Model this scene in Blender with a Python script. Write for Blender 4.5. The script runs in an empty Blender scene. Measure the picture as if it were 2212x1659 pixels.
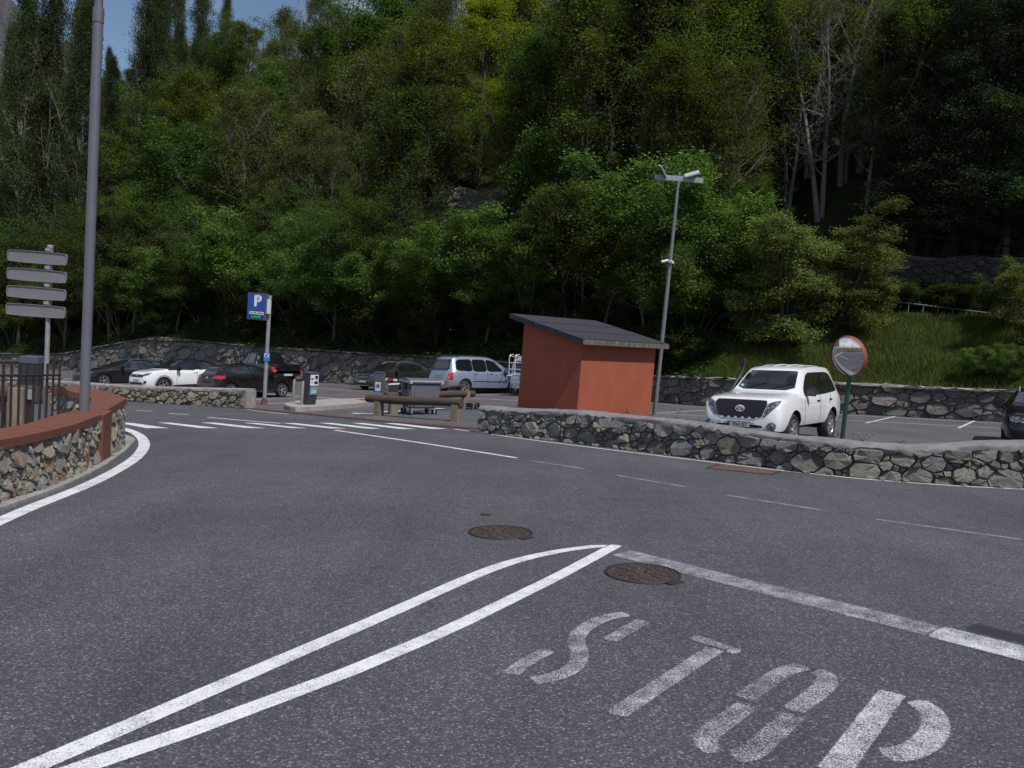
import bpy, bmesh, math, random
import numpy as np
from mathutils import Vector, Matrix
from mathutils.bvhtree import BVHTree

SC = bpy.context.scene
COL = SC.collection
rad = math.radians

# ------------------------------------------------------------------ camera
EYE = 1.85                      # eye height above the road at the photographer's feet
SLX, SLY = 0.055, 0.055         # the whole place falls to the left and away from here
PITCH, ROLL, FOC = rad(4.75), rad(4.6), 1736.0 / 2212.0
VF = Vector((0, math.cos(PITCH), -math.sin(PITCH)))
VR0, VU0 = Vector((1, 0, 0)), Vector((0, math.sin(PITCH), math.cos(PITCH)))
VR = math.cos(ROLL) * VR0 + math.sin(ROLL) * VU0
VU = -math.sin(ROLL) * VR0 + math.cos(ROLL) * VU0
CAM = Vector((0, 0, EYE))
cd = bpy.data.cameras.new('camera')
cd.sensor_width = 36; cd.lens = 36 * FOC; cd.clip_start = 0.1; cd.clip_end = 6000
cam = bpy.data.objects.new('camera', cd); COL.objects.link(cam)
cam.matrix_world = Matrix(((VR.x, VU.x, -VF.x, CAM.x), (VR.y, VU.y, -VF.y, CAM.y),
                           (VR.z, VU.z, -VF.z, CAM.z), (0, 0, 0, 1)))
SC.camera = cam

# ------------------------------------------------------------------ light
SUN_EL = rad(58); SUN_AZ = math.atan2(0.58, -0.81)     # behind the camera and to the right
w = bpy.data.worlds.new('World'); SC.world = w; w.use_nodes = True
nt = w.node_tree; nt.nodes.clear()
sky = nt.nodes.new('ShaderNodeTexSky'); sky.sky_type = 'NISHITA'; sky.sun_disc = False
sky.sun_elevation = SUN_EL; sky.sun_rotation = SUN_AZ; sky.altitude = 900; sky.air_density = 1.0; sky.dust_density = 0.4; sky.ozone_density = 1.0
bg = nt.nodes.new('ShaderNodeBackground'); bg.inputs[1].default_value = 0.092
out = nt.nodes.new('ShaderNodeOutputWorld')
tc = nt.nodes.new('ShaderNodeTexCoord')
mp = nt.nodes.new('ShaderNodeMapping'); mp.inputs['Scale'].default_value = (1.0, 1.0, 2.2)
nz = nt.nodes.new('ShaderNodeTexNoise'); nz.inputs['Scale'].default_value = 2.6; nz.inputs['Detail'].default_value = 7
rp = nt.nodes.new('ShaderNodeValToRGB'); rp.color_ramp.elements[0].position = 0.47; rp.color_ramp.elements[1].position = 0.74
mx = nt.nodes.new('ShaderNodeMix'); mx.data_type = 'RGBA'; mx.inputs['B'].default_value = (8.5, 8.7, 9.6, 1)
nt.links.new(tc.outputs['Generated'], mp.inputs['Vector']); nt.links.new(mp.outputs[0], nz.inputs['Vector'])
nt.links.new(nz.outputs['Fac'], rp.inputs[0]); nt.links.new(rp.outputs[0], mx.inputs['Factor'])
nt.links.new(sky.outputs[0], mx.inputs['A']); nt.links.new(mx.outputs['Result'], bg.inputs[0]); nt.links.new(bg.outputs[0], out.inputs[0])
sd = bpy.data.lights.new('sun', 'SUN'); sd.energy = 4.2; sd.angle = rad(0.53); sd.color = (1.0, 0.96, 0.90)
sun = bpy.data.objects.new('sun', sd); COL.objects.link(sun)
SUNV = Vector((math.cos(SUN_EL) * math.sin(SUN_AZ), math.cos(SUN_EL) * math.cos(SUN_AZ), math.sin(SUN_EL)))
sun.rotation_euler = SUNV.to_track_quat('Z', 'Y').to_euler(); sun.location = SUNV * 60
SC.view_settings.view_transform = 'Standard'; SC.view_settings.look = 'None'
SC.view_settings.exposure = 0.0; SC.view_settings.gamma = 1.0
SC.cycles.max_bounces = 6; SC.cycles.transparent_max_bounces = 6; SC.cycles.diffuse_bounces = 3; SC.cycles.glossy_bounces = 3
SC.cycles.sample_clamp_indirect = 6

# ------------------------------------------------------------------ layout helpers
def gz(x, y): return SLX * x - SLY * y
def ray(px, py):
    return VF + (px - 1106.0) / 1736.0 * VR - (py - 829.5) / 1736.0 * VU
def G(px, py, lift=0.0):
    """where the line of sight through a point of the photograph (2212 wide) meets the sloping ground"""
    d = ray(px, py)
    t = (EYE - lift) / (SLX * d.x - SLY * d.y - d.z)
    return CAM + d * t
def HT(B, py):
    """how tall a vertical on the ground point B must be to reach row py of the photograph"""
    k = (829.5 - py) / 1736.0
    v = B - CAM
    return (k * v.dot(VF) - v.dot(VU)) / (VU.z - k * VF.z)
def AT(px, py, Y):
    d = ray(px, py); return CAM + d * (Y / d.y)
def zoomf(ox, oy, fac):
    return lambda x, y: ((ox + x / fac) / 1.736, (oy + y / fac) / 1.736)
GN = Vector((-SLX, SLY, 1)).normalized()

# ------------------------------------------------------------------ object helpers
def props(o, label=None, cat=None, group=None, kind=None):
    if label: o['label'] = label
    if cat: o['category'] = cat
    if group: o['group'] = group
    if kind: o['kind'] = kind
    return o
def empty(name, loc=(0, 0, 0), rz=0.0, **k):
    o = bpy.data.objects.new(name, None); COL.objects.link(o); o.location = loc; o.rotation_euler = (0, 0, rz)
    o.empty_display_size = 0.2
    return props(o, **k)
def mobj(name, me, mat=None, parent=None, **k):
    o = bpy.data.objects.new(name, me); COL.objects.link(o)
    if mat is not None and not me.materials:
        for m in (mat if isinstance(mat, (list, tuple)) else [mat]): me.materials.append(m)
    if parent is not None: o.parent = parent
    return props(o, **k)
def pymesh(name, v, f, smooth=False):
    me = bpy.data.meshes.new(name); me.from_pydata([tuple(p) for p in v], [], f); me.update()
    if smooth: me.shade_smooth()
    return me
def bmesh_obj(name, bm, mat, parent=None, smooth=None, **k):
    me = bpy.data.meshes.new(name); bm.normal_update(); bm.to_mesh(me); bm.free()
    if smooth is not None:
        me.shade_smooth()
        me.set_sharp_from_angle(angle=rad(smooth))
    return mobj(name, me, mat, parent, **k)
def add_box(bm, c, s, R=None, bev=0.0, mi=0):
    r = bmesh.ops.create_cube(bm, size=1.0)
    vs = r['verts']
    for v in vs: v.co = Vector((v.co.x * s[0], v.co.y * s[1], v.co.z * s[2]))
    if bev > 0:
        es = list({e for v in vs for e in v.link_edges})
        rb = bmesh.ops.bevel(bm, geom=es, offset=bev, segments=2, affect='EDGES', clamp_overlap=True)
        vs = list({v for v in rb['verts']} | {v for v in vs if v.is_valid})
    for v in vs:
        co = v.co if R is None else R @ v.co
        v.co = co + Vector(c)
    for f in {f for v in vs for f in v.link_faces}: f.material_index = mi
    return vs
def add_tube(bm, pts, radii, seg=10, cap=True, mi=0):
    """a tube through points with a radius at each"""
    pts = [Vector(p) for p in pts]
    if not isinstance(radii, (list, tuple)): radii = [radii] * len(pts)
    rings = []; n0 = None
    for i, p in enumerate(pts):
        a = pts[max(i - 1, 0)]; b = pts[min(i + 1, len(pts) - 1)]
        t = (b - a).normalized()
        if n0 is None:
            n0 = t.orthogonal().normalized()
        else:
            n0 = (n0 - t * n0.dot(t)).normalized()
        bt = t.cross(n0)
        rings.append([bm.verts.new(p + radii[i] * (math.cos(2 * math.pi * k / seg) * n0 + math.sin(2 * math.pi * k / seg) * bt)) for k in range(seg)])
    fs = []
    for i in range(len(rings) - 1):
        for k in range(seg):
            fs.append(bm.faces.new((rings[i][k], rings[i][(k + 1) % seg], rings[i + 1][(k + 1) % seg], rings[i + 1][k])))
    if cap:
        fs.append(bm.faces.new(list(reversed(rings[0])))); fs.append(bm.faces.new(rings[-1]))
    for f in fs: f.material_index = mi
    return rings
def add_lathe(bm, prof, seg=24, axis='Z', M=None, mi=0):
    """revolve (radius, height) pairs about an axis"""
    rings = []
    for r, h in prof:
        ring = []
        for k in range(seg):
            a = 2 * math.pi * k / seg
            p = Vector((r * math.cos(a), r * math.sin(a), h))
            if axis == 'Y': p = Vector((p.x, p.z, p.y))
            if axis == 'X': p = Vector((p.z, p.x, p.y))
            ring.append(bm.verts.new(M @ p if M else p))
        rings.append(ring)
    for i in range(len(rings) - 1):
        for k in range(seg):
            f = bm.faces.new((rings[i][k], rings[i][(k + 1) % seg], rings[i + 1][(k + 1) % seg], rings[i + 1][k])); f.material_index = mi
    return rings
def add_prism(bm, poly, z0, z1, mi=0):
    """poly: list of (x, y); z0, z1 numbers or functions of (x, y)"""
    f0 = z0 if callable(z0) else (lambda x, y: z0)
    f1 = z1 if callable(z1) else (lambda x, y: z1)
    lo = [bm.verts.new((p[0], p[1], f0(p[0], p[1]))) for p in poly]; hi = [bm.verts.new((p[0], p[1], f1(p[0], p[1]))) for p in poly]
    n = len(poly); fs = [bm.faces.new(hi), bm.faces.new(list(reversed(lo)))]
    for i in range(n): fs.append(bm.faces.new((lo[i], lo[(i + 1) % n], hi[(i + 1) % n], hi[i])))
    for f in fs: f.material_index = mi
    return fs
def text_mesh(txt, size, extrude=0.0):
    c = bpy.data.curves.new('t', 'FONT'); c.body = txt; c.size = size; c.extrude = extrude; c.align_x = 'CENTER'; c.align_y = 'CENTER'
    o = bpy.data.objects.new('t', c); COL.objects.link(o)
    bpy.context.view_layer.update()
    me = bpy.data.meshes.new_from_object(o.evaluated_get(bpy.context.evaluated_depsgraph_get()))
    bpy.data.objects.remove(o); bpy.data.curves.remove(c); me.materials.clear()
    return me
def frame_matrix(o, x, y, z):
    return Matrix(((x.x, y.x, z.x, o.x), (x.y, y.y, z.y, o.y), (x.z, y.z, z.z, o.z), (0, 0, 0, 1)))
def ground_matrix(p, heading):
    """matrix standing on the slope at p with +X along the heading"""
    x = Vector((heading[0], heading[1], 0)); x = (x - GN * x.dot(GN)).normalized()
    y = GN.cross(x)
    return frame_matrix(Vector((p[0], p[1], gz(p[0], p[1]))), x, y, GN)
def pchip(keys):
    xs = np.array([k[0] for k in keys], float); ys = np.array([k[1] for k in keys], float)
    h = np.diff(xs); d = np.diff(ys) / h; m = np.zeros(len(xs))
    for i in range(1, len(xs) - 1):
        if d[i - 1] * d[i] > 0:
            w1, w2 = 2 * h[i] + h[i - 1], h[i] + 2 * h[i - 1]; m[i] = (w1 + w2) / (w1 / d[i - 1] + w2 / d[i])
    m[0], m[-1] = d[0], d[-1]
    def f(x):
        x = min(max(x, xs[0]), xs[-1]); i = min(max(int(np.searchsorted(xs, x) - 1), 0), len(xs) - 2)
        t = (x - xs[i]) / h[i]
        return float((2*t**3-3*t**2+1)*ys[i] + (t**3-2*t**2+t)*h[i]*m[i] + (-2*t**3+3*t**2)*ys[i+1] + (t**3-t**2)*h[i]*m[i+1])
    return f
def lin(keys):
    xs = [k[0] for k in keys]; ys = [k[1] for k in keys]
    return lambda x: float(np.interp(x, xs, ys))
def chaikin(poly, n=1, closed=True, q=0.25):
    for _ in range(n):
        o = []; m = len(poly)
        for i in range(m if closed else m - 1):
            a, b = poly[i], poly[(i + 1) % m]
            o.append(tuple(a[k] * (1 - q) + b[k] * q for k in range(len(a)))); o.append(tuple(a[k] * q + b[k] * (1 - q) for k in range(len(a))))
        if not closed: o = [poly[0]] + o[1:-1] + [poly[-1]]
        poly = o
    return poly

# ------------------------------------------------------------------ materials
class N:
    """small node builder"""
    def __init__(s, name):
        s.m = bpy.data.materials.new(name); s.m.use_nodes = True; s.t = s.m.node_tree; s.t.nodes.clear()
        s.out = s.n('ShaderNodeOutputMaterial')
    def n(s, typ, **k):
        x = s.t.nodes.new(typ)
        for a, b in k.items(): setattr(x, a, b)
        return x
    def L(s, a, b): s.t.links.new(a, b)
    def pos(s): return s.n('ShaderNodeNewGeometry').outputs['Position']
    def obj(s): return s.n('ShaderNodeTexCoord').outputs['Object']
    def noise(s, vec, scale, detail=4, rough=0.55, dist=0.0):
        x = s.n('ShaderNodeTexNoise'); x.inputs['Scale'].default_value = scale; x.inputs['Detail'].default_value = detail
        x.inputs['Roughness'].default_value = rough; x.inputs['Distortion'].default_value = dist; s.L(vec, x.inputs['Vector']); return x.outputs['Fac']
    def voro(s, vec, scale, out='Color', feature='F1'):
        x = s.n('ShaderNodeTexVoronoi', feature=feature); x.inputs['Scale'].default_value = scale; s.L(vec, x.inputs['Vector']); return x.outputs[out]
    def ramp(s, fac, stops):
        x = s.n('ShaderNodeValToRGB'); e = x.color_ramp.elements
        while len(e) < len(stops): e.new(0.5)
        for i, (p, c) in enumerate(stops):
            e[i].position = p; e[i].color = (c, c, c, 1) if isinstance(c, (int, float)) else (*c, 1)
        s.L(fac, x.inputs[0]); return x.outputs[0]
    def mix(s, fac, a, b, mode='MIX'):
        x = s.n('ShaderNodeMix'); x.data_type = 'RGBA'; x.blend_type = mode
        for i, v in (('Factor', fac), ('A', a), ('B', b)):
            if hasattr(v, 'links') or hasattr(v, 'is_linked'): s.L(v, x.inputs[i] if i != 'Factor' else x.inputs[0])
            elif i == 'Factor': x.inputs[0].default_value = v
            else: x.inputs[i].default_value = (v, v, v, 1) if isinstance(v, (int, float)) else (*v, 1)
        return x.outputs['Result']
    def math(s, op, a, b=None, clamp=False):
        x = s.n('ShaderNodeMath', operation=op); x.use_clamp = clamp
        for i, v in enumerate((a, b)):
            if v is None: continue
            if hasattr(v, 'is_linked'): s.L(v, x.inputs[i])
            else: x.inputs[i].default_value = v
        return x.outputs[0]
    def sep(s, vec):
        x = s.n('ShaderNodeSeparateXYZ'); s.L(vec, x.inputs[0]); return x.outputs
    def mapped(s, vec, scale=(1, 1, 1), rot=(0, 0, 0)):
        x = s.n('ShaderNodeMapping'); x.inputs['Scale'].default_value = scale; x.inputs['Rotation'].default_value = rot; s.L(vec, x.inputs[0]); return x.outputs[0]
    def bump(s, h, strength=0.3, dist=0.02):
        x = s.n('ShaderNodeBump'); x.inputs['Strength'].default_value = strength; x.inputs['Distance'].default_value = dist; s.L(h, x.inputs['Height']); return x.outputs[0]
    def bsdf(s, col, rough=0.6, metal=0.0, normal=None, **k):
        x = s.n('ShaderNodeBsdfPrincipled')
        for nm, v in (('Base Color', col), ('Roughness', rough), ('Metallic', metal)):
            if hasattr(v, 'is_linked'): s.L(v, x.inputs[nm])
            elif nm == 'Base Color': x.inputs[nm].default_value = (*v, 1)
            else: x.inputs[nm].default_value = v
        for nm, v in k.items():
            nm = nm.replace('_', ' ')
            x.inputs[nm].default_value = v
        if normal is not None: s.L(normal, x.inputs['Normal'])
        s.L(x.outputs[0], s.out.inputs[0]); return x
def plain(name, col, rough=0.5, metal=0.0, var=0.0, scale=8.0, bump=0.0, **k):
    """a material of one colour with wear: soft mottling and a little relief"""
    b = N(name); p = b.obj(); c = col; nrm = None
    if var > 0:
        f = b.noise(p, scale, 5); lo = tuple(x * (1 - var) for x in col); hi = tuple(min(1, x * (1 + var)) for x in col)
        c = b.ramp(f, [(0.3, lo), (0.7, hi)])
    if bump > 0: nrm = b.bump(b.noise(p, scale * 6, 4), bump, 0.01)
    b.bsdf(c, rough, metal, nrm, **k); return b.m

def asphalt_nodes(b, tint=(1, 1, 1), lift=1.0):
    p = b.pos()
    cells = b.voro(p, 95.0); cs = b.sep(cells)[0]
    agg = b.ramp(cs, [(0.0, 0.026), (0.55, 0.060), (0.80, 0.090), (0.93, 0.155), (1.0, 0.29)])
    fine = b.noise(p, 160.0, 3)
    agg = b.mix(0.35, agg, b.ramp(fine, [(0.3, 0.030), (0.7, 0.105)]))
    big = b.ramp(b.noise(p, 0.35, 5, 0.6), [(0.3, 0.80), (0.7, 1.14)])
    mid = b.ramp(b.noise(p, 3.0, 5, 0.6), [(0.25, 0.88), (0.75, 1.09)])
    lane = b.ramp(b.noise(b.mapped(p, (0.9, 0.10, 1.0), (0, 0, 0.78)), 1.3, 4, 0.6), [(0.3, 0.86), (0.7, 1.10)]); mid = b.mix(1.0, mid, lane, 'MULTIPLY')
    col = b.mix(1.0, agg, big, 'MULTIPLY'); col = b.mix(1.0, col, mid, 'MULTIPLY')
    col = b.mix(1.0, col, tuple(t * lift for t in tint), 'MULTIPLY')
    hgt = b.math('ADD', b.math('MULTIPLY', cs, 0.6), b.math('MULTIPLY', fine, 0.5))
    return col, hgt
def asphalt(name, tint, lift):
    b = N(name); col, h = asphalt_nodes(b, tint, lift); b.bsdf(col, 0.78, 0, b.bump(h, 0.35, 0.006), Specular_IOR_Level=0.35); return b.m
ROADTINT = (0.985, 0.97, 1.15)
M_road = asphalt('road_asphalt', ROADTINT, 1.14)
M_lot = asphalt('parking_asphalt', (1.02, 0.97, 1.06), 1.42)
def paint(name, col, wear, tint=ROADTINT, lift=1.14, soft=3.2):
    """worn road paint: bare asphalt shows through, most of all near the edges"""
    b = N(name); a, h = asphalt_nodes(b, tint, lift); p = b.pos()
    at = b.n('ShaderNodeAttribute'); at.attribute_name = 'edge'
    e = at.outputs['Fac']
    n1 = b.noise(p, 120.0, 4, 0.75); n2 = b.noise(p, 5.0, 4, 0.6); n3 = b.voro(p, 92.0, 'Distance')
    s = b.math('ADD', b.math('MULTIPLY', n1, 1.15), b.math('MULTIPLY', n2, 0.50))
    s = b.math('SUBTRACT', s, b.math('MULTIPLY', n3, 0.25))
    s = b.math('ADD', s, b.math('MULTIPLY', b.math('MINIMUM', b.math('MULTIPLY', e, soft), 1.0), 0.55))
    s = b.math('MULTIPLY', s, 0.6)
    cov = b.ramp(s, [(min(0.98, wear), 0.0), (min(0.99, wear + 0.17), 1.0)])
    dirt = b.ramp(b.noise(p, 14.0, 5), [(0.3, tuple(c * 0.82 for c in col)), (0.75, col)])
    b.bsdf(b.mix(cov, a, dirt), 0.62, 0, b.bump(h, 0.2, 0.004)); return b.m
M_white = paint('road_paint_fresh', (0.78, 0.79, 0.84), 0.59, soft=3.6)
M_worn = paint('road_paint_worn', (0.66, 0.67, 0.72), 0.715, soft=1.9)
M_faint = paint('road_paint_faint', (0.62, 0.62, 0.66), 0.735)
M_dim = paint('road_paint_thin_line', (0.64, 0.63, 0.58), 0.57, soft=3.0)
M_lotline = paint('parking_paint', (0.66, 0.66, 0.66), 0.50, (1.02, 0.97, 1.06), 1.42)
M_blue = paint('parking_paint_blue', (0.10, 0.34, 0.46), 0.70, (1.02, 0.97, 1.06), 1.42)
M_concrete = plain('weathered_concrete', (0.25, 0.235, 0.225), 0.9, 0, 0.3, 5.0, 0.5)
M_capstone = plain('cement_coping', (0.185, 0.175, 0.182), 0.92, 0, 0.28, 4.0, 0.6)
M_kerb = plain('pale_concrete_kerb', (0.30, 0.275, 0.265), 0.88, 0, 0.22, 4.0, 0.4)
M_steel = plain('galvanised_steel', (0.30, 0.31, 0.33), 0.5, 0.35, 0.15, 6.0)
M_greypaint = plain('grey_lacquered_steel', (0.125, 0.13, 0.155), 0.45, 0.1, 0.10, 3.0)
M_black = plain('black_plastic', (0.012, 0.012, 0.014), 0.45)
M_rubber = plain('tyre_rubber', (0.016, 0.016, 0.017), 0.8, 0, 0.3, 20.0)
M_dkmetal = plain('dark_cast_iron', (0.035, 0.03, 0.032), 0.65, 0.2, 0.3, 30.0)

# ------------------------------------------------------------------ ground
def flat(name, poly, lift, mat, parent=None, edge=True, **k):
    """a sheet on the sloping ground from an outline of (x, y)"""
    bm = bmesh.new()
    vs = [bm.verts.new((p[0], p[1], gz(p[0], p[1]) + lift)) for p in poly]
    f = bm.faces.new(vs)
    if f.normal.z < 0 or (bm.normal_update() or f.normal.z < 0): f.normal_flip()
    o = bmesh_obj(name, bm, mat, parent, **k)
    return o
ground = flat('ground', [(-420, -160), (420, -160), (420, 420), (-420, 420)], 0.0, M_lot, kind='structure')
ZW = zoomf(1700, 1480, 1.843); ZR = zoomf(3000, 1000, 1.929); ZL = zoomf(0, 1400, 2.861); ZQ = zoomf(460, 1500, 1.4364); ZS = zoomf(1800, 2200, 1.0843)
Z3 = zoomf(1000, 1050, 2.304); Z2 = zoomf(200, 1200, 2.304); ZB = zoomf(2500, 1650, 1.6507); ZF = zoomf(1600, 1850, 2.0109); ZM = zoomf(950, 1280, 5.927)
Z6 = zoomf(1290, 1300, 3.1155); ZP = zoomf(900, 1080, 11.85); ZN = zoomf(0, 900, 1.536); ZV = zoomf(0, 1300, 5.185); ZH = zoomf(1850, 1100, 3.072)
WALL_BASE = [(1032, 934.5), (1100, 942), (1167, 949.4), (1260, 960), (1354.6, 971.4), (1479.6, 987), (1604.6, 1003), (1671, 1010.5), (1728, 1020), (1847, 1031), (1967, 1041), (2086, 1049), (2212, 1055)]
wb = [G(*p) for p in WALL_BASE]
wb.append(wb[-1] + (wb[-1] - wb[-2]).normalized() * 7 + Vector((0, -0.6, 0)))
DRAIN = [ZQ(470, 31), ZQ(600, 42), ZQ(1000, 78), ZQ(1400, 117), ZQ(1885, 156)]
dr = [G(*p) for p in DRAIN]
MID = [(-60, 841), (20, 849), (140, 858), (275, 867.5), (415, 876), (490, 880)]
mw = [G(*p) for p in MID]
far_left = mw[0] + (mw[0] - mw[1]).normalized() * 60
road_poly = [(-60, -30), (60, -30), (60, 8)] + [(p.x, p.y) for p in reversed(wb)] + [(p.x, p.y) for p in reversed(dr)] + [(p.x, p.y) for p in reversed(mw)] + [(far_left.x, far_left.y), (-120, 20)]
road = flat('road', road_poly, 0.006, M_road, kind='structure')
def ribbon(name, pts, width, mat, parent, lift=0.0070, taper=None):
    """a painted line: four vertices across so that the paint can wear from its edges"""
    P = [Vector((p[0], p[1], 0)) for p in pts]
    d = [0.0]
    for a, b in zip(P, P[1:]): d.append(d[-1] + (b - a).length)
    n = max(2, int(d[-1] / (0.05 if d[-1] < 4 else 0.2))); Q = []
    for i in range(n + 1):
        s = d[-1] * i / n; j = min(max(int(np.searchsorted(d, s)) - 1, 0), len(P) - 2)
        Q.append(P[j].lerp(P[j + 1], (s - d[j]) / max(d[j + 1] - d[j], 1e-6)))
    v, f, e = [], [], []
    for i, q in enumerate(Q):
        t = (Q[min(i + 1, n)] - Q[max(i - 1, 0)]).normalized(); nn = Vector((-t.y, t.x, 0))
        wd = width if taper is None else width * taper(i / n)
        for o, ee in ((-0.5, 0.0), (-0.34, 0.7), (0.0, 1.0), (0.34, 0.7), (0.5, 0.0)):
            c = q + nn * wd * o
            v.append((c.x, c.y, gz(c.x, c.y) + lift)); e.append(ee * min(1.0, 0.15 + min(i, n - i) * d[-1] / n / 0.045))
        if i:
            a = (i - 1) * 5; b = i * 5
            for k in range(4): f.append((a + k + 1, a + k, b + k, b + k + 1))
    me = pymesh(name, v, f)
    if me.polygons[0].normal.z < 0: me.flip_normals()
    at = me.attributes.new('edge', 'FLOAT', 'POINT'); at.data.foreach_set('value', e)
    return mobj(name, me, mat, parent)
def paint_quad(name, px, mat, parent, lift=0.0070):
    c = [G(*p) for p in px]
    cen = sum(c, Vector()) / 4
    v = []; e = []
    for p in c: v.append(p); e.append(0.35)
    for p in c: v.append(p.lerp(cen, 0.16)); e.append(1.0)
    v = [(p.x, p.y, gz(p.x, p.y) + lift) for p in v]
    me = pymesh(name, v, [(0, 1, 5, 4), (1, 2, 6, 5), (2, 3, 7, 6), (3, 0, 4, 7), (4, 5, 6, 7)])
    if me.polygons[0].normal.z < 0: me.flip_normals()
    at = me.attributes.new('edge', 'FLOAT', 'POINT'); at.data.foreach_set('value', e)
    return mobj(name, me, mat, parent)
GP = lambda pts: [G(*p) for p in pts]
# zebra crossing
for q in ([(-60, 118), (60, 126), (250, 153), (130, 153)], [(185, 122), (265, 124), (520, 153), (415, 152)], [(420, 122), (495, 123), (765, 153), (665, 152)],
          [(648, 124), (720, 125), (995, 154), (905, 152)], [(858, 125), (930, 126), (1205, 155), (1115, 154)], [(1055, 124), (1125, 125), (1397, 156), (1310, 155)],
          [(1235, 125), (1300, 126), (1580, 158), (1490, 157)], [(1408, 126), (1470, 126), (1750, 157), (1665, 157)]):
    paint_quad('crosswalk_stripe', [ZQ(*p) for p in q], M_white, road)
# lines along the through road
ribbon('centre_line', GP([ZQ(455, 94), ZQ(640, 110), ZQ(850, 127)]), 0.11, M_white, road, 0.0067)
ribbon('centre_line', GP([ZQ(1140, 163), ZQ(1600, 231), ZQ(2128, 314)]), 0.12, M_white, road, 0.0067)
for a, b in (((68, 57), (163, 62)), ((247, 73), (357, 79))):
    ribbon('centre_dash', GP([ZQ(*a), ZQ(*b)]), 0.12, M_dim, road)
for a, b in (((1145, 995), (1265, 1014)), ((1330, 1027), (1485, 1053)), ((1567, 1070), (1778, 1103)), ((1890, 1122), (2212, 1167))):
    ribbon('centre_dash', GP([a, b]), 0.075, M_worn, road)
ribbon('edge_line', GP([(979, 927)] + [ZW(600, 322), ZW(1200, 397), ZW(1800, 470), ZW(2212, 520)] + [ZR(400, 1533), ZR(800, 1565), ZR(1200, 1592), ZR(1620, 1612), ZR(2100, 1630)]), 0.10, M_dim, road)
ribbon('edge_line', GP([Z2(500, 695), Z2(640, 704), Z2(1200, 738), Z2(1500, 752), Z2(1810, 792), Z2(2040, 816)]), 0.09, M_dim, road)
ribbon('kerb_line', GP([ZL(*p) for p in chaikin([(1310, 590), (1420, 625), (1500, 670), (1545, 725), (1550, 790), (1490, 880), (1400, 955), (1200, 1075), (900, 1222), (600, 1338), (300, 1455), (0, 1590), (-250, 1700)], 2, False)]), 0.225, M_white, road)
# give-way tip and stop line
ribbon('divider_line', GP(chaikin([(1322, 1180), (1290, 1180), (1200, 1192), (1100, 1215), (1000, 1254), (850, 1323), (600, 1430), (300, 1560), (40, 1672), (-150, 1750)], 2, False)), 0.15, M_white, road, taper=lambda t: min(1, 0.75 + t))
ribbon('divider_line', GP([(1332, 1178), (1280, 1206), (1200, 1249), (1000, 1347), (922, 1382), (749, 1455), (400, 1585), (230, 1642), (0, 1722)]), 0.145, M_white, road, 0.0074)
ribbon('stop_line', GP([(1338, 1194), (2035, 1369)]), 0.37, M_worn, road, 0.0067)
ribbon('stop_line', GP([(2015, 1364), (2212, 1413.5), (2420, 1466)]), 0.38, paint('road_paint_stop_line', (0.72, 0.73, 0.78), 0.665, soft=2.6), road, 0.0073)
# STOP on the road, letter by letter
def letter(name, strokes, mat):
    parts = []
    for wd, pts in strokes:
        P = [ZS(*p) for p in pts]
        if len(P) > 2: P = chaikin(P, 2, False)
        parts.append(ribbon(name, GP(P), wd, mat, None))
    bm = bmesh.new()
    for o in parts: bm.from_mesh(o.data)
    me = bpy.data.meshes.new(name); bm.to_mesh(me); bm.free()
    for o in parts: m0 = o.data; bpy.data.objects.remove(o); bpy.data.meshes.remove(m0)
    return mobj(name, me, mat, road)
letter('stop_letter', [(0.135, [(520, 225), (600, 178), (668, 138)]), (0.145, [(605, 112), (500, 128), (410, 178), (385, 225), (410, 270), (395, 325), (320, 368), (205, 388)]), (0.135, [(120, 362), (190, 305), (285, 258)])], M_worn)
letter('stop_letter', [(0.15, [(540, 530), (760, 385), (965, 250)]), (0.13, [(855, 203), (1065, 275)])], M_worn)
letter('stop_letter', [(0.15, [(1330, 325), (1245, 342), (1160, 395), (1065, 462)]), (0.155, [(1095, 482), (1000, 548), (910, 612), (925, 660), (985, 672)]), (0.155, [(1350, 342), (1425, 368), (1390, 425), (1262, 512)]), (0.16, [(1282, 520), (1170, 620), (1090, 695), (1005, 688)])], M_worn)
letter('stop_letter', [(0.175, [(1680, 430), (1560, 590), (1430, 765)]), (0.17, [(1755, 462), (1830, 500), (1860, 570), (1820, 640), (1730, 685), (1625, 690)])], paint('road_paint_half_worn', (0.72, 0.73, 0.78), 0.682, soft=1.9))

M_crack = plain('asphalt_crack', (0.012, 0.012, 0.013), 0.95)
for a, b, n_ in (((1450, 978), (1535, 1003), 9), ((1690, 1020), (1760, 1016), 7), ((1720, 1040), (1660, 1028), 5), ((2180, 1270), (1950, 1232), 16), ((620, 965), (840, 985), 18), ((1490, 1243), (1760, 1300), 16)):
    rc = random.Random(n_ + int(a[0])); ribbon('crack', GP([(a[0] + (b[0] - a[0]) * i / n_ + rc.gauss(0, 1.5), a[1] + (b[1] - a[1]) * i / n_ + rc.gauss(0, 1.6)) for i in range(n_ + 1)]), 0.009, M_crack, road, 0.0066)
ribbon('oil_stain', GP([(2085, 1352), (2160, 1372), (2260, 1392)]), 0.30, paint('oil_stain', (0.030, 0.029, 0.034), 0.52, soft=1.2), road, 0.0064)
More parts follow.
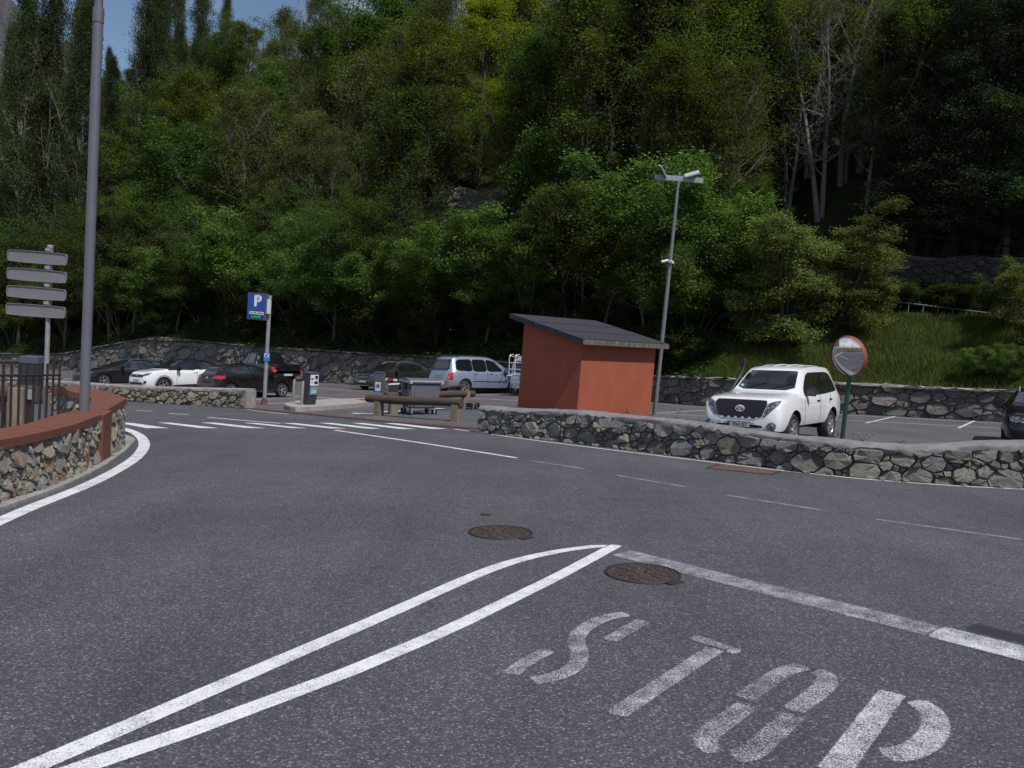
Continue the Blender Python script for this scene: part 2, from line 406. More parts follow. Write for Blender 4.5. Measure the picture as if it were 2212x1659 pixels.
# ------------------------------------------------------------------ iron covers in the road
def rusty_cover_mat():
    b = N('rusty_cover_iron'); p = b.obj()
    d = b.voro(p, 26.0, 'Distance'); st = b.ramp(d, [(0.25, 1.0), (0.5, 0.0)])
    c = b.ramp(b.noise(p, 7.0, 5), [(0.3, (0.062, 0.042, 0.040)), (0.7, (0.135, 0.090, 0.080))])
    c = b.mix(st, b.mix(0.6, c, (0.022, 0.018, 0.018)), c)
    b.bsdf(c, 0.7, 0.2, b.bump(st, 0.8, 0.01)); return b.m
M_cover = rusty_cover_mat()
def manhole(px, py, r, label, hinge):
    c = G(px, py); t = empty('manhole_cover', label=label, cat='manhole cover', group='round iron covers in the road')
    t.matrix_world = ground_matrix(c, (math.cos(hinge), math.sin(hinge)))
    bm = bmesh.new(); add_lathe(bm, [(r * 1.0, 0.012), (r * 1.0, 0.020), (r * 1.055, 0.020), (r * 1.07, 0.012)], 48)
    add_box(bm, (r * 1.1, 0, 0.013), (0.10, 0.16, 0.010)); add_box(bm, (r * 1.16, 0, 0.013), (0.05, 0.08, 0.014))
    bmesh_obj('frame', bm, M_dkmetal, t)
    bm = bmesh.new(); rr = add_lathe(bm, [(r * 0.985, 0.011), (r * 0.97, 0.0165), (r * 0.90, 0.0165), (r * 0.89, 0.0145), (r * 0.55, 0.0150)], 48)
    bm.faces.new(rr[-1])
    n = 0
    for ring, cnt in ((0.80, 26), (0.68, 22), (0.55, 18), (0.42, 13), (0.28, 8), (0.13, 4)):       # raised studs
        for k in range(cnt):
            a = 2 * math.pi * (k + 0.5 * (n % 2)) / cnt; n += 1
            add_box(bm, (ring * r * math.cos(a), ring * r * math.sin(a), 0.017), (0.030, 0.022, 0.006), Matrix.Rotation(a, 3, 'Z'))
    bmesh_obj('lid', bm, M_cover, t)
    return t
manhole(1388, 1241, 0.315, 'round rusty manhole cover touching the faded stop line', -0.9)
manhole(1081, 1152, 0.325, 'round rusty manhole cover left of the white divider tip', -0.75)
c = G(1049, 1113); t = empty('valve_cover', label='tiny round iron valve cap in the asphalt behind the manhole', cat='valve cover'); t.matrix_world = ground_matrix(c, (1, 0))
bm = bmesh.new(); rr = add_lathe(bm, [(0.062, 0.007), (0.062, 0.014), (0.050, 0.014), (0.046, 0.010)], 24); bm.faces.new(rr[-1]); bmesh_obj('cap', bm, M_dkmetal, t)
M_rust = plain('rusted_grating', (0.115, 0.060, 0.050), 0.85, 0.1, 0.35, 9.0, 0.3)
# trench drain across the entrance
t = empty('trench_drain', label='long rusty trench drain grating across the car park entrance', cat='drain')
t.location = G(*DRAIN[2])
def grate_mesh(L=0.5, W=0.34):
    bm = bmesh.new()
    for s in (-1, 0, 1): add_box(bm, (0, s * (W / 2 - 0.012), 0.008), (L - 0.01, 0.024, 0.022))
    for k in range(11): add_box(bm, (-L / 2 + 0.02 + k * (L - 0.04) / 10, 0, 0.0065), (0.018, W - 0.03, 0.02))
    me = bpy.data.meshes.new('grating'); bm.to_mesh(me); bm.free(); me.materials.append(M_rust); return me
gm = grate_mesh(); inv = t.matrix_world.copy()
bpy.context.view_layer.update(); inv = t.matrix_world.inverted()
bed_l = []
for a, b in zip(dr, dr[1:]):
    L = (b - a).length; n = max(1, int(L / 0.505)); d = (b - a).normalized()
    for i in range(n):
        p = a + d * (i + 0.5) * L / n
        o = mobj('grating', gm, None, t); m = ground_matrix(p, (d.x, d.y)); m.translation += GN * 0.010
        o.matrix_local = inv @ m @ Matrix.Scale(L / n / 0.505, 4, (1, 0, 0))
bedv = []
for i, p in enumerate(dr):
    d = (dr[min(i + 1, len(dr) - 1)] - dr[max(i - 1, 0)]).normalized(); nn = Vector((-d.y, d.x, 0))
    for s in (-0.20, 0.20): q = p + nn * s; bedv.append(Vector((q.x, q.y, gz(q.x, q.y) + 0.0095)) - t.location)
mobj('channel', pymesh('channel', bedv, [(2 * i, 2 * i + 1, 2 * i + 3, 2 * i + 2) for i in range(len(dr) - 1)]), plain('drain_channel_dark', (0.035, 0.022, 0.02), 0.9, 0, 0.3, 6.0), t)
# gully plate by the roadside wall
q = [G(*ZB(*p)) for p in ((330, 156), (690, 196), (640, 216), (260, 179))]
cen = sum(q, Vector()) / 4; t = empty('gully_plate', cen, label='rusty steel gully plate in the asphalt by the roadside wall', cat='drain')
bm = bmesh.new(); add_prism(bm, [(p.x - cen.x, p.y - cen.y) for p in q], lambda x, y: gz(x, y) + 0.004, lambda x, y: gz(x, y) + 0.016); bmesh_obj('plate', bm, M_rust, t)
q2 = [cen + (p - cen) * 1.12 for p in q]
bm = bmesh.new(); add_prism(bm, [(p.x - cen.x, p.y - cen.y) for p in q2], lambda x, y: gz(x, y) + 0.004, lambda x, y: gz(x, y) + 0.010); bmesh_obj('frame', bm, M_dkmetal, t)

# ------------------------------------------------------------------ painted bays in the car park (the lot is the ground sheet itself)
lot = ground
BAY = Vector((0.59, 0.807, 0))
for a, b in (((1406, 893), (1560, 884)), ((1406, 893), (1530, 899)), ((1409, 871), (1530, 880)), ((1790, 906), (2160, 925)), ((1870, 914), (1935, 899)), ((2070, 925), (2105, 909)),
             ((1640, 945), (1990, 966)), ((1800, 895), (2165, 914))):
    ribbon('bay_line', GP([a, b]), 0.10, M_lotline, lot, 0.003)
for a, b in ((Z3(420, 905), Z3(760, 905)), (Z3(430, 935), Z3(735, 955)), (Z3(420, 1010), Z3(690, 1030)), (Z3(0, 1030), Z3(280, 1018)), (Z3(0, 1070), Z3(165, 1062)), (Z3(1800, 995), Z3(2110, 985)),
             (Z3(1780, 1020), Z3(2180, 1045)), (Z2(0, 500), Z2(160, 512)), (Z2(-150, 525), Z2(150, 535)), (Z2(1700, 655), Z2(2130, 655)), (Z2(1690, 692), Z2(2120, 672)), (Z3(0, 985), Z3(700, 1035))):
    ribbon('bay_line', GP([a, b]), 0.11, M_lotline, lot, 0.003)
for a, b in (((740, 1150), (925, 1160)), ((1000, 1140), (1170, 1130)), ((1440, 1110), (1600, 1115))):
    ribbon('arrow_stripe', GP([Z3(*a), Z3(*b)]), 0.32, M_lotline, lot, 0.003)
for a, b in (((1180, 1180), (1500, 1160)), ((1340, 1195), (1830, 1145)), ((1500, 1135), (1850, 1125)), ((1660, 1205), (1900, 1212)), ((1500, 1185), (1840, 1200)), ((1340, 1165), (1660, 1150))):
    ribbon('blue_bay_line', GP([Z3(*a), Z3(*b)]), 0.16, M_blue, lot, 0.0045)
# ------------------------------------------------------------------ stone walls
def stone_mat(name, tones, rough=0.9):
    b = N(name); oi = b.n('ShaderNodeObjectInfo'); p = b.pos()
    stops = [(i / (len(tones) - 1) if len(tones) > 1 else 0, t) for i, t in enumerate(tones)]
    base = b.ramp(oi.outputs['Random'], stops)
    blot = b.ramp(b.noise(p, 9.0, 6, 0.65), [(0.25, 0.60), (0.5, 1.0), (0.78, 1.40)])
    c = b.mix(1.0, base, blot, 'MULTIPLY')
    lich = b.ramp(b.noise(p, 22.0, 5, 0.7), [(0.60, 0.0), (0.72, 0.55)])
    c = b.mix(lich, c, (0.30, 0.285, 0.255))
    rust = b.ramp(b.noise(p, 3.1, 4, 0.6), [(0.62, 0.0), (0.78, 0.4)])
    c = b.mix(rust, c, (0.16, 0.10, 0.055))
    b.bsdf(c, rough, 0, b.bump(b.math('ADD', b.noise(p, 45.0, 5, 0.75), b.math('MULTIPLY', b.noise(p, 9.0, 5, 0.7), 1.6)), 1.0, 0.045)); return b.m
M_stone = stone_mat('roadside_granite', [(0.144, 0.138, 0.128), (0.214, 0.203, 0.187), (0.27, 0.262, 0.243), (0.189, 0.194, 0.209), (0.295, 0.275, 0.23), (0.151, 0.164, 0.187), (0.251, 0.21, 0.16)])
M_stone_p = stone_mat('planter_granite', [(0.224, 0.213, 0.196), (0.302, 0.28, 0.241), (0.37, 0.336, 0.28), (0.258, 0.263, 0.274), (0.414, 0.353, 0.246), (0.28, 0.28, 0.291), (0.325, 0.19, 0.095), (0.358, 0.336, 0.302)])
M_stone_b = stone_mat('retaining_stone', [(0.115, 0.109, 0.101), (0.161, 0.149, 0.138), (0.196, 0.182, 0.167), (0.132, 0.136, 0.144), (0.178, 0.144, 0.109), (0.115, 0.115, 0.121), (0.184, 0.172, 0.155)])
M_mortar = plain('dark_mortar_joint', (0.085, 0.078, 0.072), 0.95, 0, 0.4, 8.0, 0.6)
M_mortar_p = plain('grey_mortar_joint', (0.15, 0.138, 0.125), 0.95, 0, 0.35, 8.0, 0.6)

def clip_half(poly, nx, ny, c):
    """keep the part of a polygon with nx*x + ny*y <= c"""
    o = []; m = len(poly)
    for i in range(m):
        a, b = poly[i], poly[(i + 1) % m]
        da, db = nx * a[0] + ny * a[1] - c, nx * b[0] + ny * b[1] - c
        if da <= 0: o.append(a)
        if (da < 0) != (db < 0) and da != db:
            t = da / (da - db); o.append((a[0] + (b[0] - a[0]) * t, a[1] + (b[1] - a[1]) * t))
    return o
def stone_cells(L, hf, size, aspect, rng, gap, spread=0.55):
    """irregular stones filling a strip of length L under the height curve hf: a weighted Voronoi pattern"""
    hmax = max(hf(L * i / 40) for i in range(41)); S = []
    tries = 0; goal = int(L * hmax / (size * size / aspect) * 60)
    while tries < goal:
        tries += 1
        q = tries / goal; r = size * 0.5 * max(0.34, (1.15 + spread) * (1 - min(1, q * 1.6)) ** 1.3 * rng.uniform(0.55, 1.05))
        u, v = rng.uniform(0, L), rng.uniform(0, hmax) * aspect
        if v / aspect > hf(u) - 0.03: continue
        if all((u - a) ** 2 + (v - b) ** 2 > (0.92 * (r + c)) ** 2 for a, b, c in S): S.append((u, v, r))
    out = []
    for i, (u, v, r) in enumerate(S):
        R = 3.4 * size
        poly = [(u - R, v - R), (u + R, v - R), (u + R, v + R), (u - R, v + R)]
        for a, b, c in S:
            if (a == u and b == v) or abs(a - u) > 2.6 * size or abs(b - v) > 2.6 * size: continue
            dx, dy = a - u, b - v; d2 = dx * dx + dy * dy; d = math.sqrt(d2)
            k = (d2 + r * r - c * c) / (2 * d) - gap / 2
            poly = clip_half(poly, dx / d, dy / d, (dx * u + dy * v) / d + k)
            if len(poly) < 3: break
        if len(poly) < 3: continue
        poly = [(p[0], p[1] / aspect) for p in poly]
        poly = clip_half(poly, -1, 0, -0.004); poly = clip_half(poly, 1, 0, L - 0.004); poly = clip_half(poly, 0, -1, -0.004)
        if len(poly) < 3: continue
        h0 = hf(min(max(u - 0.2, 0), L)); h1 = hf(min(max(u + 0.2, 0), L)); sl = (h1 - h0) / 0.4; hc = hf(u)
        ln = math.hypot(sl, 1); poly = clip_half(poly, -sl / ln, 1 / ln, (-sl * u + hc - 0.006) / ln)
        if len(poly) < 3: continue
        ar = abs(sum(poly[k][0] * poly[(k + 1) % len(poly)][1] - poly[(k + 1) % len(poly)][0] * poly[k][1] for k in range(len(poly)))) / 2
        if ar < (size * 0.16) ** 2: continue
        out.append((poly, ar))
    return out
class Path:
    """a wall's foot line on the ground with its outward side to the right of travel (turn=+1) or to the left"""
    def __init__(s, pts, turn=1, zf=None):
        s.zf = zf or gz
        s.P = [Vector((p[0], p[1], 0)) for p in pts]; s.turn = turn; s.d = [0.0]
        for a, b in zip(s.P, s.P[1:]): s.d.append(s.d[-1] + (b - a).length)
        s.L = s.d[-1]
    def at(s, u):
        u = min(max(u, 0), s.L); j = min(max(int(np.searchsorted(s.d, u)) - 1, 0), len(s.P) - 2)
        return s.P[j].lerp(s.P[j + 1], (u - s.d[j]) / (s.d[j + 1] - s.d[j]))
    def nrm(s, u):
        t = (s.at(u + 0.15) - s.at(u - 0.15)).normalized(); return Vector((t.y, -t.x, 0)) * s.turn
    def pt(s, u, off, v):
        p = s.at(u) + s.nrm(u) * off; return Vector((p.x, p.y, s.zf(s.at(u).x, s.at(u).y) + v))
def build_stones(path, hf, size, aspect, mat, parent, seed, gap=0.02, depth=(0.02, 0.06), spread=0.55, origin=Vector(), name='stone', off0=0.0, limit=300):
    rng = random.Random(seed); cells = stone_cells(path.L, hf, size, aspect, rng, gap, spread)
    cells.sort(key=lambda c: -c[1]); rest = bmesh.new()
    for i, (poly, ar) in enumerate(cells):
        poly = chaikin(poly, 1, True, rng.uniform(0.06, 0.17))
        if len(poly) > 12: poly = poly[::2] if len(poly) > 18 else poly
        n = len(poly); cu = sum(p[0] for p in poly) / n; cv = sum(p[1] for p in poly) / n
        d = rng.uniform(*depth) * (0.7 + 0.5 * min(1, math.sqrt(ar) / size)); tu, tv = rng.gauss(0, 0.16), rng.gauss(-0.16, 0.16)
        v, f = [], []
        def P(u, w, o): v.append(path.pt(u, off0 + o, w) - origin)
        for p in poly: P(p[0], p[1], -0.03)
        for p in poly:
            s = rng.uniform(0.96, 1.0); P(cu + (p[0] - cu) * s, cv + (p[1] - cv) * s, d * 0.55)
        for p in poly:
            s = rng.uniform(0.80, 0.93); u, w = cu + (p[0] - cu) * s, cv + (p[1] - cv) * s
            P(u, w, d * rng.uniform(0.65, 1.2) + tu * (u - cu) + tv * (w - cv))
        P(cu + rng.gauss(0, 0.02), cv + rng.gauss(0, 0.015), d * rng.uniform(0.95, 1.25))
        for k in range(n):
            k2 = (k + 1) % n
            f += [(k, k2, n + k2, n + k), (n + k, n + k2, 2 * n + k2, 2 * n + k), (2 * n + k, 2 * n + k2, 3 * n)]
        me = pymesh(name, v, f)
        me.update()
        nn = path.nrm(cu)
        if me.polygons[2].normal.dot(nn) < 0: me.flip_normals()
        if i < limit: mobj(name, me, mat, parent)
        else: rest.from_mesh(me); bpy.data.meshes.remove(me)
    if len(cells) > limit:
        o = bmesh_obj('small_stones', rest, mat, parent); o['kind'] = 'stuff'
    else: rest.free()
    return len(cells)
def wall_core(path, hf, thick, mat, parent, origin, n=40, name='core', off=0.0, z0=-0.3):
    v, f = [], []
    for i in range(n + 1):
        u = path.L * i / n
        for o, w in ((off, z0), (off, hf(u)), (off - thick, hf(u)), (off - thick, z0)): v.append(path.pt(u, o, w) - origin)
        if i:
            a, b = 4 * (i - 1), 4 * i
            for k in range(4): f.append((a + k, a + (k + 1) % 4, b + (k + 1) % 4, b + k))
    f += [(0, 3, 2, 1), (4 * n, 4 * n + 1, 4 * n + 2, 4 * n + 3)]
    me = pymesh(name, v, f); bm = bmesh.new(); bm.from_mesh(me); bmesh.ops.recalc_face_normals(bm, faces=bm.faces); bm.to_mesh(me); bm.free()
    return mobj(name, me, mat, parent)
def wall_cap(path, hf, prof, mat, parent, origin, rough=0.012, n=90, seed=1, name='coping', smooth=True):
    """prof: (offset, height above hf) loop around the coping's section"""
    rng = random.Random(seed); v, f = [], []; m = len(prof)
    ph = [rng.uniform(0, 6.28) for _ in range(12)]
    for i in range(n + 1):
        u = path.L * i / n
        for k, (o, w) in enumerate(prof):
            q = math.sin(u * 2.1 + ph[k % 12]) * 0.6 + math.sin(u * 5.3 + ph[(k + 5) % 12]) * 0.4
            jt = rng.gauss(0, rough * 1.4) if k < 2 else 0.0
            v.append(path.pt(u, o + q * rough + rng.gauss(0, rough * 0.45), hf(u) + w + jt + q * rough * 0.8 + rng.gauss(0, rough * 0.25)) - origin)
        if i:
            a, b = m * (i - 1), m * i
            for k in range(m): f.append((a + k, a + (k + 1) % m, b + (k + 1) % m, b + k))
    f += [tuple(range(m)), tuple(range(m * n + m - 1, m * n - 1, -1))]
    me = pymesh(name, v, f); bm = bmesh.new(); bm.from_mesh(me); bmesh.ops.recalc_face_normals(bm, faces=bm.faces); bm.to_mesh(me); bm.free()
    if smooth: me.shade_smooth(); me.set_sharp_from_angle(angle=rad(50))
    return mobj(name, me, mat, parent)
def height_curve(path, base_px, top_px):
    """wall height along its foot so that its top meets the given rows"""
    xs = [p[0] for p in top_px]; ys = [p[1] for p in top_px]; K = []
    for i, (px, py) in enumerate(base_px):
        B = G(px, py); K.append((path.d[i], HT(B, float(np.interp(px, xs, ys)))))
    return lin(K)

# wall between the road and the car park, right
P_rw = Path(wb, 1)
bx = WALL_BASE
hk = [(P_rw.d[i], HT(wb[i], float(np.interp(bx[i][0], [1038, 1117, 1229, 1354, 1448, 1510, 1670, 1728, 1817, 1937, 1997, 2212], [884, 891.5, 893, 907, 915, 924.5, 949.5, 954, 964, 977.7, 973, 967])))) for i in range(len(bx))]
hk.append((P_rw.L, hk[-1][1] + 0.05)); H_rw = lin(hk)
t = empty('stone_wall', wb[4], label='long low dry stone wall with cement coping between the road and the car park', cat='wall')
org = wb[4].copy()
wall_core(P_rw, H_rw, 0.40, M_mortar, t, org, 60)
wall_cap(P_rw, H_rw, [(0.045, -0.05), (0.060, 0.0), (0.035, 0.05), (-0.06, 0.085), (-0.22, 0.095), (-0.36, 0.085), (-0.43, 0.04), (-0.43, -0.05)], M_capstone, t, org, 0.012, 190, 4)
print('rw stones', build_stones(P_rw, H_rw, 0.30, 1.4, M_stone, t, 11, 0.016, (0.03, 0.10), 0.85, org))
# the wall's end towards the entrance
e0 = P_rw.pt(0, 0.02, 0); e1 = P_rw.pt(0, -0.40, 0); P_end = Path([(e1.x, e1.y), (e0.x, e0.y)], 1)
build_stones(P_end, lambda u: H_rw(0), 0.24, 1.3, M_stone, t, 12, 0.02, (0.02, 0.05), 0.4, org)
# rubble spilling at the wall's foot
def rock_mesh(rng, s):
    bm = bmesh.new(); bmesh.ops.create_icosphere(bm, subdivisions=1, radius=1.0)
    for v in bm.verts:
        k = rng.uniform(0.72, 1.12); v.co = Vector((v.co.x * s[0] * k, v.co.y * s[1] * k, v.co.z * s[2] * k))
    me = bpy.data.meshes.new('rock'); bm.to_mesh(me); bm.free(); return me
rng = random.Random(5)
for k in range(46):
    u = rng.uniform(0.1, P_rw.L - 7.2); p = P_rw.pt(u, rng.uniform(0.05, 0.13), 0.0)
    s = rng.uniform(0.035, 0.085); o = mobj('stone', rock_mesh(rng, (s * 1.3, s, s * 0.75)), M_stone, t); o.location = p + Vector((0, 0, s * 0.4)) - org; o.rotation_euler = (rng.uniform(-0.3, 0.3), rng.uniform(-0.3, 0.3), rng.uniform(0, 6))

# low wall across the road, in front of the parked cars
mpx = MID[1:] + [(530, 882.5)]
P_mw = Path([G(*p) for p in mpx], 1)
H_mw = lin([(P_mw.d[i], HT(G(*mpx[i]), float(np.interp(mpx[i][0], [20, 140, 198, 275, 365, 490, 540], [822, 829, 834, 838.5, 842, 844.5, 845.5])))) for i in range(len(mpx))])
org = P_mw.pt(P_mw.L, 0, 0); t = empty('stone_wall', org, label='low rubble wall with thin concrete top in front of the white and black cars', cat='wall')
wall_core(P_mw, H_mw, 0.42, M_mortar, t, org, 40)
wall_cap(P_mw, H_mw, [(0.05, -0.02), (0.06, 0.05), (0.03, 0.085), (-0.2, 0.09), (-0.43, 0.08), (-0.45, 0.0), (-0.45, -0.03)], M_concrete, t, org, 0.007, 60, 5)
build_stones(P_mw, H_mw, 0.27, 1.2, stone_mat('rubble_granite', [(0.16, 0.14, 0.11), (0.23, 0.20, 0.16), (0.29, 0.25, 0.19), (0.19, 0.18, 0.165), (0.34, 0.30, 0.22), (0.14, 0.125, 0.105)]), t, 21, 0.035, (0.04, 0.10), 0.5, org)
e0 = P_mw.pt(P_mw.L, 0.03, 0); e1 = P_mw.pt(P_mw.L, -0.43, 0); pe = Path([(e0.x, e0.y), (e1.x, e1.y)], 1); he = H_mw(P_mw.L)
wall_core(pe, lambda u: he + 0.03, 0.30, M_concrete, t, org, 4, 'end_pier', 0.05)

# long retaining wall at the back of the car park
BACK = [(-160, 785), (0, 792), (140, 799), (300, 806.5), (440, 813), (600, 821.5), (751, 829), (900, 838), (1064, 848), (1240, 858), (1409, 868), (1523, 878), (1803, 892.6), (1967, 900.5), (2161, 912), (2330, 921)]
BTOP = [(-160, 762), (0, 764), (80, 766), (140, 764), (190, 753), (240, 744), (300, 733), (340, 729), (415, 736), (528, 747.5), (583, 752), (683, 756), (796, 765), (936, 771), (1064, 781), (1240, 798), (1420, 813.6), (1474, 815.5), (1571, 819), (1803, 828), (2056, 841), (2212, 846), (2330, 852)]
bkp = [G(*p) for p in BACK]
P_bw = Path(bkp, 1); dens = []
for i in range(121):
    u = P_bw.L * i / 120; B = P_bw.pt(u, 0, 0); v = B - CAM; px = 1106 + 1736 * v.dot(VR) / v.dot(VF)
    dens.append((u, HT(B, float(np.interp(px, [q[0] for q in BTOP], [q[1] for q in BTOP])))))
H_bw = lin(dens)
def sub_path(P, u0, u1, turn=1): return Path([P.at(u0 + (u1 - u0) * i / 40) for i in range(41)], turn)
iB = [BACK.index((140, 799)), BACK.index((1064, 848)), BACK.index((1409, 868))]
segs = [(0.0, P_bw.d[iB[1]], 'high rough retaining wall behind the parked cars at the back of the lot', 0.85, 31), (P_bw.d[iB[1]], P_bw.L, 'grey retaining wall of squared stones behind the white off-road car', 0.62, 32)]
for u0, u1, lab, sz, sd_ in segs:
    sp = sub_path(P_bw, u0, u1); hf = (lambda a: (lambda u: H_bw(a + u)))(u0)
    org = sp.pt(sp.L / 2, 0, 0); t = empty('retaining_wall', org, label=lab, cat='wall')
    wall_core(sp, lambda u: hf(u) - 0.02, 0.8, M_mortar, t, org, 60)
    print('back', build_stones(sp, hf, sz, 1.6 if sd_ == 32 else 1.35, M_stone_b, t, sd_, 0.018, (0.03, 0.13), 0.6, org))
    v, f = [], []     # thin weathered ledge along the top
    wall_cap(sp, hf, [(0.04, -0.03), (0.05, 0.02), (0.0, 0.05), (-0.5, 0.06), (-0.82, 0.0), (-0.82, -0.05)], M_capstone if sd_ == 31 else M_concrete, t, org, 0.03, 120, sd_)

# ------------------------------------------------------------------ planter walls, left corner
M_corten = N('corten_steel'); _b = M_corten; _p = _b.pos()
_c = _b.ramp(_b.noise(_b.mapped(_p, (3, 3, 1.2)), 3.0, 6, 0.6), [(0.3, (0.125, 0.046, 0.027)), (0.7, (0.195, 0.072, 0.045))])
_c = _b.mix(_b.ramp(_b.noise(_p, 70.0, 3), [(0.45, 0.0), (0.75, 0.35)]), _c, (0.10, 0.036, 0.024))
_b.bsdf(_c, 0.72, 0.15, _b.bump(_b.noise(_p, 90.0, 3), 0.12, 0.004)); M_corten = _b.m
PB = [(-260, 1500), (0, 1415), (270, 1330), (500, 1250), (700, 1160), (850, 1090), (1030, 995)]
PT = [(-260, 842), (0, 795), (400, 715), (700, 635), (900, 560), (1045, 505)]
pb = [G(*ZL(*p)) for p in PB]
P_pl = Path(pb, -1 if False else 1)
H_pl = lin([(P_pl.d[i], HT(pb[i], ZL(0, float(np.interp(PB[i][0], [q[0] for q in PT], [q[1] for q in PT])))[1])) for i in range(len(PB))])
org = pb[3].copy(); t = empty('planter_wall', org, label='curved stone planter wall with rusty steel coping at the left edge', cat='wall')
wall_core(P_pl, lambda u: H_pl(u) + 0.02, 0.42, M_mortar_p, t, org, 30)
build_stones(P_pl, lambda u: H_pl(u) + 0.03, 0.21, 1.05, M_stone_p, t, 41, 0.012, (0.025, 0.06), 0.45, org)
capw = 0.50; ch = 0.105
wall_cap(P_pl, H_pl, [(0.06, 0.0), (0.06, ch), (-capw, ch), (-capw, 0.0)], M_corten, t, org, 0.0, 40, 6, 'steel_coping', False)
# steel upright where the two planter walls meet
q0, q1 = G(*ZL(1035, 992)), G(*ZL(1148, 928))
d = Vector((q1.x - q0.x, q1.y - q0.y, 0)); 
dn = d.normalized(); nn = Vector((dn.y, -dn.x, 0)); hp = HT(q1, ZL(0, 392)[1])
bm = bmesh.new()
poly = [q0 + dn * 0.12 + nn * 0.05, q1 + nn * 0.05, q1 - nn * 0.5, q0 + dn * 0.12 - nn * 0.5]
zb = min(gz(p.x, p.y) for p in poly) - 0.05
add_prism(bm, [(p.x - org.x, p.y - org.y) for p in poly], zb - org.z, gz(q1.x, q1.y) + hp - 0.006 - org.z)
poly = [q0 + nn * 0.035, q0 + dn * 0.035 + nn * 0.075, q0 + dn * 0.035 - nn * 0.3, q0 - nn * 0.3]
add_prism(bm, [(p.x - org.x, p.y - org.y) for p in poly], zb - org.z, gz(q0.x, q0.y) + H_pl(P_pl.L) + 0.01 - org.z)
bmesh_obj('steel_upright', bm, M_corten, t)
# rounded end wall
z_cap = gz(q1.x, q1.y) + hp
tip = G(*ZL(1338, 692))
def on_level(px, py, z):
    d = ray(px, py); return CAM + d * ((z - CAM.z) / d.z)
OUT = [on_level(*ZL(*p), z_cap) for p in ((1155, 388), (1260, 328), (1362, 266), (1290, 238), (1140, 194), (960, 150), (790, 133), (530, 148))]
INN = [on_level(*ZL(*p), z_cap) for p in ((850, 213), (985, 271), (960, 330), (950, 387))]
org2 = tip.copy(); t2 = empty('planter_wall', org2, label='rounded stone planter end with broad rusty steel top beside the lamp post', cat='wall')
bm = bmesh.new()
add_prism(bm, [(p.x - org2.x, p.y - org2.y) for p in OUT + INN], z_cap - 0.115 - org2.z, z_cap - org2.z)
bmesh_obj('steel_coping', bm, M_corten, t2)
o2 = [Vector((p.x, p.y, 0)) for p in OUT]
def inset_path(pts, k):
    c = sum(pts, Vector()) / len(pts); return [p + (c - p).normalized() * k for p in pts]
ow = inset_path(o2, 0.07)
P_o = Path(ow[:6], 1); hz = lambda P: (lambda u: z_cap - 0.115 - gz(P.at(u).x, P.at(u).y))
wall_core(P_o, hz(P_o), 0.35, M_mortar_p, t2, org2, 20)
build_stones(P_o, hz(P_o), 0.25, 1.05, M_stone_p, t2, 42, 0.022, (0.02, 0.05), 0.45, org2)
inn = [Vector((p.x, p.y, 0)) for p in ([OUT[-1]] + INN[:2])]; P_i = Path(inn, 1)
wall_core(P_i, lambda u: hz(P_i)(u) - 0.004, 0.25, M_mortar_p, t2, org2, 10, 'core', -0.05)
build_stones(P_i, hz(P_i), 0.25, 1.05, M_stone_p, t2, 43, 0.022, (0.02, 0.04), 0.45, org2, off0=-0.05)
# concrete foot strip
KB = [(-260, 1585), (0, 1490), (400, 1345), (700, 1230), (950, 1110), (1150, 1000), (1350, 850), (1452, 738), (1430, 712), (1340, 680)]
ko = [G(*ZL(*p)) for p in KB]; ki = [G(*ZL(*p)) for p in [(1200, 700), (1100, 900), (1000, 985), (830, 1060), (700, 1120), (480, 1215), (250, 1290), (0, 1370), (-260, 1455)]]
cen = ko[3]; t = empty('foot_kerb', cen, label='low pale concrete strip along the foot of the planter walls', cat='kerb')
bm = bmesh.new(); add_prism(bm, [(p.x - cen.x, p.y - cen.y) for p in ko + ki], lambda x, y: gz(x, y) - 0.05, lambda x, y: gz(x, y) + 0.05); bmesh_obj('strip', bm, M_concrete, t)
# paving behind the planter
pv = [p + Vector((-0.45, 0, 0)) for p in pb] 
pv = [(p.x, p.y) for p in pv] + [(-7.6, 14.5), (-8.6, 16.6), (-13, 17), (-13, 6)]
bm = bmesh.new(); add_prism(bm, pv, lambda x, y: gz(x, y) - 0.1, lambda x, y: gz(x, y) + 0.12); bmesh_obj('pavement', bm, plain('pale_paving', (0.27, 0.25, 0.23), 0.9, 0, 0.25, 3.0, 0.3), None, kind='structure')
# ------------------------------------------------------------------ shed
M_render = N('terracotta_render'); _b = M_render; _p = _b.pos()
_c = _b.ramp(_b.noise(_b.mapped(_p, (1, 1, 0.6)), 1.6, 5, 0.6), [(0.3, (0.27, 0.066, 0.032)), (0.7, (0.315, 0.085, 0.044))])
_c = _b.mix(_b.ramp(_b.noise(_b.mapped(_p, (5, 5, 0.5)), 2.0, 4), [(0.55, 0.0), (0.8, 0.25)]), _c, (0.15, 0.040, 0.027))
_b.bsdf(_c, 0.88, 0, _b.bump(_b.noise(_p, 60.0, 4), 0.25, 0.006)); M_render = _b.m
M_felt = N('roofing_felt'); _b = M_felt; _p = _b.obj()
_c = _b.ramp(_b.noise(_p, 30.0, 4), [(0.3, (0.021, 0.022, 0.029)), (0.7, (0.034, 0.035, 0.045))])
_b.bsdf(_c, 0.75, 0, _b.bump(_b.noise(_p, 120.0, 3), 0.3, 0.004)); M_felt = _b.m
M_fascia = N('stained_concrete_fascia'); _b = M_fascia; _p = _b.obj()
_c = _b.ramp(_b.noise(_b.mapped(_p, (4, 4, 1.5)), 1.6, 6, 0.75), [(0.3, (0.055, 0.053, 0.042)), (0.5, (0.105, 0.10, 0.080)), (0.72, (0.165, 0.155, 0.125))])
_b.bsdf(_c, 0.9, 0, _b.bump(_b.noise(_p, 30.0, 4), 0.3, 0.01)); M_fascia = _b.m
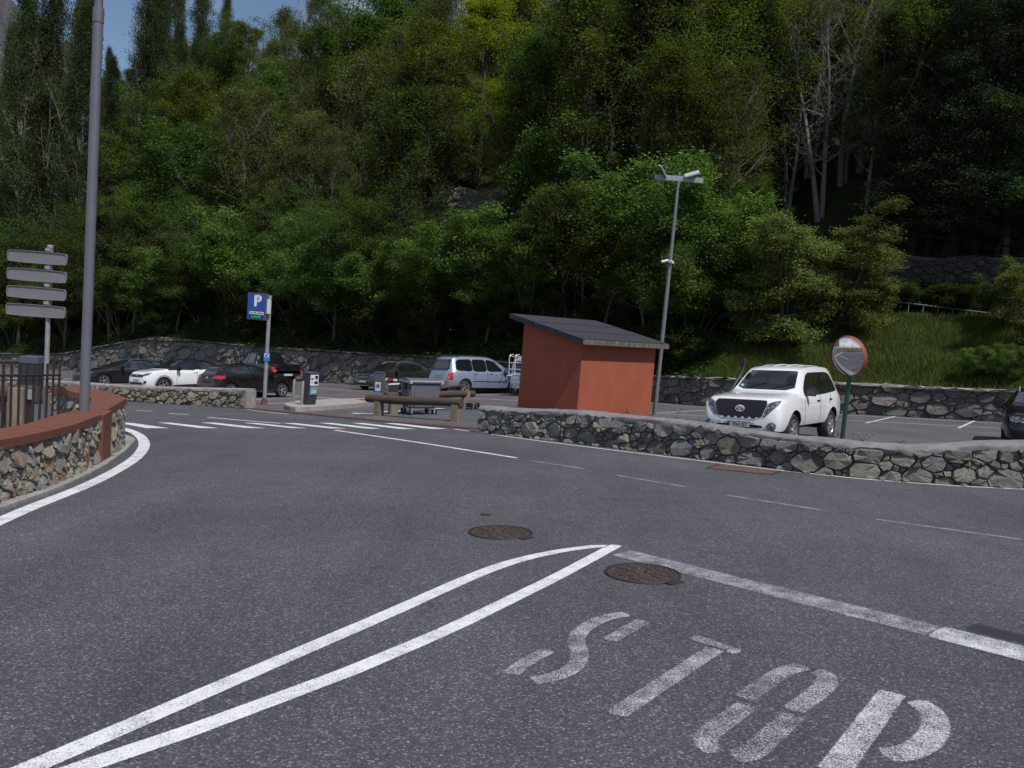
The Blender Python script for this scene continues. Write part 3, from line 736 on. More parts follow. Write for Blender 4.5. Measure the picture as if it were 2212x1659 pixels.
SC_ = G(1245, 905); E1 = Vector((0.75, 0.66, 0)).normalized(); E2 = Vector((-E1.y, E1.x, 0))
def reach(C, e, px):
    """how far along e from C until the ground point falls in column px"""
    lo, hi = 0.0, 8.0
    f = lambda t: (lambda v: 1106 + 1736 * v.dot(VR) / v.dot(VF))(Vector((C.x + e.x * t, C.y + e.y * t, gz(C.x + e.x * t, C.y + e.y * t))) - CAM)
    inc = f(8.0) > f(0.0)
    for _ in range(50):
        m = (lo + hi) / 2
        if (f(m) < px) == inc: lo = m
        else: hi = m
    return lo
L1 = reach(SC_, E1, 1403); L2 = reach(SC_, E2, 1117)
z0 = SC_.z
hF = HT(SC_, 739.5); Lc = SC_ + E2 * L2; Lc.z = gz(Lc.x, Lc.y)
zB = Lc.z + HT(Lc, 694.6)           # top of the wall at the back
zF = z0 + hF
print('shed', L1, L2, hF, zB - z0)
shed = empty('shed', SC_, label='small terracotta red rendered shed with a dark sloping roof', cat='shed')
def S3(a, b, z): p = E1 * a + E2 * b; return Vector((p.x, p.y, z - z0))
slope = (zB - zF) / L2
zt = lambda b: zF + slope * b
def wall_quad(pts, thick_dir, th, name):
    bm = bmesh.new(); A = [bm.verts.new(p) for p in pts]; B = [bm.verts.new(p + thick_dir * th) for p in pts]; n = len(pts)
    bm.faces.new(A); bm.faces.new(list(reversed(B)))
    for i in range(n): bm.faces.new((A[i], B[i], B[(i + 1) % n], A[(i + 1) % n]))
    bmesh.ops.recalc_face_normals(bm, faces=bm.faces); return bmesh_obj(name, bm, M_render, shed)
zb_ = z0 - 1.2
wall_quad([S3(0, 0, zb_), S3(L1, 0, zb_), S3(L1, 0, zt(0)), S3(0, 0, zt(0))], E2, 0.15, 'wall')
wall_quad([S3(0, 0.15, zb_), S3(0, L2, zb_), S3(0, L2, zt(L2)), S3(0, 0.15, zt(0.15))], E1, 0.15, 'wall')
wall_quad([S3(L1, 0.15, zb_), S3(L1, L2, zb_), S3(L1, L2, zt(L2)), S3(L1, 0.15, zt(0.15))], -E1, 0.15, 'wall')
wall_quad([S3(0.15, L2, zb_), S3(L1 - 0.15, L2, zb_), S3(L1 - 0.15, L2, zt(L2)), S3(0.15, L2, zt(L2))], -E2, 0.15, 'wall')
of, ob, ol, orr, th = 0.34, 0.42, 0.34, 0.30, 0.185
def roof_pt(a, b, k): return S3(a, b, zt(b) + 0.004 + k * th)
bm = bmesh.new(); cs = [(-ol, -of), (L1 + orr, -of), (L1 + orr, L2 + ob), (-ol, L2 + ob)]
lo = [bm.verts.new(roof_pt(a, b, 0)) for a, b in cs]; hi = [bm.verts.new(roof_pt(a, b, 0.86)) for a, b in cs]
bm.faces.new(hi); bm.faces.new(list(reversed(lo)))
for i in range(4): bm.faces.new((lo[i], lo[(i + 1) % 4], hi[(i + 1) % 4], hi[i]))
bmesh.ops.recalc_face_normals(bm, faces=bm.faces)
roof = bmesh_obj('roof', bm, M_fascia, shed)
# felt sheets lapped across the roof, turned down at the sides
nS = 6
for i in range(nS):
    b0 = -of + 0.02 + (L2 + ob + of - 0.02) * i / nS - (0.05 if i else 0); b1 = -of + 0.02 + (L2 + ob + of - 0.02) * (i + 1) / nS
    bm = bmesh.new(); a0, a1 = -ol - 0.025, L1 + orr + 0.025; lift = 0.90 if i % 2 else 0.935
    P_ = [roof_pt(a0, b0, 0.12), roof_pt(a0, b0, lift + 0.05), roof_pt(a1, b0, lift + 0.05), roof_pt(a1, b0, 0.12)]
    Q_ = [roof_pt(a0, b1, 0.12), roof_pt(a0, b1, lift + 0.03), roof_pt(a1, b1, lift + 0.03), roof_pt(a1, b1, 0.12)]
    va = [bm.verts.new(p) for p in P_]; vb = [bm.verts.new(p) for p in Q_]
    for k in range(3): bm.faces.new((va[k], va[k + 1], vb[k + 1], vb[k]))
    bmesh.ops.recalc_face_normals(bm, faces=bm.faces); bmesh_obj('felt_sheet', bm, M_felt, roof)
# joints in the fascia: separate lead-coloured strips
for k in range(1, 4):
    a = -ol + (L1 + ol + orr) * k / 4; bm = bmesh.new(); c = roof_pt(a, -of - 0.006, 0.45)
    add_box(bm, c, (0.012, 0.012, th * 0.8), Matrix.Rotation(math.atan2(E1.y, E1.x), 3, 'Z')); bmesh_obj('fascia_joint', bm, M_dkmetal, roof)

# ------------------------------------------------------------------ flood-light mast
M_white_plastic = plain('white_plastic', (0.62, 0.63, 0.66), 0.4)
B = SC_ + E1 * (L1 + 0.75) + E2 * 1.9; B.z = gz(B.x, B.y)
v = AT(1418, 860, 1.0) - CAM
# the mast stands just behind the shed; put its foot where its line meets the ground there
Yb = 29.5; B = AT(1415, 880, Yb); B.z = gz(B.x, B.y)
hm = HT(B, 371)
mast = empty('flood_light_mast', B, label='tall slim mast with two flood lights and a small camera behind the shed', cat='light mast')
lean = Vector((0.10, 0, 0)); top = Vector((0.008 * hm, 0, hm))
mp_ = lambda k: top * k
bm = bmesh.new(); add_tube(bm, [mp_(0), mp_(0.55), mp_(1.0)], [0.085, 0.07, 0.05], 12); bmesh_obj('pole', bm, plain('dull_mast_steel', (0.16, 0.17, 0.19), 0.55, 0.2, 0.12, 2.0), mast, 40)
bm = bmesh.new(); add_box(bm, mp_(0.972), (1.75, 0.10, 0.19), None, 0.01); bmesh_obj('crossarm', bm, M_steel, mast)
for s, tilt, rz in ((-1, 0.95, 0.55), (1, 0.35, -0.25)):
    bm = bmesh.new(); R = Matrix.Rotation(rz, 3, 'Z') @ Matrix.Rotation(tilt * (-s) * 0.9, 3, 'Y') @ Matrix.Rotation(0.5, 3, 'X')
    c = mp_(0.985) + Vector((0.62 * s if s < 0 else 0.42, -0.16, 0.06))
    add_box(bm, c, (0.52, 0.38, 0.055), R, 0.015); o = bmesh_obj('flood_light', bm, plain('pale_grey_casing', (0.42, 0.43, 0.46), 0.4), mast)
    bm = bmesh.new(); add_box(bm, c + R @ Vector((0, 0, -0.030)), (0.44, 0.30, 0.010), R); bmesh_obj('lens', bm, plain('flood_lens', (0.10, 0.10, 0.11), 0.15), o)
    bm = bmesh.new(); add_tube(bm, [mp_(0.972) + Vector((0.55 * s, -0.06, 0)), c], 0.02, 6); bmesh_obj('bracket', bm, M_steel, o)
hc = HT(B, 566); c = Vector((0.008 * hc, 0, hc))
bm = bmesh.new(); add_tube(bm, [c + Vector((-0.34, -0.16, -0.03)), c + Vector((-0.10, -0.12, 0.05))], 0.05, 10); add_tube(bm, [c + Vector((-0.02, -0.10, 0.0)), c + Vector((0.05, -0.30, -0.02))], 0.05, 10)
add_box(bm, c + Vector((0, -0.09, 0)), (0.14, 0.10, 0.12), None, 0.02); bmesh_obj('camera', bm, M_white_plastic, mast)

# ------------------------------------------------------------------ lamp post, left
B = AT(181, 905, 13.15); B.z = gz(B.x, B.y)
lamp = empty('lamp_post', B, label='tall plain grey lamp post rising from behind the planter wall', cat='lamp post')
hcol = HT(B, 32); hend = HT(B, -140)
bm = bmesh.new(); add_tube(bm, [(0, 0, -0.1), (0, 0, hcol * 0.5), (0, 0, hcol)], [0.078, 0.077, 0.076], 20); bmesh_obj('pole', bm, M_greypaint, lamp, 40)
bm = bmesh.new(); add_lathe(bm, [(0.076, hcol - 0.12), (0.084, hcol - 0.12), (0.084, hcol + 0.10), (0.06, hcol + 0.10)], 20); bmesh_obj('collar', bm, M_greypaint, lamp, 40)
bm = bmesh.new(); pts = [Vector((0, 0, hcol + 0.05)), Vector((0, 0, hcol + 0.30)), Vector((0.01, 0.0, hcol + 0.8)), Vector((0.15, 0.03, hcol + 1.15)), Vector((0.45, 0.1, hcol + 1.35)), Vector((1.1, 0.2, hcol + 1.42))]
add_tube(bm, pts, [0.062, 0.062, 0.06, 0.055, 0.05, 0.05], 16); bmesh_obj('arm', bm, M_greypaint, lamp, 60)
bm = bmesh.new(); add_box(bm, pts[-1] + Vector((0.3, 0.05, 0)), (0.7, 0.3, 0.12), None, 0.04); bmesh_obj('lamp_head', bm, M_greypaint, lamp)

# ------------------------------------------------------------------ sign post with four blank backs
B = AT(97, 905, 13.6); B.z = gz(B.x, B.y)
sg = empty('direction_sign', B, label='post carrying four grey sign boards seen from behind', cat='sign')
ht = HT(B, 531)
bm = bmesh.new(); add_tube(bm, [(0, 0, -0.1), (0, 0, ht)], 0.038, 14)
add_lathe(bm, [(0.046, ht - 0.09), (0.05, ht - 0.07), (0.05, ht), (0.03, ht + 0.015)], 14); bmesh_obj('pole', bm, M_steel, sg, 40)
M_board = plain('sign_board_back', (0.17, 0.17, 0.19), 0.6, 0.15, 0.12, 3.0)
for k, (yl, yr, yb) in enumerate(((56, 88, 142), (160, 187, 246), (263, 287, 347), (368, 382, 449))):
    yc = ((yl + yr) / 2 + yb) / 2; zc = HT(B, ZN(0, yc)[1]); 
    bm = bmesh.new(); wd, hg, r = 0.95, 0.205, 0.035
    pl = [(-wd / 2 + r, -hg / 2), (wd / 2 - r, -hg / 2), (wd / 2, -hg / 2 + r), (wd / 2, hg / 2 - r), (wd / 2 - r, hg / 2), (-wd / 2 + r, hg / 2), (-wd / 2, hg / 2 - r), (-wd / 2, -hg / 2 + r)]
    pl = chaikin(pl, 1)
    for yy, sc_ in ((0.0, 1.0),):
        A = [bm.verts.new((p[0], -0.02, p[1])) for p in pl]; Bv = [bm.verts.new((p[0], 0.022, p[1])) for p in pl]
        Ci = [bm.verts.new((p[0] * 0.975, -0.02, p[1] * 0.90)) for p in pl]; Di = [bm.verts.new((p[0] * 0.975, -0.004, p[1] * 0.90)) for p in pl]
        n = len(pl)
        for i in range(n):
            j = (i + 1) % n
            bm.faces.new((A[i], A[j], Ci[j], Ci[i])); bm.faces.new((Ci[i], Ci[j], Di[j], Di[i])); bm.faces.new((A[i], Bv[i], Bv[j], A[j]))
        bm.faces.new(Di); bm.faces.new(list(reversed(Bv)))
    bmesh.ops.recalc_face_normals(bm, faces=bm.faces)
    o = bmesh_obj('sign_board', bm, M_board, sg); o.location = (-0.165, -0.075, zc); o.rotation_euler = (0, 0, 0.10)
    bm = bmesh.new(); add_lathe(bm, [(0.044, -0.045), (0.05, -0.035), (0.05, 0.035), (0.044, 0.045)], 14); add_box(bm, (0, -0.05, 0), (0.08, 0.06, 0.05)); c = bmesh_obj('clamp', bm, M_steel, sg, 40); c.location = (0, 0, zc + 0.145)

# ------------------------------------------------------------------ rusty railing behind the planter
M_rail = plain('rusty_railing_iron', (0.038, 0.024, 0.026), 0.7, 0.2, 0.3, 9.0)
ends = [AT(*ZV(40, 1490), 11.7), AT(*ZV(1130, 1330), 13.9)]
for e in ends: e.z = gz(e.x, e.y)
rl = empty('railing', ends[0], label='rusty iron bar railing standing behind the planter wall', cat='railing')
tops = [AT(*ZV(60, 308), 11.7).z, AT(*ZV(1130, 330), 13.9).z]; rz_ = [AT(*ZV(20, 555), 11.7).z, AT(*ZV(1170, 552), 13.9).z]
for k in range(-4, 9):
    q = k / 8.0; p = ends[0].lerp(ends[1], q); zt_ = tops[0] + (tops[1] - tops[0]) * q
    bm = bmesh.new(); add_box(bm, (p.x - ends[0].x, p.y - ends[0].y, (zt_ + p.z + 0.1) / 2 - ends[0].z), (0.028, 0.028, zt_ - p.z - 0.1)); bmesh_obj('bar', bm, M_rail, rl)
a = ends[0].lerp(ends[1], -0.5); b = ends[0].lerp(ends[1], 1.04); a.z = rz_[0] - 0.5 * (rz_[1] - rz_[0]); b.z = rz_[1] + 0.04 * (rz_[1] - rz_[0])
bm = bmesh.new(); add_tube(bm, [a - ends[0] + Vector((0, -0.03, 0)), b - ends[0] + Vector((0, -0.03, 0))], 0.018, 8); add_tube(bm, [a - ends[0] + Vector((0, 0.03, -0.07)), b - ends[0] + Vector((0, 0.03, -0.07))], 0.010, 6); bmesh_obj('rail', bm, M_rail, rl)

# ------------------------------------------------------------------ timber rails and posts
M_log = N('weathered_log'); _b = M_log; _p = _b.obj()
_w = _b.noise(_b.mapped(_p, (1.2, 14, 14)), 3.0, 5, 0.65)
_c = _b.ramp(_w, [(0.3, (0.032, 0.022, 0.018)), (0.52, (0.064, 0.045, 0.036)), (0.75, (0.108, 0.080, 0.060))])
_b.bsdf(_c, 0.85, 0, _b.bump(_w, 0.5, 0.02)); M_log = _b.m
M_post = N('weathered_post'); _b = M_post; _p = _b.obj()
_w = _b.noise(_b.mapped(_p, (14, 14, 1.2)), 3.0, 5, 0.65)
_c = _b.ramp(_w, [(0.3, (0.10, 0.080, 0.058)), (0.52, (0.20, 0.165, 0.125)), (0.75, (0.28, 0.235, 0.175))])
_b.bsdf(_c, 0.85, 0, _b.bump(_w, 0.5, 0.02)); M_post = _b.m
def log_between(name, a, b, r, parent, org, seed=0):
    rng = random.Random(seed); bm = bmesh.new(); d = b - a; n = 9; L = d.length
    ring_ = []
    for i in range(n + 1):
        k = i / n; rr = r * (1 + 0.04 * math.sin(k * 5 + seed)) * (0.93 if i in (0, n) else 1)
        ring_.append((Vector((L * k, 0.012 * math.sin(k * 7 + seed), 0.012 * math.cos(k * 6 + seed))), rr))
    add_tube(bm, [p for p, _ in ring_], [q for _, q in ring_], 12)
    o = bmesh_obj(name, bm, M_log, parent, 40)
    x = d.normalized(); z = (Vector((0, 0, 1)) - x * x.z).normalized(); y = z.cross(x)
    o.matrix_local = frame_matrix(a - org, x, y, z); return o
def post_at(p, h, s, parent, org, rz=0.0, name='post'):
    bm = bmesh.new(); add_box(bm, (0, 0, h / 2 - 0.1), (s, s, h + 0.2), None, 0.02); o = bmesh_obj(name, bm, M_post, parent)
    o.location = p - org; o.rotation_euler = (0, 0, rz); return o
p1, p2 = G(*Z3(965, 1172)), G(*Z3(1630, 1222))
zl = HT(p1, Z3(0, 1028)[1]); zr = HT(p2, Z3(0, 1062)[1]); dv = (p2 - p1); ang = math.atan2(dv.y, dv.x)
fr = empty('log_barrier', p1, label='front timber barrier: thick horizontal log on two square posts by the drain', cat='barrier')
for p, h in ((p1, zl), (p2, zr)): post_at(p, h - 0.05, 0.25, fr, p1, ang)
a = p1 + Vector((0, 0, zl)) - dv * 0.17; b = p2 + Vector((0, 0, zr)) + dv * 0.055; log_between('log', a, b, 0.135, fr, p1, 1)
q1, q2 = G(*Z3(1090, 1158)), G(*Z3(1712, 1112))
br = empty('log_barrier', q2, label='rear timber barrier of two logs with grey end plate behind the waste bin', cat='barrier')
h1, h2 = HT(q1, Z3(0, 1000)[1]), HT(q2, Z3(0, 985)[1])
for p, h in ((q1, h1), (q2, h2 + 0.12)): post_at(p, h, 0.27, br, q2, 0.5)
dv = (q2 + Vector((0, 0, h2))) - (q1 + Vector((0, 0, h1)))
log_between('log', q1 + Vector((0, 0, h1)) - dv * 0.10, q2 + Vector((0, 0, h2)) + dv * 0.12, 0.13, br, q2, 2)
e = Vector((0.8, -0.6, 0)); c0 = q2 + Vector((0, 0, h2 - 0.36)); log_between('log', c0 - e * 1.6, c0 + e * 0.62, 0.13, br, q2, 3)
bm = bmesh.new(); cc = c0 + e * 0.40 - q2 + Vector((-0.12, -0.22, 0)); add_box(bm, cc, (0.34, 0.03, 0.24), Matrix.Rotation(-0.3, 3, 'Z')); pl_ = bmesh_obj('end_plate', bm, M_steel, br)
bm = bmesh.new(); add_box(bm, cc + Vector((-0.006, -0.022, 0)), (0.27, 0.012, 0.17), Matrix.Rotation(-0.3, 3, 'Z')); bmesh_obj('recess', bm, M_black, pl_)
k0 = G(*Z3(1480, 1010)); k1 = G(*Z3(1690, 990))
pr = empty('plank_rail', k0, label='short pale plank rail behind the rear log barrier, below the minivan', cat='barrier')
k0b = k0 + Vector((0, 0, 0.42)); k1b = k1 + Vector((0, 0, 0.5)); log_between('plank', k0b - (k1b - k0b) * 0.1, k1b + (k1b - k0b) * 0.1, 0.07, pr, k0, 4)
for p in (k0, k1): post_at(p, 0.46, 0.16, pr, k0, 0.4)
# timber gate posts behind the railing, far left
w1 = AT(*ZV(300, 1390), 16.2); w1.z = gz(w1.x, w1.y)
wp = empty('timber_post', w1, label='round timber post on a concrete foot seen through the railing', cat='post')
hw = HT(w1, ZV(0, 810)[1]); bm = bmesh.new(); add_tube(bm, [(0, 0, 0), (0, 0, hw * 0.5), (0, 0, hw)], [0.165, 0.16, 0.155], 14); o = bmesh_obj('post', bm, M_post, wp, 50)
bm = bmesh.new(); add_lathe(bm, [(0.27, -0.1), (0.27, 0.16), (0.25, 0.19), (0.16, 0.19)], 20); bmesh_obj('foot', bm, M_kerb, wp)
w2 = G(*ZV(800, 560)); w3 = G(*ZV(-400, 590))
fb = empty('timber_fence', w2, label='pale log fence behind the low rubble wall at far left', cat='fence')
hf1 = HT(w2, ZV(0, 280)[1]); hf2 = HT(w3, ZV(0, 300)[1])
log_between('log', w3 + Vector((0, 0, hf2)), w2 + Vector((0, 0, hf1)), 0.13, fb, w2, 6)
for k in (0, 0.5, 1.0): p = w2.lerp(w3, k); post_at(p, hf1 + (hf2 - hf1) * k, 0.2, fb, w2, 0.2)
lb0 = AT(*ZV(420, 920), 18.0); lb1 = AT(*ZV(-300, 890), 18.6)
lb = empty('log_barrier', Vector((lb1.x, lb1.y, gz(lb1.x, lb1.y))), label='dark log with a grey end plate seen through the railing', cat='barrier')
o_ = lb.location.copy(); end = AT(*ZV(700, 930), 18.0); log_between('log', lb1, end, 0.20, lb, o_, 8)
for k in (0.3, 0.8):
    p = lb1.lerp(end, k); p.z = gz(p.x, p.y); post_at(p, lb1.z - p.z + 0.05, 0.22, lb, o_, 0.1)
bm = bmesh.new(); add_box(bm, AT(*ZV(500, 925), 17.75) - o_, (0.32, 0.03, 0.22)); bmesh_obj('end_plate', bm, M_steel, lb)

# ------------------------------------------------------------------ parking machines, island, bollards
M_mach = plain('anthracite_housing', (0.030, 0.032, 0.048), 0.42, 0.0, 0.12, 3.0)
M_mach_l = plain('grey_blue_housing', (0.085, 0.092, 0.12), 0.45, 0, 0.1, 3.0)
M_panel = plain('white_enamel_panel', (0.62, 0.62, 0.64), 0.4, 0, 0.06, 6.0)
M_screen = plain('dark_screen', (0.012, 0.014, 0.05), 0.15)
M_teal = plain('teal_notice', (0.16, 0.30, 0.36), 0.5)
M_bluesign = plain('traffic_blue', (0.022, 0.065, 0.30), 0.35, 0, 0.05, 3.0)
M_lightblue = plain('light_blue_sign', (0.03, 0.20, 0.50), 0.35)
M_cream = plain('white_lettering', (0.74, 0.73, 0.76), 0.4)
M_ink = plain('dark_blue_ink', (0.02, 0.025, 0.10), 0.5)
isl = [G(*Z3(*p), 0.15) for p in chaikin([(150, 1072), (185, 1050), (270, 1040), (500, 1030), (800, 1018), (1000, 1028), (1080, 1040), (900, 1055), (650, 1078), (400, 1095), (270, 1100), (190, 1092)], 1)]
cen = sum(isl, Vector()) / len(isl); cen.z = gz(cen.x, cen.y)
t = empty('traffic_island', cen, label='raised concrete island with rounded end under the parking machines', cat='kerb')
bm = bmesh.new(); add_prism(bm, [(p.x - cen.x, p.y - cen.y) for p in isl], lambda x, y: gz(x, y) - 0.05, lambda x, y: gz(x, y) + 0.15)
bmesh.ops.bevel(bm, geom=[e for e in bm.edges if all(abs(v.co.z - gz(v.co.x, v.co.y) - 0.15) < 1e-4 for v in e.verts)], offset=0.025, segments=2, affect='EDGES'); bmesh_obj('island', bm, M_kerb, t)
rp_ = [G(*Z3(*p), 0.157) for p in ((775, 1033), (830, 1026), (900, 1032), (850, 1041))]
bm = bmesh.new(); add_prism(bm, [(p.x - cen.x, p.y - cen.y) for p in rp_], lambda x, y: gz(x, y) + 0.15, lambda x, y: gz(x, y) + 0.158); bmesh_obj('red_patch', bm, plain('red_brown_plate', (0.18, 0.06, 0.045), 0.8), t)
def machine(px, py, ytop, front, label, wd=0.36, dp=0.34, mat=M_mach, kind='ticket'):
    B = G(px, py, 0.15); h = HT(B, ytop); hd = Vector((front[0], front[1], 0)).normalized(); sd = Vector((-hd.y, hd.x, 0))
    t = empty('ticket_machine', B, label=label, cat='parking machine'); t.rotation_euler = (0, 0, math.atan2(hd.y, hd.x))
    bm = bmesh.new(); prof = [(-dp / 2, 0), (dp * 0.30, 0), (dp * 0.46, h * 0.30), (dp * 0.56, h * 0.62), (dp * 0.56, h * 0.97), (dp * 0.5, h), (-dp / 2, h + 0.02)]
    A = [bm.verts.new((x, -wd / 2, z)) for x, z in prof]; C = [bm.verts.new((x, wd / 2, z)) for x, z in prof]; n = len(prof)
    bm.faces.new(A); bm.faces.new(list(reversed(C)))
    for i in range(n): bm.faces.new((A[i], C[i], C[(i + 1) % n], A[(i + 1) % n]))
    bmesh.ops.recalc_face_normals(bm, faces=bm.faces); bmesh.ops.bevel(bm, geom=list(bm.edges), offset=0.012, segments=1, affect='EDGES')
    bmesh_obj('housing', bm, mat, t)
    bm = bmesh.new(); add_box(bm, (0.02, 0, h + 0.018), (dp * 1.12, wd * 1.06, 0.03), None, 0.008); bmesh_obj('lid', bm, M_mach_l, t)
    xf = dp * 0.56 + 0.006
    if kind == 'ticket':
        bm = bmesh.new(); add_box(bm, (xf, 0.0, h * 0.795), (0.014, wd * 0.88, h * 0.345), None, 0.004); p = bmesh_obj('front_panel', bm, M_panel, t)
        for yy, zz, sy, sz in ((0.07, 0.90, 0.12, 0.08), (0.06, 0.72, 0.13, 0.10), (-0.09, 0.84, 0.09, 0.05), (0.08, 0.84, 0.08, 0.04), (-0.09, 0.73, 0.05, 0.03)):
            bm = bmesh.new(); add_box(bm, (xf + 0.009, yy * wd / 0.36, h * zz), (0.008, sy * wd / 0.36, sz)); bmesh_obj('screen', bm, M_screen, p)
        bm = bmesh.new(); R = Matrix.Rotation(0.10, 3, 'Y'); add_box(bm, (dp * 0.525 + 0.008, 0.0, h * 0.47), (0.010, wd * 0.80, h * 0.25), R); n_ = bmesh_obj('notice', bm, M_teal, t)
        for zz in (0.53, 0.47, 0.43, 0.40):
            bm = bmesh.new(); add_box(bm, (dp * 0.525 + 0.016 - (0.53 - zz) * 0.05, 0, h * zz), (0.006, wd * (0.12 if zz == 0.53 else 0.5), 0.02 if zz < 0.5 else 0.08), R); bmesh_obj('print_line', bm, M_panel if zz < 0.5 else M_ink, n_)
    return t, h, xf
machine(667, 874, 806, (0.80, -0.6), 'dark blue ticket machine with white front panel on the island', 0.40, 0.40)
t, h, xf = machine(818, 848, 805, (-0.35, -0.94), 'grey parking machine with a bus notice behind the front log', 0.46, 0.40, M_mach_l, 'other')
bm = bmesh.new(); add_box(bm, (xf - 0.01, 0.06, h * 0.33), (0.012, 0.30, 0.42)); nb = bmesh_obj('notice', bm, M_panel, t)
bm = bmesh.new(); add_box(bm, (xf - 0.002, 0.06, h * 0.33 - 0.26), (0.012, 0.30, 0.10)); bmesh_obj('notice_band', bm, M_lightblue, nb)
bm = bmesh.new(); Mx = Matrix.Translation((xf, 0.06, h * 0.36)); add_lathe(bm, [(0.10, 0.0), (0.10, 0.006), (0.078, 0.006), (0.078, 0.0)], 20, 'X', Mx)
add_box(bm, (xf + 0.003, 0.06, h * 0.36 + 0.01), (0.006, 0.09, 0.03)); add_box(bm, (xf + 0.003, 0.06, h * 0.36 - 0.02), (0.006, 0.12, 0.03)); bmesh_obj('ring_symbol', bm, M_ink, nb)
for (px, py, yt), lab in zip((ZM(885, 1365) + (ZM(0, 845)[1],), ZM(1078, 1408) + (ZM(0, 888)[1],)), ('brushed steel bollard at the tip of the island', 'brushed steel bollard against the dark ticket machine')):
    B = G(px, py, 0.15); h = HT(B, yt); t = empty('bollard', B, label=lab, cat='bollard', group='steel bollards on the island')
    bm = bmesh.new(); add_tube(bm, [(0, 0, 0), (0, 0, h - 0.02), (0, 0, h)], [0.05, 0.05, 0.04], 14); bmesh_obj('tube', bm, plain('brushed_steel', (0.36, 0.33, 0.31), 0.38, 0.6, 0.1, 8.0), t, 50)
    bm = bmesh.new(); add_lathe(bm, [(0.09, 0), (0.09, 0.012), (0.05, 0.016)], 16); bmesh_obj('flange', bm, M_steel, t)
# barrier with red and white arm
B = G(*Z3(1038, 990), 0.05); h = HT(B, Z3(0, 842)[1])
t = empty('barrier_post', B, label='slim brown post with short red and white barrier arm beside the bin', cat='barrier')
bm = bmesh.new(); add_box(bm, (0, 0, h / 2), (0.13, 0.13, h), None, 0.015); bmesh_obj('post', bm, plain('brown_post', (0.16, 0.13, 0.105), 0.6, 0.2, 0.15, 5.0), t)
for k, (x0, x1, m) in enumerate(((-0.28, -0.02, M_panel), (-0.02, 0.30, plain('signal_red', (0.36, 0.02, 0.025), 0.4)), (0.30, 0.48, M_panel))):
    bm = bmesh.new(); add_box(bm, ((x0 + x1) / 2, -0.10, h * 0.90), (x1 - x0 - 0.002, 0.05, 0.10)); bmesh_obj('arm', bm, m, t)
B = G(*Z3(1095, 1000), 0.05); t = empty('barrier_housing', B, label='low dark barrier housing with pale lid left of the bin', cat='barrier')
h = HT(B, Z3(0, 905)[1]); bm = bmesh.new(); add_box(bm, (0, 0, h / 2), (0.46, 0.42, h), None, 0.03); bmesh_obj('housing', bm, M_mach, t)
bm = bmesh.new(); add_box(bm, (0, 0, h + 0.03), (0.50, 0.46, 0.06), Matrix.Rotation(-0.12, 3, 'Y'), 0.02); bmesh_obj('lid', bm, M_panel, t)
B = AT(*ZV(635, 700), 27.0); B.z = gz(B.x, B.y); h = HT(B, ZV(0, 185)[1])
t = empty('ticket_machine', B, label='grey parking machine with light top beyond the railing, far left', cat='parking machine')
bm = bmesh.new(); add_box(bm, (0, 0, h / 2 - 0.12), (0.62, 0.5, h - 0.25), None, 0.02); bmesh_obj('housing', bm, M_mach, t)
bm = bmesh.new(); add_box(bm, (0, 0, h - 0.12), (0.65, 0.53, 0.24), None, 0.02); bmesh_obj('lid', bm, M_mach_l, t)

# ------------------------------------------------------------------ parking sign
B = G(570.5, 874.5); t = empty('parking_sign', B, label='blue P parking sign with green display on a grey pole', cat='sign')
hs = HT(B, 638)
bm = bmesh.new(); add_tube(bm, [(0, 0, 0), (0, 0, hs)], [0.072, 0.068], 14); bmesh_obj('pole', bm, M_steel, t, 40)
bm = bmesh.new(); add_tube(bm, [(0, 0, -0.05), (0, 0, 0.10), (0, 0, 0.26)], [0.13, 0.115, 0.076], 14); bmesh_obj('rusty_foot', bm, M_rust, t, 40)
rz = -0.14; R = Matrix.Rotation(rz, 4, 'Z'); zc = (HT(B, 635) + HT(B, 693)) / 2; SH = HT(B, 636) - HT(B, 693.5)
SW = 0.72
box = Matrix.Translation((-0.40, -0.10, zc)) @ R
bm = bmesh.new(); add_box(bm, (0, 0, 0), (SW, 0.17, SH), None, 0.008); cab = bmesh_obj('cabinet', bm, plain('sign_cabinet', (0.10, 0.11, 0.10), 0.5), t); cab.matrix_local = box
bm = bmesh.new(); add_box(bm, (0.0, -0.09, 0), (SW - 0.02, 0.012, SH - 0.02)); o = bmesh_obj('face', bm, M_bluesign, cab)
RX = Matrix.Rotation(math.pi / 2, 4, 'X')
def sign_text(txt, size, x, z, y, mat, parent, sx=1.0, bold=0.0, name='lettering'):
    me = text_mesh(txt, size, 0.002)
    if bold:
        bm = bmesh.new(); bm.from_mesh(me); m2 = me.copy()
        for dx, dz in ((bold, 0), (-bold, 0), (0, bold), (0, -bold), (bold * .7, bold * .7), (-bold * .7, -bold * .7)):
            n0 = len(bm.verts); bm.from_mesh(m2); bm.verts.ensure_lookup_table()
            for v in bm.verts[n0:]: v.co.x += dx; v.co.y += dz; v.co.z += 0.0006 * (1 + abs(dx) * 30)
        bm.to_mesh(me); bm.free()
    o = mobj(name, me, mat, parent); o.matrix_local = Matrix.Translation((x, y, z)) @ RX @ Matrix.Scale(sx, 4, (1, 0, 0)); return o
sign_text('P', 0.56, 0.03, SH * 0.19, -0.099, M_cream, cab, 1.0, 0.022)
bm = bmesh.new(); add_box(bm, (0.01, -0.100, -SH * 0.245), (SW * 0.76, 0.008, 0.095)); bmesh_obj('caption_plate', bm, M_cream, cab)
sign_text('VALL DEL MADRIU', 0.062, 0.01, -SH * 0.243, -0.107, M_ink, cab, 0.98, 0.003)
bm = bmesh.new(); add_box(bm, (0.0, -0.099, -SH * 0.385), (SW * 0.72, 0.008, 0.13)); disp = bmesh_obj('display', bm, M_screen, cab)
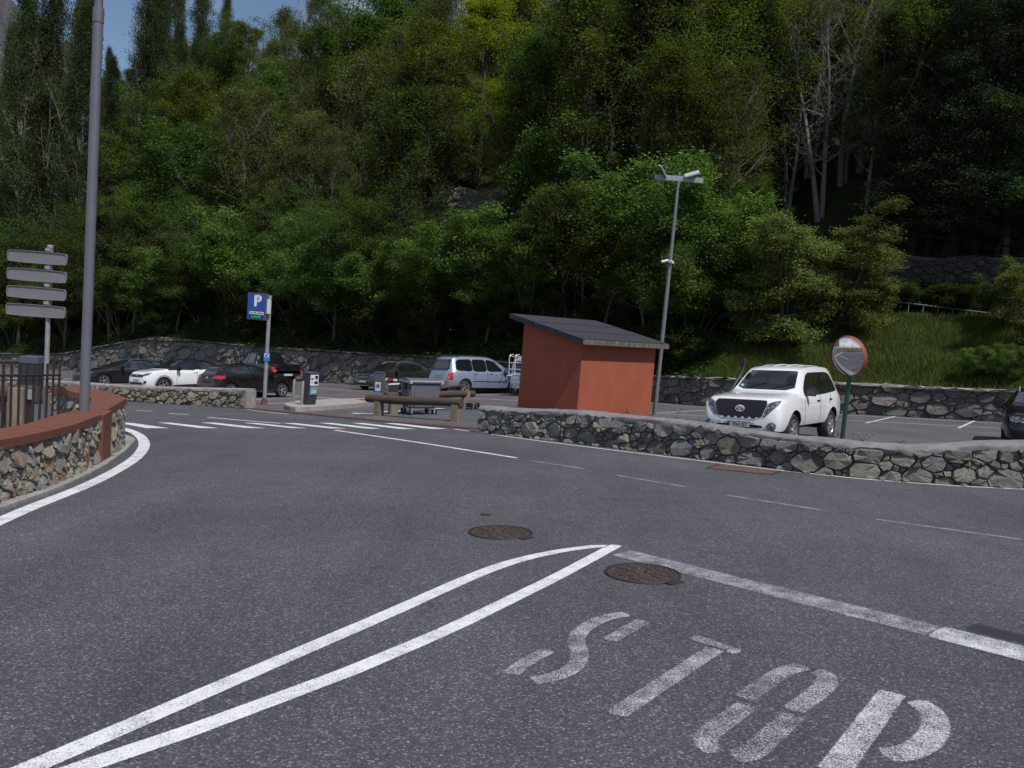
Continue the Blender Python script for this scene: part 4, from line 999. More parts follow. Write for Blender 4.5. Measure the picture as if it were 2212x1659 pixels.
M_led = N('green_led'); _e = M_led.n('ShaderNodeEmission'); _e.inputs[0].default_value = (0.03, 0.75, 0.14, 1); _e.inputs[1].default_value = 0.55; M_led.L(_e.outputs[0], M_led.out.inputs[0])
sign_text('LLIURE', 0.125, 0.0, -SH * 0.385, -0.107, M_led.m, cab, 1.05, 0.004)
bm = bmesh.new(); add_box(bm, (0.42, 0.02, 0.02), (0.12, 0.14, SH * 0.55), None, 0.02); bmesh_obj('control_box', bm, M_panel, cab)
for zz in (-0.3, 0.3):
    bm = bmesh.new(); add_box(bm, (0.38, 0.05, zz), (0.16, 0.05, 0.04)); bmesh_obj('bracket', bm, M_steel, cab)
bz = (HT(B, 762) + HT(B, 779)) / 2
bm = bmesh.new(); add_box(bm, (0.03, -0.085, bz), (0.225, 0.012, 0.31)); cs_ = bmesh_obj('camera_notice', bm, M_lightblue, t)
bm = bmesh.new(); add_box(bm, (0.025, -0.094, bz + 0.055), (0.15, 0.006, 0.12)); bmesh_obj('pictogram_field', bm, M_cream, cs_)
bm = bmesh.new(); add_box(bm, (0.025, -0.099, bz + 0.06), (0.11, 0.006, 0.045), Matrix.Rotation(-0.6, 3, 'Y')); add_box(bm, (0.035, -0.099, bz + 0.03), (0.03, 0.005, 0.05)); bmesh_obj('camera_pictogram', bm, M_ink, cs_)

# ------------------------------------------------------------------ wheeled waste container
wl = [G(*Z3(*p)) for p in ((1182, 1164), (1275, 1168), (1350, 1152), (1442, 1158))]
cb = sum(wl, Vector()) / 4; ex = ((wl[3] - wl[0]) + (wl[2] - wl[1])); ex.z = 0
M_bin = plain('grey_bin_plastic', (0.115, 0.12, 0.135), 0.55, 0, 0.08, 3.0)
M_binlid = plain('pale_bin_lid', (0.34, 0.345, 0.37), 0.45, 0, 0.06, 3.0)
t = empty('waste_container', cb, label='grey four wheeled waste container with pale lid behind the front log', cat='bin')
ang = math.atan2(-0.42, 0.91) * -1.0
t.rotation_euler = (0, 0, 0.62)
hb = HT(cb, Z3(0, 850)[1]); bw, bd = 1.20, 0.72
bm = bmesh.new(); zz0, zz1 = 0.24, hb - 0.12
lo = [bm.verts.new((sx * bw / 2 * 0.90, sy * bd / 2 * 0.86, zz0)) for sx, sy in ((-1, -1), (1, -1), (1, 1), (-1, 1))]
hi = [bm.verts.new((sx * bw / 2, sy * bd / 2, zz1)) for sx, sy in ((-1, -1), (1, -1), (1, 1), (-1, 1))]
bm.faces.new(hi); bm.faces.new(list(reversed(lo)))
for i in range(4): bm.faces.new((lo[i], lo[(i + 1) % 4], hi[(i + 1) % 4], hi[i]))
bmesh.ops.bevel(bm, geom=list(bm.edges), offset=0.05, segments=2, affect='EDGES'); bmesh_obj('body', bm, M_bin, t)
for s in (-0.62, 0.62):
    bm = bmesh.new(); add_box(bm, (s * bw / 2, -bd / 2 * 0.97, (zz0 + zz1) / 2), (0.05, 0.05, (zz1 - zz0) * 0.9), Matrix.Rotation(-0.06, 3, 'X'), 0.01); bmesh_obj('rib', bm, M_bin, t)
bm = bmesh.new(); add_box(bm, (0, 0, zz1 + 0.02), (bw + 0.08, bd + 0.08, 0.07), None, 0.015); bmesh_obj('rim', bm, M_binlid, t)
bm = bmesh.new(); n = 8; va = []
for i in range(n + 1):
    a = i / n; y = (-0.5 + a) * (bd + 0.06); z = zz1 + 0.06 + 0.07 * math.sin(math.pi * a)
    va.append([bm.verts.new((s * (bw + 0.04) / 2, y, z)) for s in (-1, 1)])
for i in range(n): bm.faces.new((va[i][0], va[i][1], va[i + 1][1], va[i + 1][0]))
for s in (0, 1): bm.faces.new([v[s] for v in va])
bmesh.ops.recalc_face_normals(bm, faces=bm.faces); bmesh_obj('lid', bm, plain('bin_lid_dark', (0.10, 0.105, 0.13), 0.5), t)
bm = bmesh.new(); add_tube(bm, [(-bw / 2, -bd / 2 - 0.06, zz1 + 0.05), (bw / 2, -bd / 2 - 0.06, zz1 + 0.05)], 0.022, 8)
for s in (-1, 1): add_box(bm, (s * bw / 2 * 0.98, -bd / 2 - 0.03, zz1 + 0.03), (0.10, 0.10, 0.12), None, 0.01)
bmesh_obj('handle', bm, M_binlid, t)
for sx in (-1, 1):
    bm = bmesh.new(); add_box(bm, (sx * (bw / 2 + 0.02), -0.06, zz1 - 0.14), (0.06, 0.16, 0.20), None, 0.01); bmesh_obj('lifting_lug', bm, M_black, t)
    for sy in (-1, 1):
        bm = bmesh.new(); Mx = Matrix.Translation((sx * bw / 2 * 0.74, sy * bd / 2 * 0.70, 0.105)) @ Matrix.Rotation(0.5 * sx * sy, 4, 'Z')
        rr = add_lathe(bm, [(0.04, -0.03), (0.10, -0.028), (0.105, 0.0), (0.10, 0.028), (0.04, 0.03)], 16, 'Y', Mx); bm.faces.new(rr[0]); bm.faces.new(rr[-1]); wv = bmesh_obj('wheel', bm, M_rubber, t)
        bm = bmesh.new(); add_box(bm, Mx @ Vector((0, 0.045, 0.06)), (0.06, 0.012, 0.18)); add_box(bm, Mx @ Vector((0, -0.045, 0.06)), (0.06, 0.012, 0.18)); bmesh_obj('fork', bm, M_steel, wv)

# ------------------------------------------------------------------ convex traffic mirror
B = AT(1819, 951, 14.75); B.z = gz(B.x, B.y); t = empty('traffic_mirror', B, label='round convex traffic mirror with orange rim on a green pole', cat='mirror')
hm = HT(B, 768); bm = bmesh.new(); add_tube(bm, [(0, 0, -0.1), (0, 0, hm - 0.3), (0, 0, hm + 0.15)], 0.040, 14)
bmesh_obj('pole', bm, plain('green_painted_steel', (0.012, 0.060, 0.035), 0.4, 0.1, 0.2, 6.0), t, 40)
nrm = Vector((-0.86, -0.47, -0.20)).normalized(); upv = Vector((0, 0, 1)); xx = upv.cross(nrm).normalized(); yy = nrm.cross(xx)
FM = frame_matrix(Vector((0, 0, hm)) + nrm * 0.12, xx, yy, nrm); rM = 0.365
bm = bmesh.new(); prof = [(rM * math.sin(a) / math.sin(0.55), rM / math.sin(0.55) * (math.cos(a) - math.cos(0.55)) * 0.62) for a in [0.55 * k / 14 for k in range(14, 0, -1)]]
rr = add_lathe(bm, prof, 48); c = bm.verts.new((0, 0, rM / math.sin(0.55) * (1 - math.cos(0.55)) * 0.62))
for k in range(48): bm.faces.new((rr[-1][k], rr[-1][(k + 1) % 48], c))
me = bpy.data.meshes.new('mirror_glass'); bm.to_mesh(me); bm.free(); me.shade_smooth()
o = mobj('mirror_glass', me, plain('mirror', (0.80, 0.81, 0.83), 0.015, 1.0), t); o.matrix_local = FM
bm = bmesh.new(); add_lathe(bm, [(rM * 0.985, -0.01), (rM * 0.985, 0.015), (rM * 1.01, 0.02), (rM * 1.035, -0.02), (rM * 1.02, -0.07), (rM * 0.6, -0.10), (rM * 0.1, -0.11)], 48)
o = bmesh_obj('rim', bm, plain('orange_red_rim', (0.24, 0.050, 0.030), 0.5, 0, 0.15, 5.0), t, 40); o.matrix_local = FM
bm = bmesh.new(); add_box(bm, (0, 0, hm), (0.12, 0.12, 0.18)); bmesh_obj('bracket', bm, M_steel, t)
# ------------------------------------------------------------------ vehicles
def car_paint(name, col, flake=0.0, rough=0.28):
    b = N(name); p = b.pos()
    dust = b.ramp(b.noise(p, 2.2, 5, 0.6), [(0.35, 0.0), (0.8, 0.10 if max(col) > 0.2 else 0.025)])
    c = b.mix(dust, col, (0.33, 0.31, 0.29)); x = b.bsdf(c, rough, flake, None, Coat_Weight=1.0 if max(col) > 0.03 else 0.55, Coat_Roughness=0.04, Specular_IOR_Level=0.5 if max(col) > 0.03 else 0.25); return b.m
def glass_mat(name, col=(0.010, 0.012, 0.014), rough=0.03):
    b = N(name); b.bsdf(col, rough, 0.0, None, Specular_IOR_Level=0.65, Coat_Weight=0.6, Coat_Roughness=0.02); return b.m
M_glass = glass_mat('tinted_glass')
M_chrome = plain('chrome', (0.62, 0.63, 0.66), 0.12, 1.0)
M_alloy = plain('alloy_wheel', (0.42, 0.42, 0.44), 0.35, 0.7)
M_lens = N('headlamp_lens'); _b = M_lens; _p = _b.obj()
_c = _b.ramp(_b.voro(_p, 16.0, 'Distance'), [(0.12, (0.50, 0.52, 0.56)), (0.3, (0.16, 0.17, 0.19)), (0.6, (0.07, 0.075, 0.085))])
_b.bsdf(_c, 0.1, 0.3, None, Coat_Weight=1.0, Coat_Roughness=0.02); M_lens = _b.m
M_tail = plain('red_tail_lens', (0.42, 0.012, 0.014), 0.12, 0, 0.2, 12.0, 0, Coat_Weight=1.0)
M_amber = plain('amber_lens', (0.60, 0.22, 0.05), 0.15)
M_grille = plain('black_grille', (0.010, 0.010, 0.012), 0.35)
M_trim = plain('black_trim', (0.013, 0.013, 0.015), 0.5)
M_plate = plain('number_plate', (0.42, 0.43, 0.45), 0.5)
M_under = plain('wheel_well_dark', (0.008, 0.008, 0.008), 0.9)

def project_panel(name, bvh, side, poly, mat, parent, L, off=0.006, grid=0.07):
    bm = bmesh.new(); f = bm.faces.new([bm.verts.new((p[0], p[1], 0)) for p in poly]); bmesh.ops.triangulate(bm, faces=[f])
    for _ in range(5):
        es = [e for e in bm.edges if e.calc_length() > grid]
        if not es: break
        bmesh.ops.subdivide_edges(bm, edges=es, cuts=1); bmesh.ops.triangulate(bm, faces=[f for f in bm.faces if len(f.verts) > 3])
    for v in bm.verts:
        a, z = v.co.x, v.co.y
        if side == 'L': o, d = Vector((L / 2 - a, 3, z)), Vector((0, -1, 0))
        elif side == 'R': o, d = Vector((L / 2 - a, -3, z)), Vector((0, 1, 0))
        elif side == 'F': o, d = Vector((L / 2 + 2, a, z)), Vector((-1, 0, 0))
        elif side == 'B': o, d = Vector((-L / 2 - 2, a, z)), Vector((1, 0, 0))
        else: o, d = Vector((L / 2 - a, z, 4)), Vector((0, 0, -1))
        hit, nr, _, _ = bvh.ray_cast(o, d)
        if hit is None:
            hit, nr, _, _ = bvh.find_nearest(o + d * (2.3 if side in 'LR' else 2.0))
        v.co = hit - d * off + nr.normalized() * (off if nr.dot(d) < 0 else -off)
    bm.normal_update()
    s = sum((f.normal for f in bm.faces), Vector())
    if s.dot(d) > 0: bmesh.ops.reverse_faces(bm, faces=bm.faces)
    return bmesh_obj(name, bm, mat, parent, 40)
def thick_line(pts, w):
    """outline of a narrow band along 2D points"""
    l, r = [], []
    for i, p in enumerate(pts):
        a = pts[max(i - 1, 0)]; b = pts[min(i + 1, len(pts) - 1)]; t = Vector((b[0] - a[0], b[1] - a[1])).normalized()
        l.append((p[0] - t.y * w / 2, p[1] + t.x * w / 2)); r.append((p[0] + t.y * w / 2, p[1] - t.x * w / 2))
    return l + r[::-1]
_wheels = {}
def wheel_meshes(r, wd, spokes, style):
    k = (r, wd, spokes, style)
    if k in _wheels: return _wheels[k]
    bm = bmesh.new(); ri = r * 0.66
    add_lathe(bm, [(ri, -wd * 0.42), (r * 0.90, -wd * 0.5), (r * 0.98, -wd * 0.36), (r, 0), (r * 0.98, wd * 0.36), (r * 0.90, wd * 0.5), (ri, wd * 0.42)], 32, 'Y')
    me1 = bpy.data.meshes.new('tyre'); bm.normal_update(); bmesh.ops.recalc_face_normals(bm, faces=bm.faces); bm.to_mesh(me1); bm.free(); me1.materials.append(M_rubber); me1.shade_smooth(); me1.set_sharp_from_angle(angle=rad(50))
    bm = bmesh.new(); rings = add_lathe(bm, [(ri * 1.0, wd * 0.43), (ri * 0.94, wd * 0.44), (ri * 0.90, wd * 0.36), (ri * 0.88, wd * 0.05)], 32, 'Y', None, 0)
    f = bm.faces.new(rings[-1]); f.material_index = 1
    for s in range(spokes):
        a0 = 2 * math.pi * s / spokes
        for da in ((-0.10, 0.10) if style == 'split' else (0.0,)):
            R = Matrix.Rotation(a0 + da, 3, 'Y'); w0, w1 = (ri * 0.30, ri * 0.20) if style == 'wide' else ((ri * 0.13, ri * 0.10) if style == 'split' else (ri * 0.2, ri * 0.15))
            q = [Vector((-w0 / 2, wd * 0.40, ri * 0.12)), Vector((w0 / 2, wd * 0.40, ri * 0.12)), Vector((w1 / 2, wd * 0.42, ri * 0.93)), Vector((-w1 / 2, wd * 0.42, ri * 0.93))]
            A = [bm.verts.new(R @ p) for p in q]; B = [bm.verts.new(R @ (p - Vector((0, wd * 0.14, 0)))) for p in q]
            bm.faces.new(A)
            for i in range(4): bm.faces.new((A[i], B[i], B[(i + 1) % 4], A[(i + 1) % 4]))
    rr = add_lathe(bm, [(ri * 0.24, wd * 0.38), (ri * 0.22, wd * 0.44), (ri * 0.1, wd * 0.45)], 16, 'Y'); bm.faces.new(rr[-1])
    bmesh.ops.recalc_face_normals(bm, faces=bm.faces)
    me2 = bpy.data.meshes.new('rim'); bm.to_mesh(me2); bm.free(); me2.materials.append(M_alloy); me2.materials.append(M_under)
    _wheels[k] = (me1, me2); return me1, me2
def make_car(name, label, center, heading, S, group=None, cat='car'):
    L, W, r = S['L'], S['W'], S['r']
    root = empty(name, label=label, cat=cat, group=group); root.matrix_world = ground_matrix(center, heading) @ Matrix.Scale(S.get('scale', 1.0), 4)
    top, belt, hw, rw, bot = pchip(S['top']), pchip(S['belt']), pchip(S['hw']), pchip(S['rw']), pchip(S['bot'])
    ss = sorted(set([round(x, 3) for x in np.linspace(0, L, int(L / 0.09))] + [round(k[0], 3) for k in S['top']] + [round(k[0], 3) for k in S['hw']] + [0.02, L - 0.02]))
    bm = bmesh.new(); rings = []
    for s in ss:
        zb, zt, h, q = bot(s), top(s), hw(s), rw(s); zs = min(belt(s), zt - 0.02)
        e = min(0.10, 0.32 * (zt - zs)); fl = S.get('flare', 0.0)
        fw = fl * (math.exp(-((s - S['ax'][0]) / 0.42) ** 4) + math.exp(-((s - S['ax'][1]) / 0.42) ** 4))
        shr = 0.97 if s in (0.0, L) else 1.0
        q = min(q, h * 0.955)
        pts = [(0, zb), (0.78 * h, zb), (0.94 * h, zb + 0.05), (0.985 * h + fw, zb + 0.16), (h + fw, zb + 0.5 * (zs - zb)), (0.997 * h + fw * 0.5, zb + 0.8 * (zs - zb)), (0.968 * h, zs),
               (0.945 * h if zt - zs > 0.25 else (0.5 * (0.968 * h + q) + 0.015), zs + min(0.03, 0.3 * (zt - zs))), (q, zt - e), (q * 0.94, zt - e * 0.38), (q * 0.62, zt - e * 0.07), (0, zt)]
        pts = [(y * shr, zb + 0.5 * (zt - zb) + (z - zb - 0.5 * (zt - zb)) * shr) for y, z in pts]
        full = [(y, z) for y, z in pts] + [(-y, z) for y, z in reversed(pts[1:-1])]
        rings.append([bm.verts.new((L / 2 - s, y, z)) for y, z in full])
    n = len(rings[0])
    for a, b in zip(rings, rings[1:]):
        for k in range(n): bm.faces.new((a[k], a[(k + 1) % n], b[(k + 1) % n], b[k]))
    bm.faces.new(rings[0]); bm.faces.new(list(reversed(rings[-1]))); bmesh.ops.recalc_face_normals(bm, faces=bm.faces)
    me = bpy.data.meshes.new('body'); bm.to_mesh(me); bm.free()
    me.materials.append(S['paint']); me.materials.append(M_under); me.materials.append(S.get('roof_paint', S['paint']))
    body = mobj('body', me, None, None)
    # wheel openings cut out of the body
    bm = bmesh.new(); ra = r * S.get('arch', 1.17)
    for s in S['ax']:
        for sy in (-1, 1):
            Mx = Matrix.Translation((L / 2 - s, sy * (W / 2 - 0.06), r * 1.02)); rr = add_lathe(bm, [(ra, -0.22), (ra, 0.24)], 28, 'Y', Mx); bm.faces.new(rr[0]); bm.faces.new(rr[1])
            b0 = add_box(bm, (L / 2 - s, sy * (W / 2 - 0.05), r * 0.3), (ra * 2 * 0.97, 0.42, r * 1.3))
    bmesh.ops.recalc_face_normals(bm, faces=bm.faces); cme = bpy.data.meshes.new('cut'); bm.to_mesh(cme); bm.free(); cut = mobj('cut', cme)
    md = body.modifiers.new('b', 'BOOLEAN'); md.operation = 'DIFFERENCE'; md.object = cut; md.solver = 'EXACT'; md.use_self = True
    bpy.context.view_layer.update()
    me2 = bpy.data.meshes.new_from_object(body.evaluated_get(bpy.context.evaluated_depsgraph_get()))
    body.modifiers.clear(); body.data = me2; bpy.data.objects.remove(cut); me2.name = 'body'
    me2.materials.clear()
    for m in (S['paint'], M_under, S.get('roof_paint', S['paint'])): me2.materials.append(m)
    for p in me2.polygons:
        c = p.center; s = L / 2 - c.x; mi = 0
        for a in S['ax']:
            if math.hypot(s - a, c.z - r * 1.02) < ra + 0.01 and c.z < r * 1.02 + ra and abs(c.y) < hw(s) - 0.004 and (abs(p.normal.y) < 0.75 or abs(c.y) < hw(s) - 0.1): mi = 1
            if abs(s - a) < ra + 0.01 and c.z < r and abs(c.y) < hw(s) - 0.004 and abs(c.y) > W / 2 - 0.32 and abs(p.normal.y) < 0.75: mi = 1
        if mi == 0 and p.normal.z < -0.8 and c.z < 0.6: mi = 1
        if mi == 0 and 'roof_from' in S and c.z > belt(s) + 0.03 and s > S['roof_from']: mi = 2
        p.material_index = mi
    me2.shade_smooth(); me2.set_sharp_from_angle(angle=rad(32)); body.parent = root
    bm = bmesh.new(); bm.from_mesh(me2); bvh = BVHTree.FromBMesh(bm); bm.free()
    P = lambda nm, side, poly, mat, par=body, off=0.006, rnd=1: project_panel(nm, bvh, side, chaikin(poly, rnd, True, 0.14) if rnd else poly, mat, par, L, off)
    for sd in 'LR':
        for poly in S.get('win', []): P('side_window', sd, poly, M_glass)
        for poly, mat in S.get('side', []): P('side_trim', sd, poly, mat, off=0.008)
        for ln in S.get('seams', []): P('panel_gap', sd, thick_line(ln, 0.014), M_trim, off=0.004, rnd=0)
        sy = 1 if sd == 'L' else -1
        for s, z in S.get('handles', []):
            h_, nr, _, _ = bvh.ray_cast(Vector((L / 2 - s, sy * 3, z)), Vector((0, -sy, 0)))
            bm = bmesh.new(); add_box(bm, h_ + Vector((0, sy * 0.015, 0)), (0.20, 0.035, 0.035), None, 0.012); bmesh_obj('door_handle', bm, S.get('handle_mat', S['paint']), root)
        if 'mirror' in S:
            s, z = S['mirror']; h_, nr, _, _ = bvh.ray_cast(Vector((L / 2 - s, sy * 3, z)), Vector((0, -sy, 0)))
            bm = bmesh.new(); add_box(bm, h_ + Vector((0.03, sy * 0.17, 0.06)), (0.15, 0.27, 0.20), Matrix.Rotation(-0.15 * sy, 3, 'Z'), 0.055); add_box(bm, h_ + Vector((0.02, sy * 0.05, 0.0)), (0.07, 0.14, 0.05), None, 0.01)
            mm = bmesh_obj('wing_mirror', bm, S.get('mirror_mat', S['paint']), root, 50)
            bm = bmesh.new(); add_box(bm, h_ + Vector((-0.038, sy * 0.17, 0.06)), (0.006, 0.18, 0.12), Matrix.Rotation(-0.15 * sy, 3, 'Z')); bmesh_obj('mirror_glass', bm, M_chrome, mm)
        if S.get('rails'):
            s0, s1 = S['rails']; pts = []
            for i in range(9):
                s = s0 + (s1 - s0) * i / 8; z = top(s) - 0.03 + (0.055 if 0 < i < 8 else 0.0); pts.append(Vector((L / 2 - s, sy * (rw(s) * 0.90), z)))
            bm = bmesh.new(); add_tube(bm, pts, 0.018, 8); bmesh_obj('roof_rail', bm, S.get('rail_mat', M_alloy), root)
    if 'screen' in S: P('windscreen', 'F', S['screen'], M_glass)
    if 'rear_glass' in S: P('rear_window', 'B', S['rear_glass'], M_glass)
    for nm, poly, mat in S.get('front', []): P(nm, 'F', poly, mat)
    for nm, poly, mat in S.get('front2', []):
        P(nm, 'F', poly, mat); P(nm, 'F', [(-y, z) for y, z in reversed(poly)], mat)
    for nm, poly, mat in S.get('rear', []): P(nm, 'B', poly, mat)
    for nm, poly, mat in S.get('rear2', []):
        P(nm, 'B', poly, mat); P(nm, 'B', [(-y, z) for y, z in reversed(poly)], mat)
    for nm, poly, mat in S.get('side2', []):
        for sd in 'LR': P(nm, sd, poly, mat, off=0.009)
    for side, yz, txt in S.get('plates', []):
        sx = 1 if side == 'F' else -1; h_, nr, _, _ = bvh.ray_cast(Vector((sx * 9, yz[0], yz[1])), Vector((-sx, 0, 0)))
        bm = bmesh.new(); add_box(bm, h_ + Vector((sx * 0.012, 0, 0)), (0.02, 0.54, 0.135), None, 0.004); bmesh_obj('plate_holder', bm, M_black, root)
        bm = bmesh.new(); add_box(bm, h_ + Vector((sx * 0.024, 0, 0)), (0.01, 0.50, 0.108)); pl = bmesh_obj('number_plate', bm, M_plate, root)
        if txt:
            bm = bmesh.new(); add_box(bm, h_ + Vector((sx * 0.0265, -sx * 0.228, 0)), (0.01, 0.04, 0.10)); bmesh_obj('plate_band', bm, M_bluesign, pl)
            me = text_mesh(txt, 0.112, 0.001); o = mobj('plate_lettering', me, M_black, pl)
            o.matrix_local = Matrix.Translation(h_ + Vector((sx * 0.0305, sx * 0.022, 0))) @ Matrix.Rotation(math.pi / 2 * sx, 4, 'Z') @ Matrix.Rotation(math.pi / 2, 4, 'X') @ Matrix.Scale(0.88, 4, (1, 0, 0))
    tm, rm = wheel_meshes(r, S.get('tw', 0.22), S.get('spokes', 5), S.get('style', 'plain'))
    for s in S['ax']:
        for sy in (-1, 1):
            w_ = mobj('wheel', tm, None, root); w_.location = (L / 2 - s, sy * (W / 2 - S.get('tw', 0.22) / 2 - 0.015), r)
            if sy < 0: w_.rotation_euler = (0, 0, math.pi)
            w_.rotation_euler.y = 0.3 * s
            mobj('rim', rm, None, w_)
    return root, body, bvh, S, P
def place(px, py, heading, S, which, side=1):
    """centre of a car from where one of its wheels touches the ground"""
    c = G(px, py); h = Vector((heading[0], heading[1], 0)).normalized(); lft = Vector((-h.y, h.x, 0))
    s = S['ax'][which]; q = S.get('scale', 1.0); return c - h * (S['L'] / 2 - s) * q - lft * side * (S['W'] / 2 - 0.12) * q
def mk(L, W, H, r, ax, top, belt, hw, rw, bot, **k):
    d = dict(L=L, W=W, H=H, r=r, ax=ax, top=top, belt=belt, hw=hw, rw=rw, bot=bot); d.update(k); return d
def std_hw(L, W): w = W / 2; return [(0, w * 0.72), (0.06, w * 0.84), (0.2, w * 0.93), (0.55, w), (L - 0.7, w), (L - 0.25, w * 0.95), (L - 0.06, w * 0.87), (L, w * 0.8)]
NB = (0.59, 0.807)                 # the bays lie square to the back wall
NBm = (-0.59, -0.807)
P_white = car_paint('white_car_paint', (0.74, 0.75, 0.78)); P_black = car_paint('black_car_paint', (0.006, 0.006, 0.008)); P_black2 = car_paint('black_car_paint_warm', (0.009, 0.008, 0.010))
P_grey = car_paint('dark_grey_metallic', (0.040, 0.038, 0.040), 0.5, 0.35); P_silver = car_paint('silver_blue_metallic', (0.26, 0.30, 0.42), 0.35, 0.38); P_silver2 = car_paint('pale_silver_van_paint', (0.42, 0.44, 0.50), 0.3, 0.35)

# white off-road car behind the roadside wall
suv = mk(4.70, 1.885, 1.88, 0.385, (0.92, 3.70),
    [(0, 0.70), (0.04, 0.86), (0.10, 1.02), (0.22, 1.11), (0.9, 1.19), (1.40, 1.235), (1.50, 1.30), (2.02, 1.70), (2.15, 1.775), (2.5, 1.845), (3.2, 1.88), (4.0, 1.865), (4.35, 1.81), (4.50, 1.68), (4.62, 1.30), (4.67, 1.0), (4.70, 0.72)],
    [(0, 0.66), (0.1, 0.88), (0.3, 1.02), (1.2, 1.085), (1.6, 1.10), (4.2, 1.16), (4.5, 1.12), (4.64, 0.95), (4.70, 0.66)],
    [(0, 0.72), (0.05, 0.82), (0.18, 0.90), (0.5, 0.935), (0.9, 0.9425), (4.0, 0.9425), (4.45, 0.91), (4.62, 0.86), (4.70, 0.80)],
    [(0, 0.60), (0.1, 0.70), (0.3, 0.79), (1.4, 0.80), (2.15, 0.665), (2.6, 0.66), (4.1, 0.65), (4.4, 0.635), (4.6, 0.68), (4.70, 0.7)],
    [(0, 0.36), (0.3, 0.34), (0.6, 0.40), (1.4, 0.43), (3.2, 0.43), (4.0, 0.45), (4.70, 0.48)],
    paint=P_white, flare=0.022, arch=1.20, tw=0.255, spokes=6, style='wide', mirror=(1.80, 1.19), mirror_mat=plain('smoked_mirror_shell', (0.05, 0.05, 0.052), 0.3),
    handles=[(2.56, 1.03), (3.50, 1.05)], handle_mat=M_black,
    win=[[(1.70, 1.145), (1.78, 1.29), (2.22, 1.63), (2.42, 1.70), (3.75, 1.72), (4.02, 1.68), (4.16, 1.46), (4.18, 1.25), (3.2, 1.19)]],
    screen=[(-0.70, 1.275), (0.70, 1.275), (0.60, 1.68), (0.56, 1.725), (-0.56, 1.725), (-0.60, 1.68)],
    rear_glass=[(-0.6, 1.22), (0.6, 1.22), (0.54, 1.66), (-0.54, 1.66)],
    seams=[[(1.62, 0.47), (1.60, 1.08)], [(2.72, 0.48), (2.74, 1.17)], [(3.35, 0.95), (3.62, 1.18)]],
    front=[('grille', [(-0.50, 0.66), (0.50, 0.66), (0.60, 1.00), (0.57, 1.045), (-0.57, 1.045), (-0.60, 1.00)], M_grille), ('grille_bar', [(-0.565, 1.02), (0.565, 1.02), (0.57, 1.065), (-0.57, 1.065)], M_trim),
           ('air_intake', [(-0.56, 0.455), (0.56, 0.455), (0.50, 0.52), (-0.50, 0.52)], M_grille), ('skid_trim', [(-0.62, 0.385), (0.62, 0.385), (0.55, 0.445), (-0.55, 0.445)], plain('silver_skid_trim', (0.50, 0.51, 0.54), 0.35, 0.2))],
    front2=[('headlight', [(0.56, 0.80), (0.60, 0.985), (0.72, 1.045), (0.835, 1.07), (0.84, 1.0), (0.76, 0.90), (0.60, 0.72), (0.53, 0.68)], M_lens)],
    rear2=[('tail_light', [(0.66, 0.95), (0.84, 0.95), (0.80, 1.35), (0.66, 1.3)], M_tail)],
    side2=[('tail_light', [(4.50, 0.98), (4.64, 0.98), (4.60, 1.30), (4.50, 1.32)], M_tail)],
    plates=[('F', (0.0, 0.515), '7064 JST'), ('B', (0, 0.75), '')])
suv['scale'] = 1.035; hd = Vector((-0.61, -0.79, 0)); cpos = place(1785.6, 950, hd, suv, 1, 1)
root, body, bvh, S_, PP = make_car('white_off_road_car', 'white off-road car with snorkel parked behind the roadside wall', cpos, hd, suv)
LL = suv['L']
for k in range(5):          # ribs and lower teeth of the grille
    y = -0.36 + k * 0.18; PP('grille_slat', 'F', thick_line([(y, 0.74), (y * 1.05, 0.975)], 0.035), M_trim, off=0.010, rnd=0)
for k in range(6):
    y = -0.40 + k * 0.16; PP('grille_tooth', 'F', [(y - 0.045, 0.645), (y + 0.045, 0.645), (y + 0.022, 0.69), (y - 0.022, 0.69)], P_white, off=0.012, rnd=0)
def ell(bm, c, ry, rz_, tk, n=28, axis='F'):
    A = []
    for k in range(n):
        a = 2 * math.pi * k / n; ca, sa = math.cos(a), math.sin(a)
        A.append([bm.verts.new(c + Vector((dx, (ry + t) * ca, (rz_ + t) * sa))) for t, dx in ((-tk, 0), (-tk * 0.5, 0.012), (tk * 0.5, 0.012), (tk, 0))])
    for k in range(n):
        for j in range(3): bm.faces.new((A[k][j], A[(k + 1) % n][j], A[(k + 1) % n][j + 1], A[k][j + 1]))
h_, _, _, _ = bvh.ray_cast(Vector((9, 0, 0.87)), Vector((-1, 0, 0))); c = h_ + Vector((0.03, 0, 0))
bm = bmesh.new(); ell(bm, c, 0.098, 0.066, 0.011); ell(bm, c + Vector((0.004, 0, 0.018)), 0.070, 0.022, 0.009); ell(bm, c + Vector((0.004, 0, -0.004)), 0.026, 0.056, 0.009); bmesh_obj('emblem', bm, plain('bright_emblem', (0.72, 0.73, 0.76), 0.25, 0.2), body)
for sy in (-1, 1):          # fog lamps
    h_, _, _, _ = bvh.ray_cast(Vector((9, sy * 0.715, 0.50)), Vector((-1, 0, 0))); bm = bmesh.new(); Mx = Matrix.Translation(h_ + Vector((-0.02, 0, 0))) @ Matrix.Rotation(sy * 0.5, 4, 'Z')
    rr = add_lathe(bm, [(0.10, 0.0), (0.10, 0.035), (0.08, 0.045), (0.072, 0.03), (0.03, 0.045)], 22, 'X', Mx); bm.faces.new(rr[-1]); bmesh_obj('fog_lamp', bm, M_lens, body)
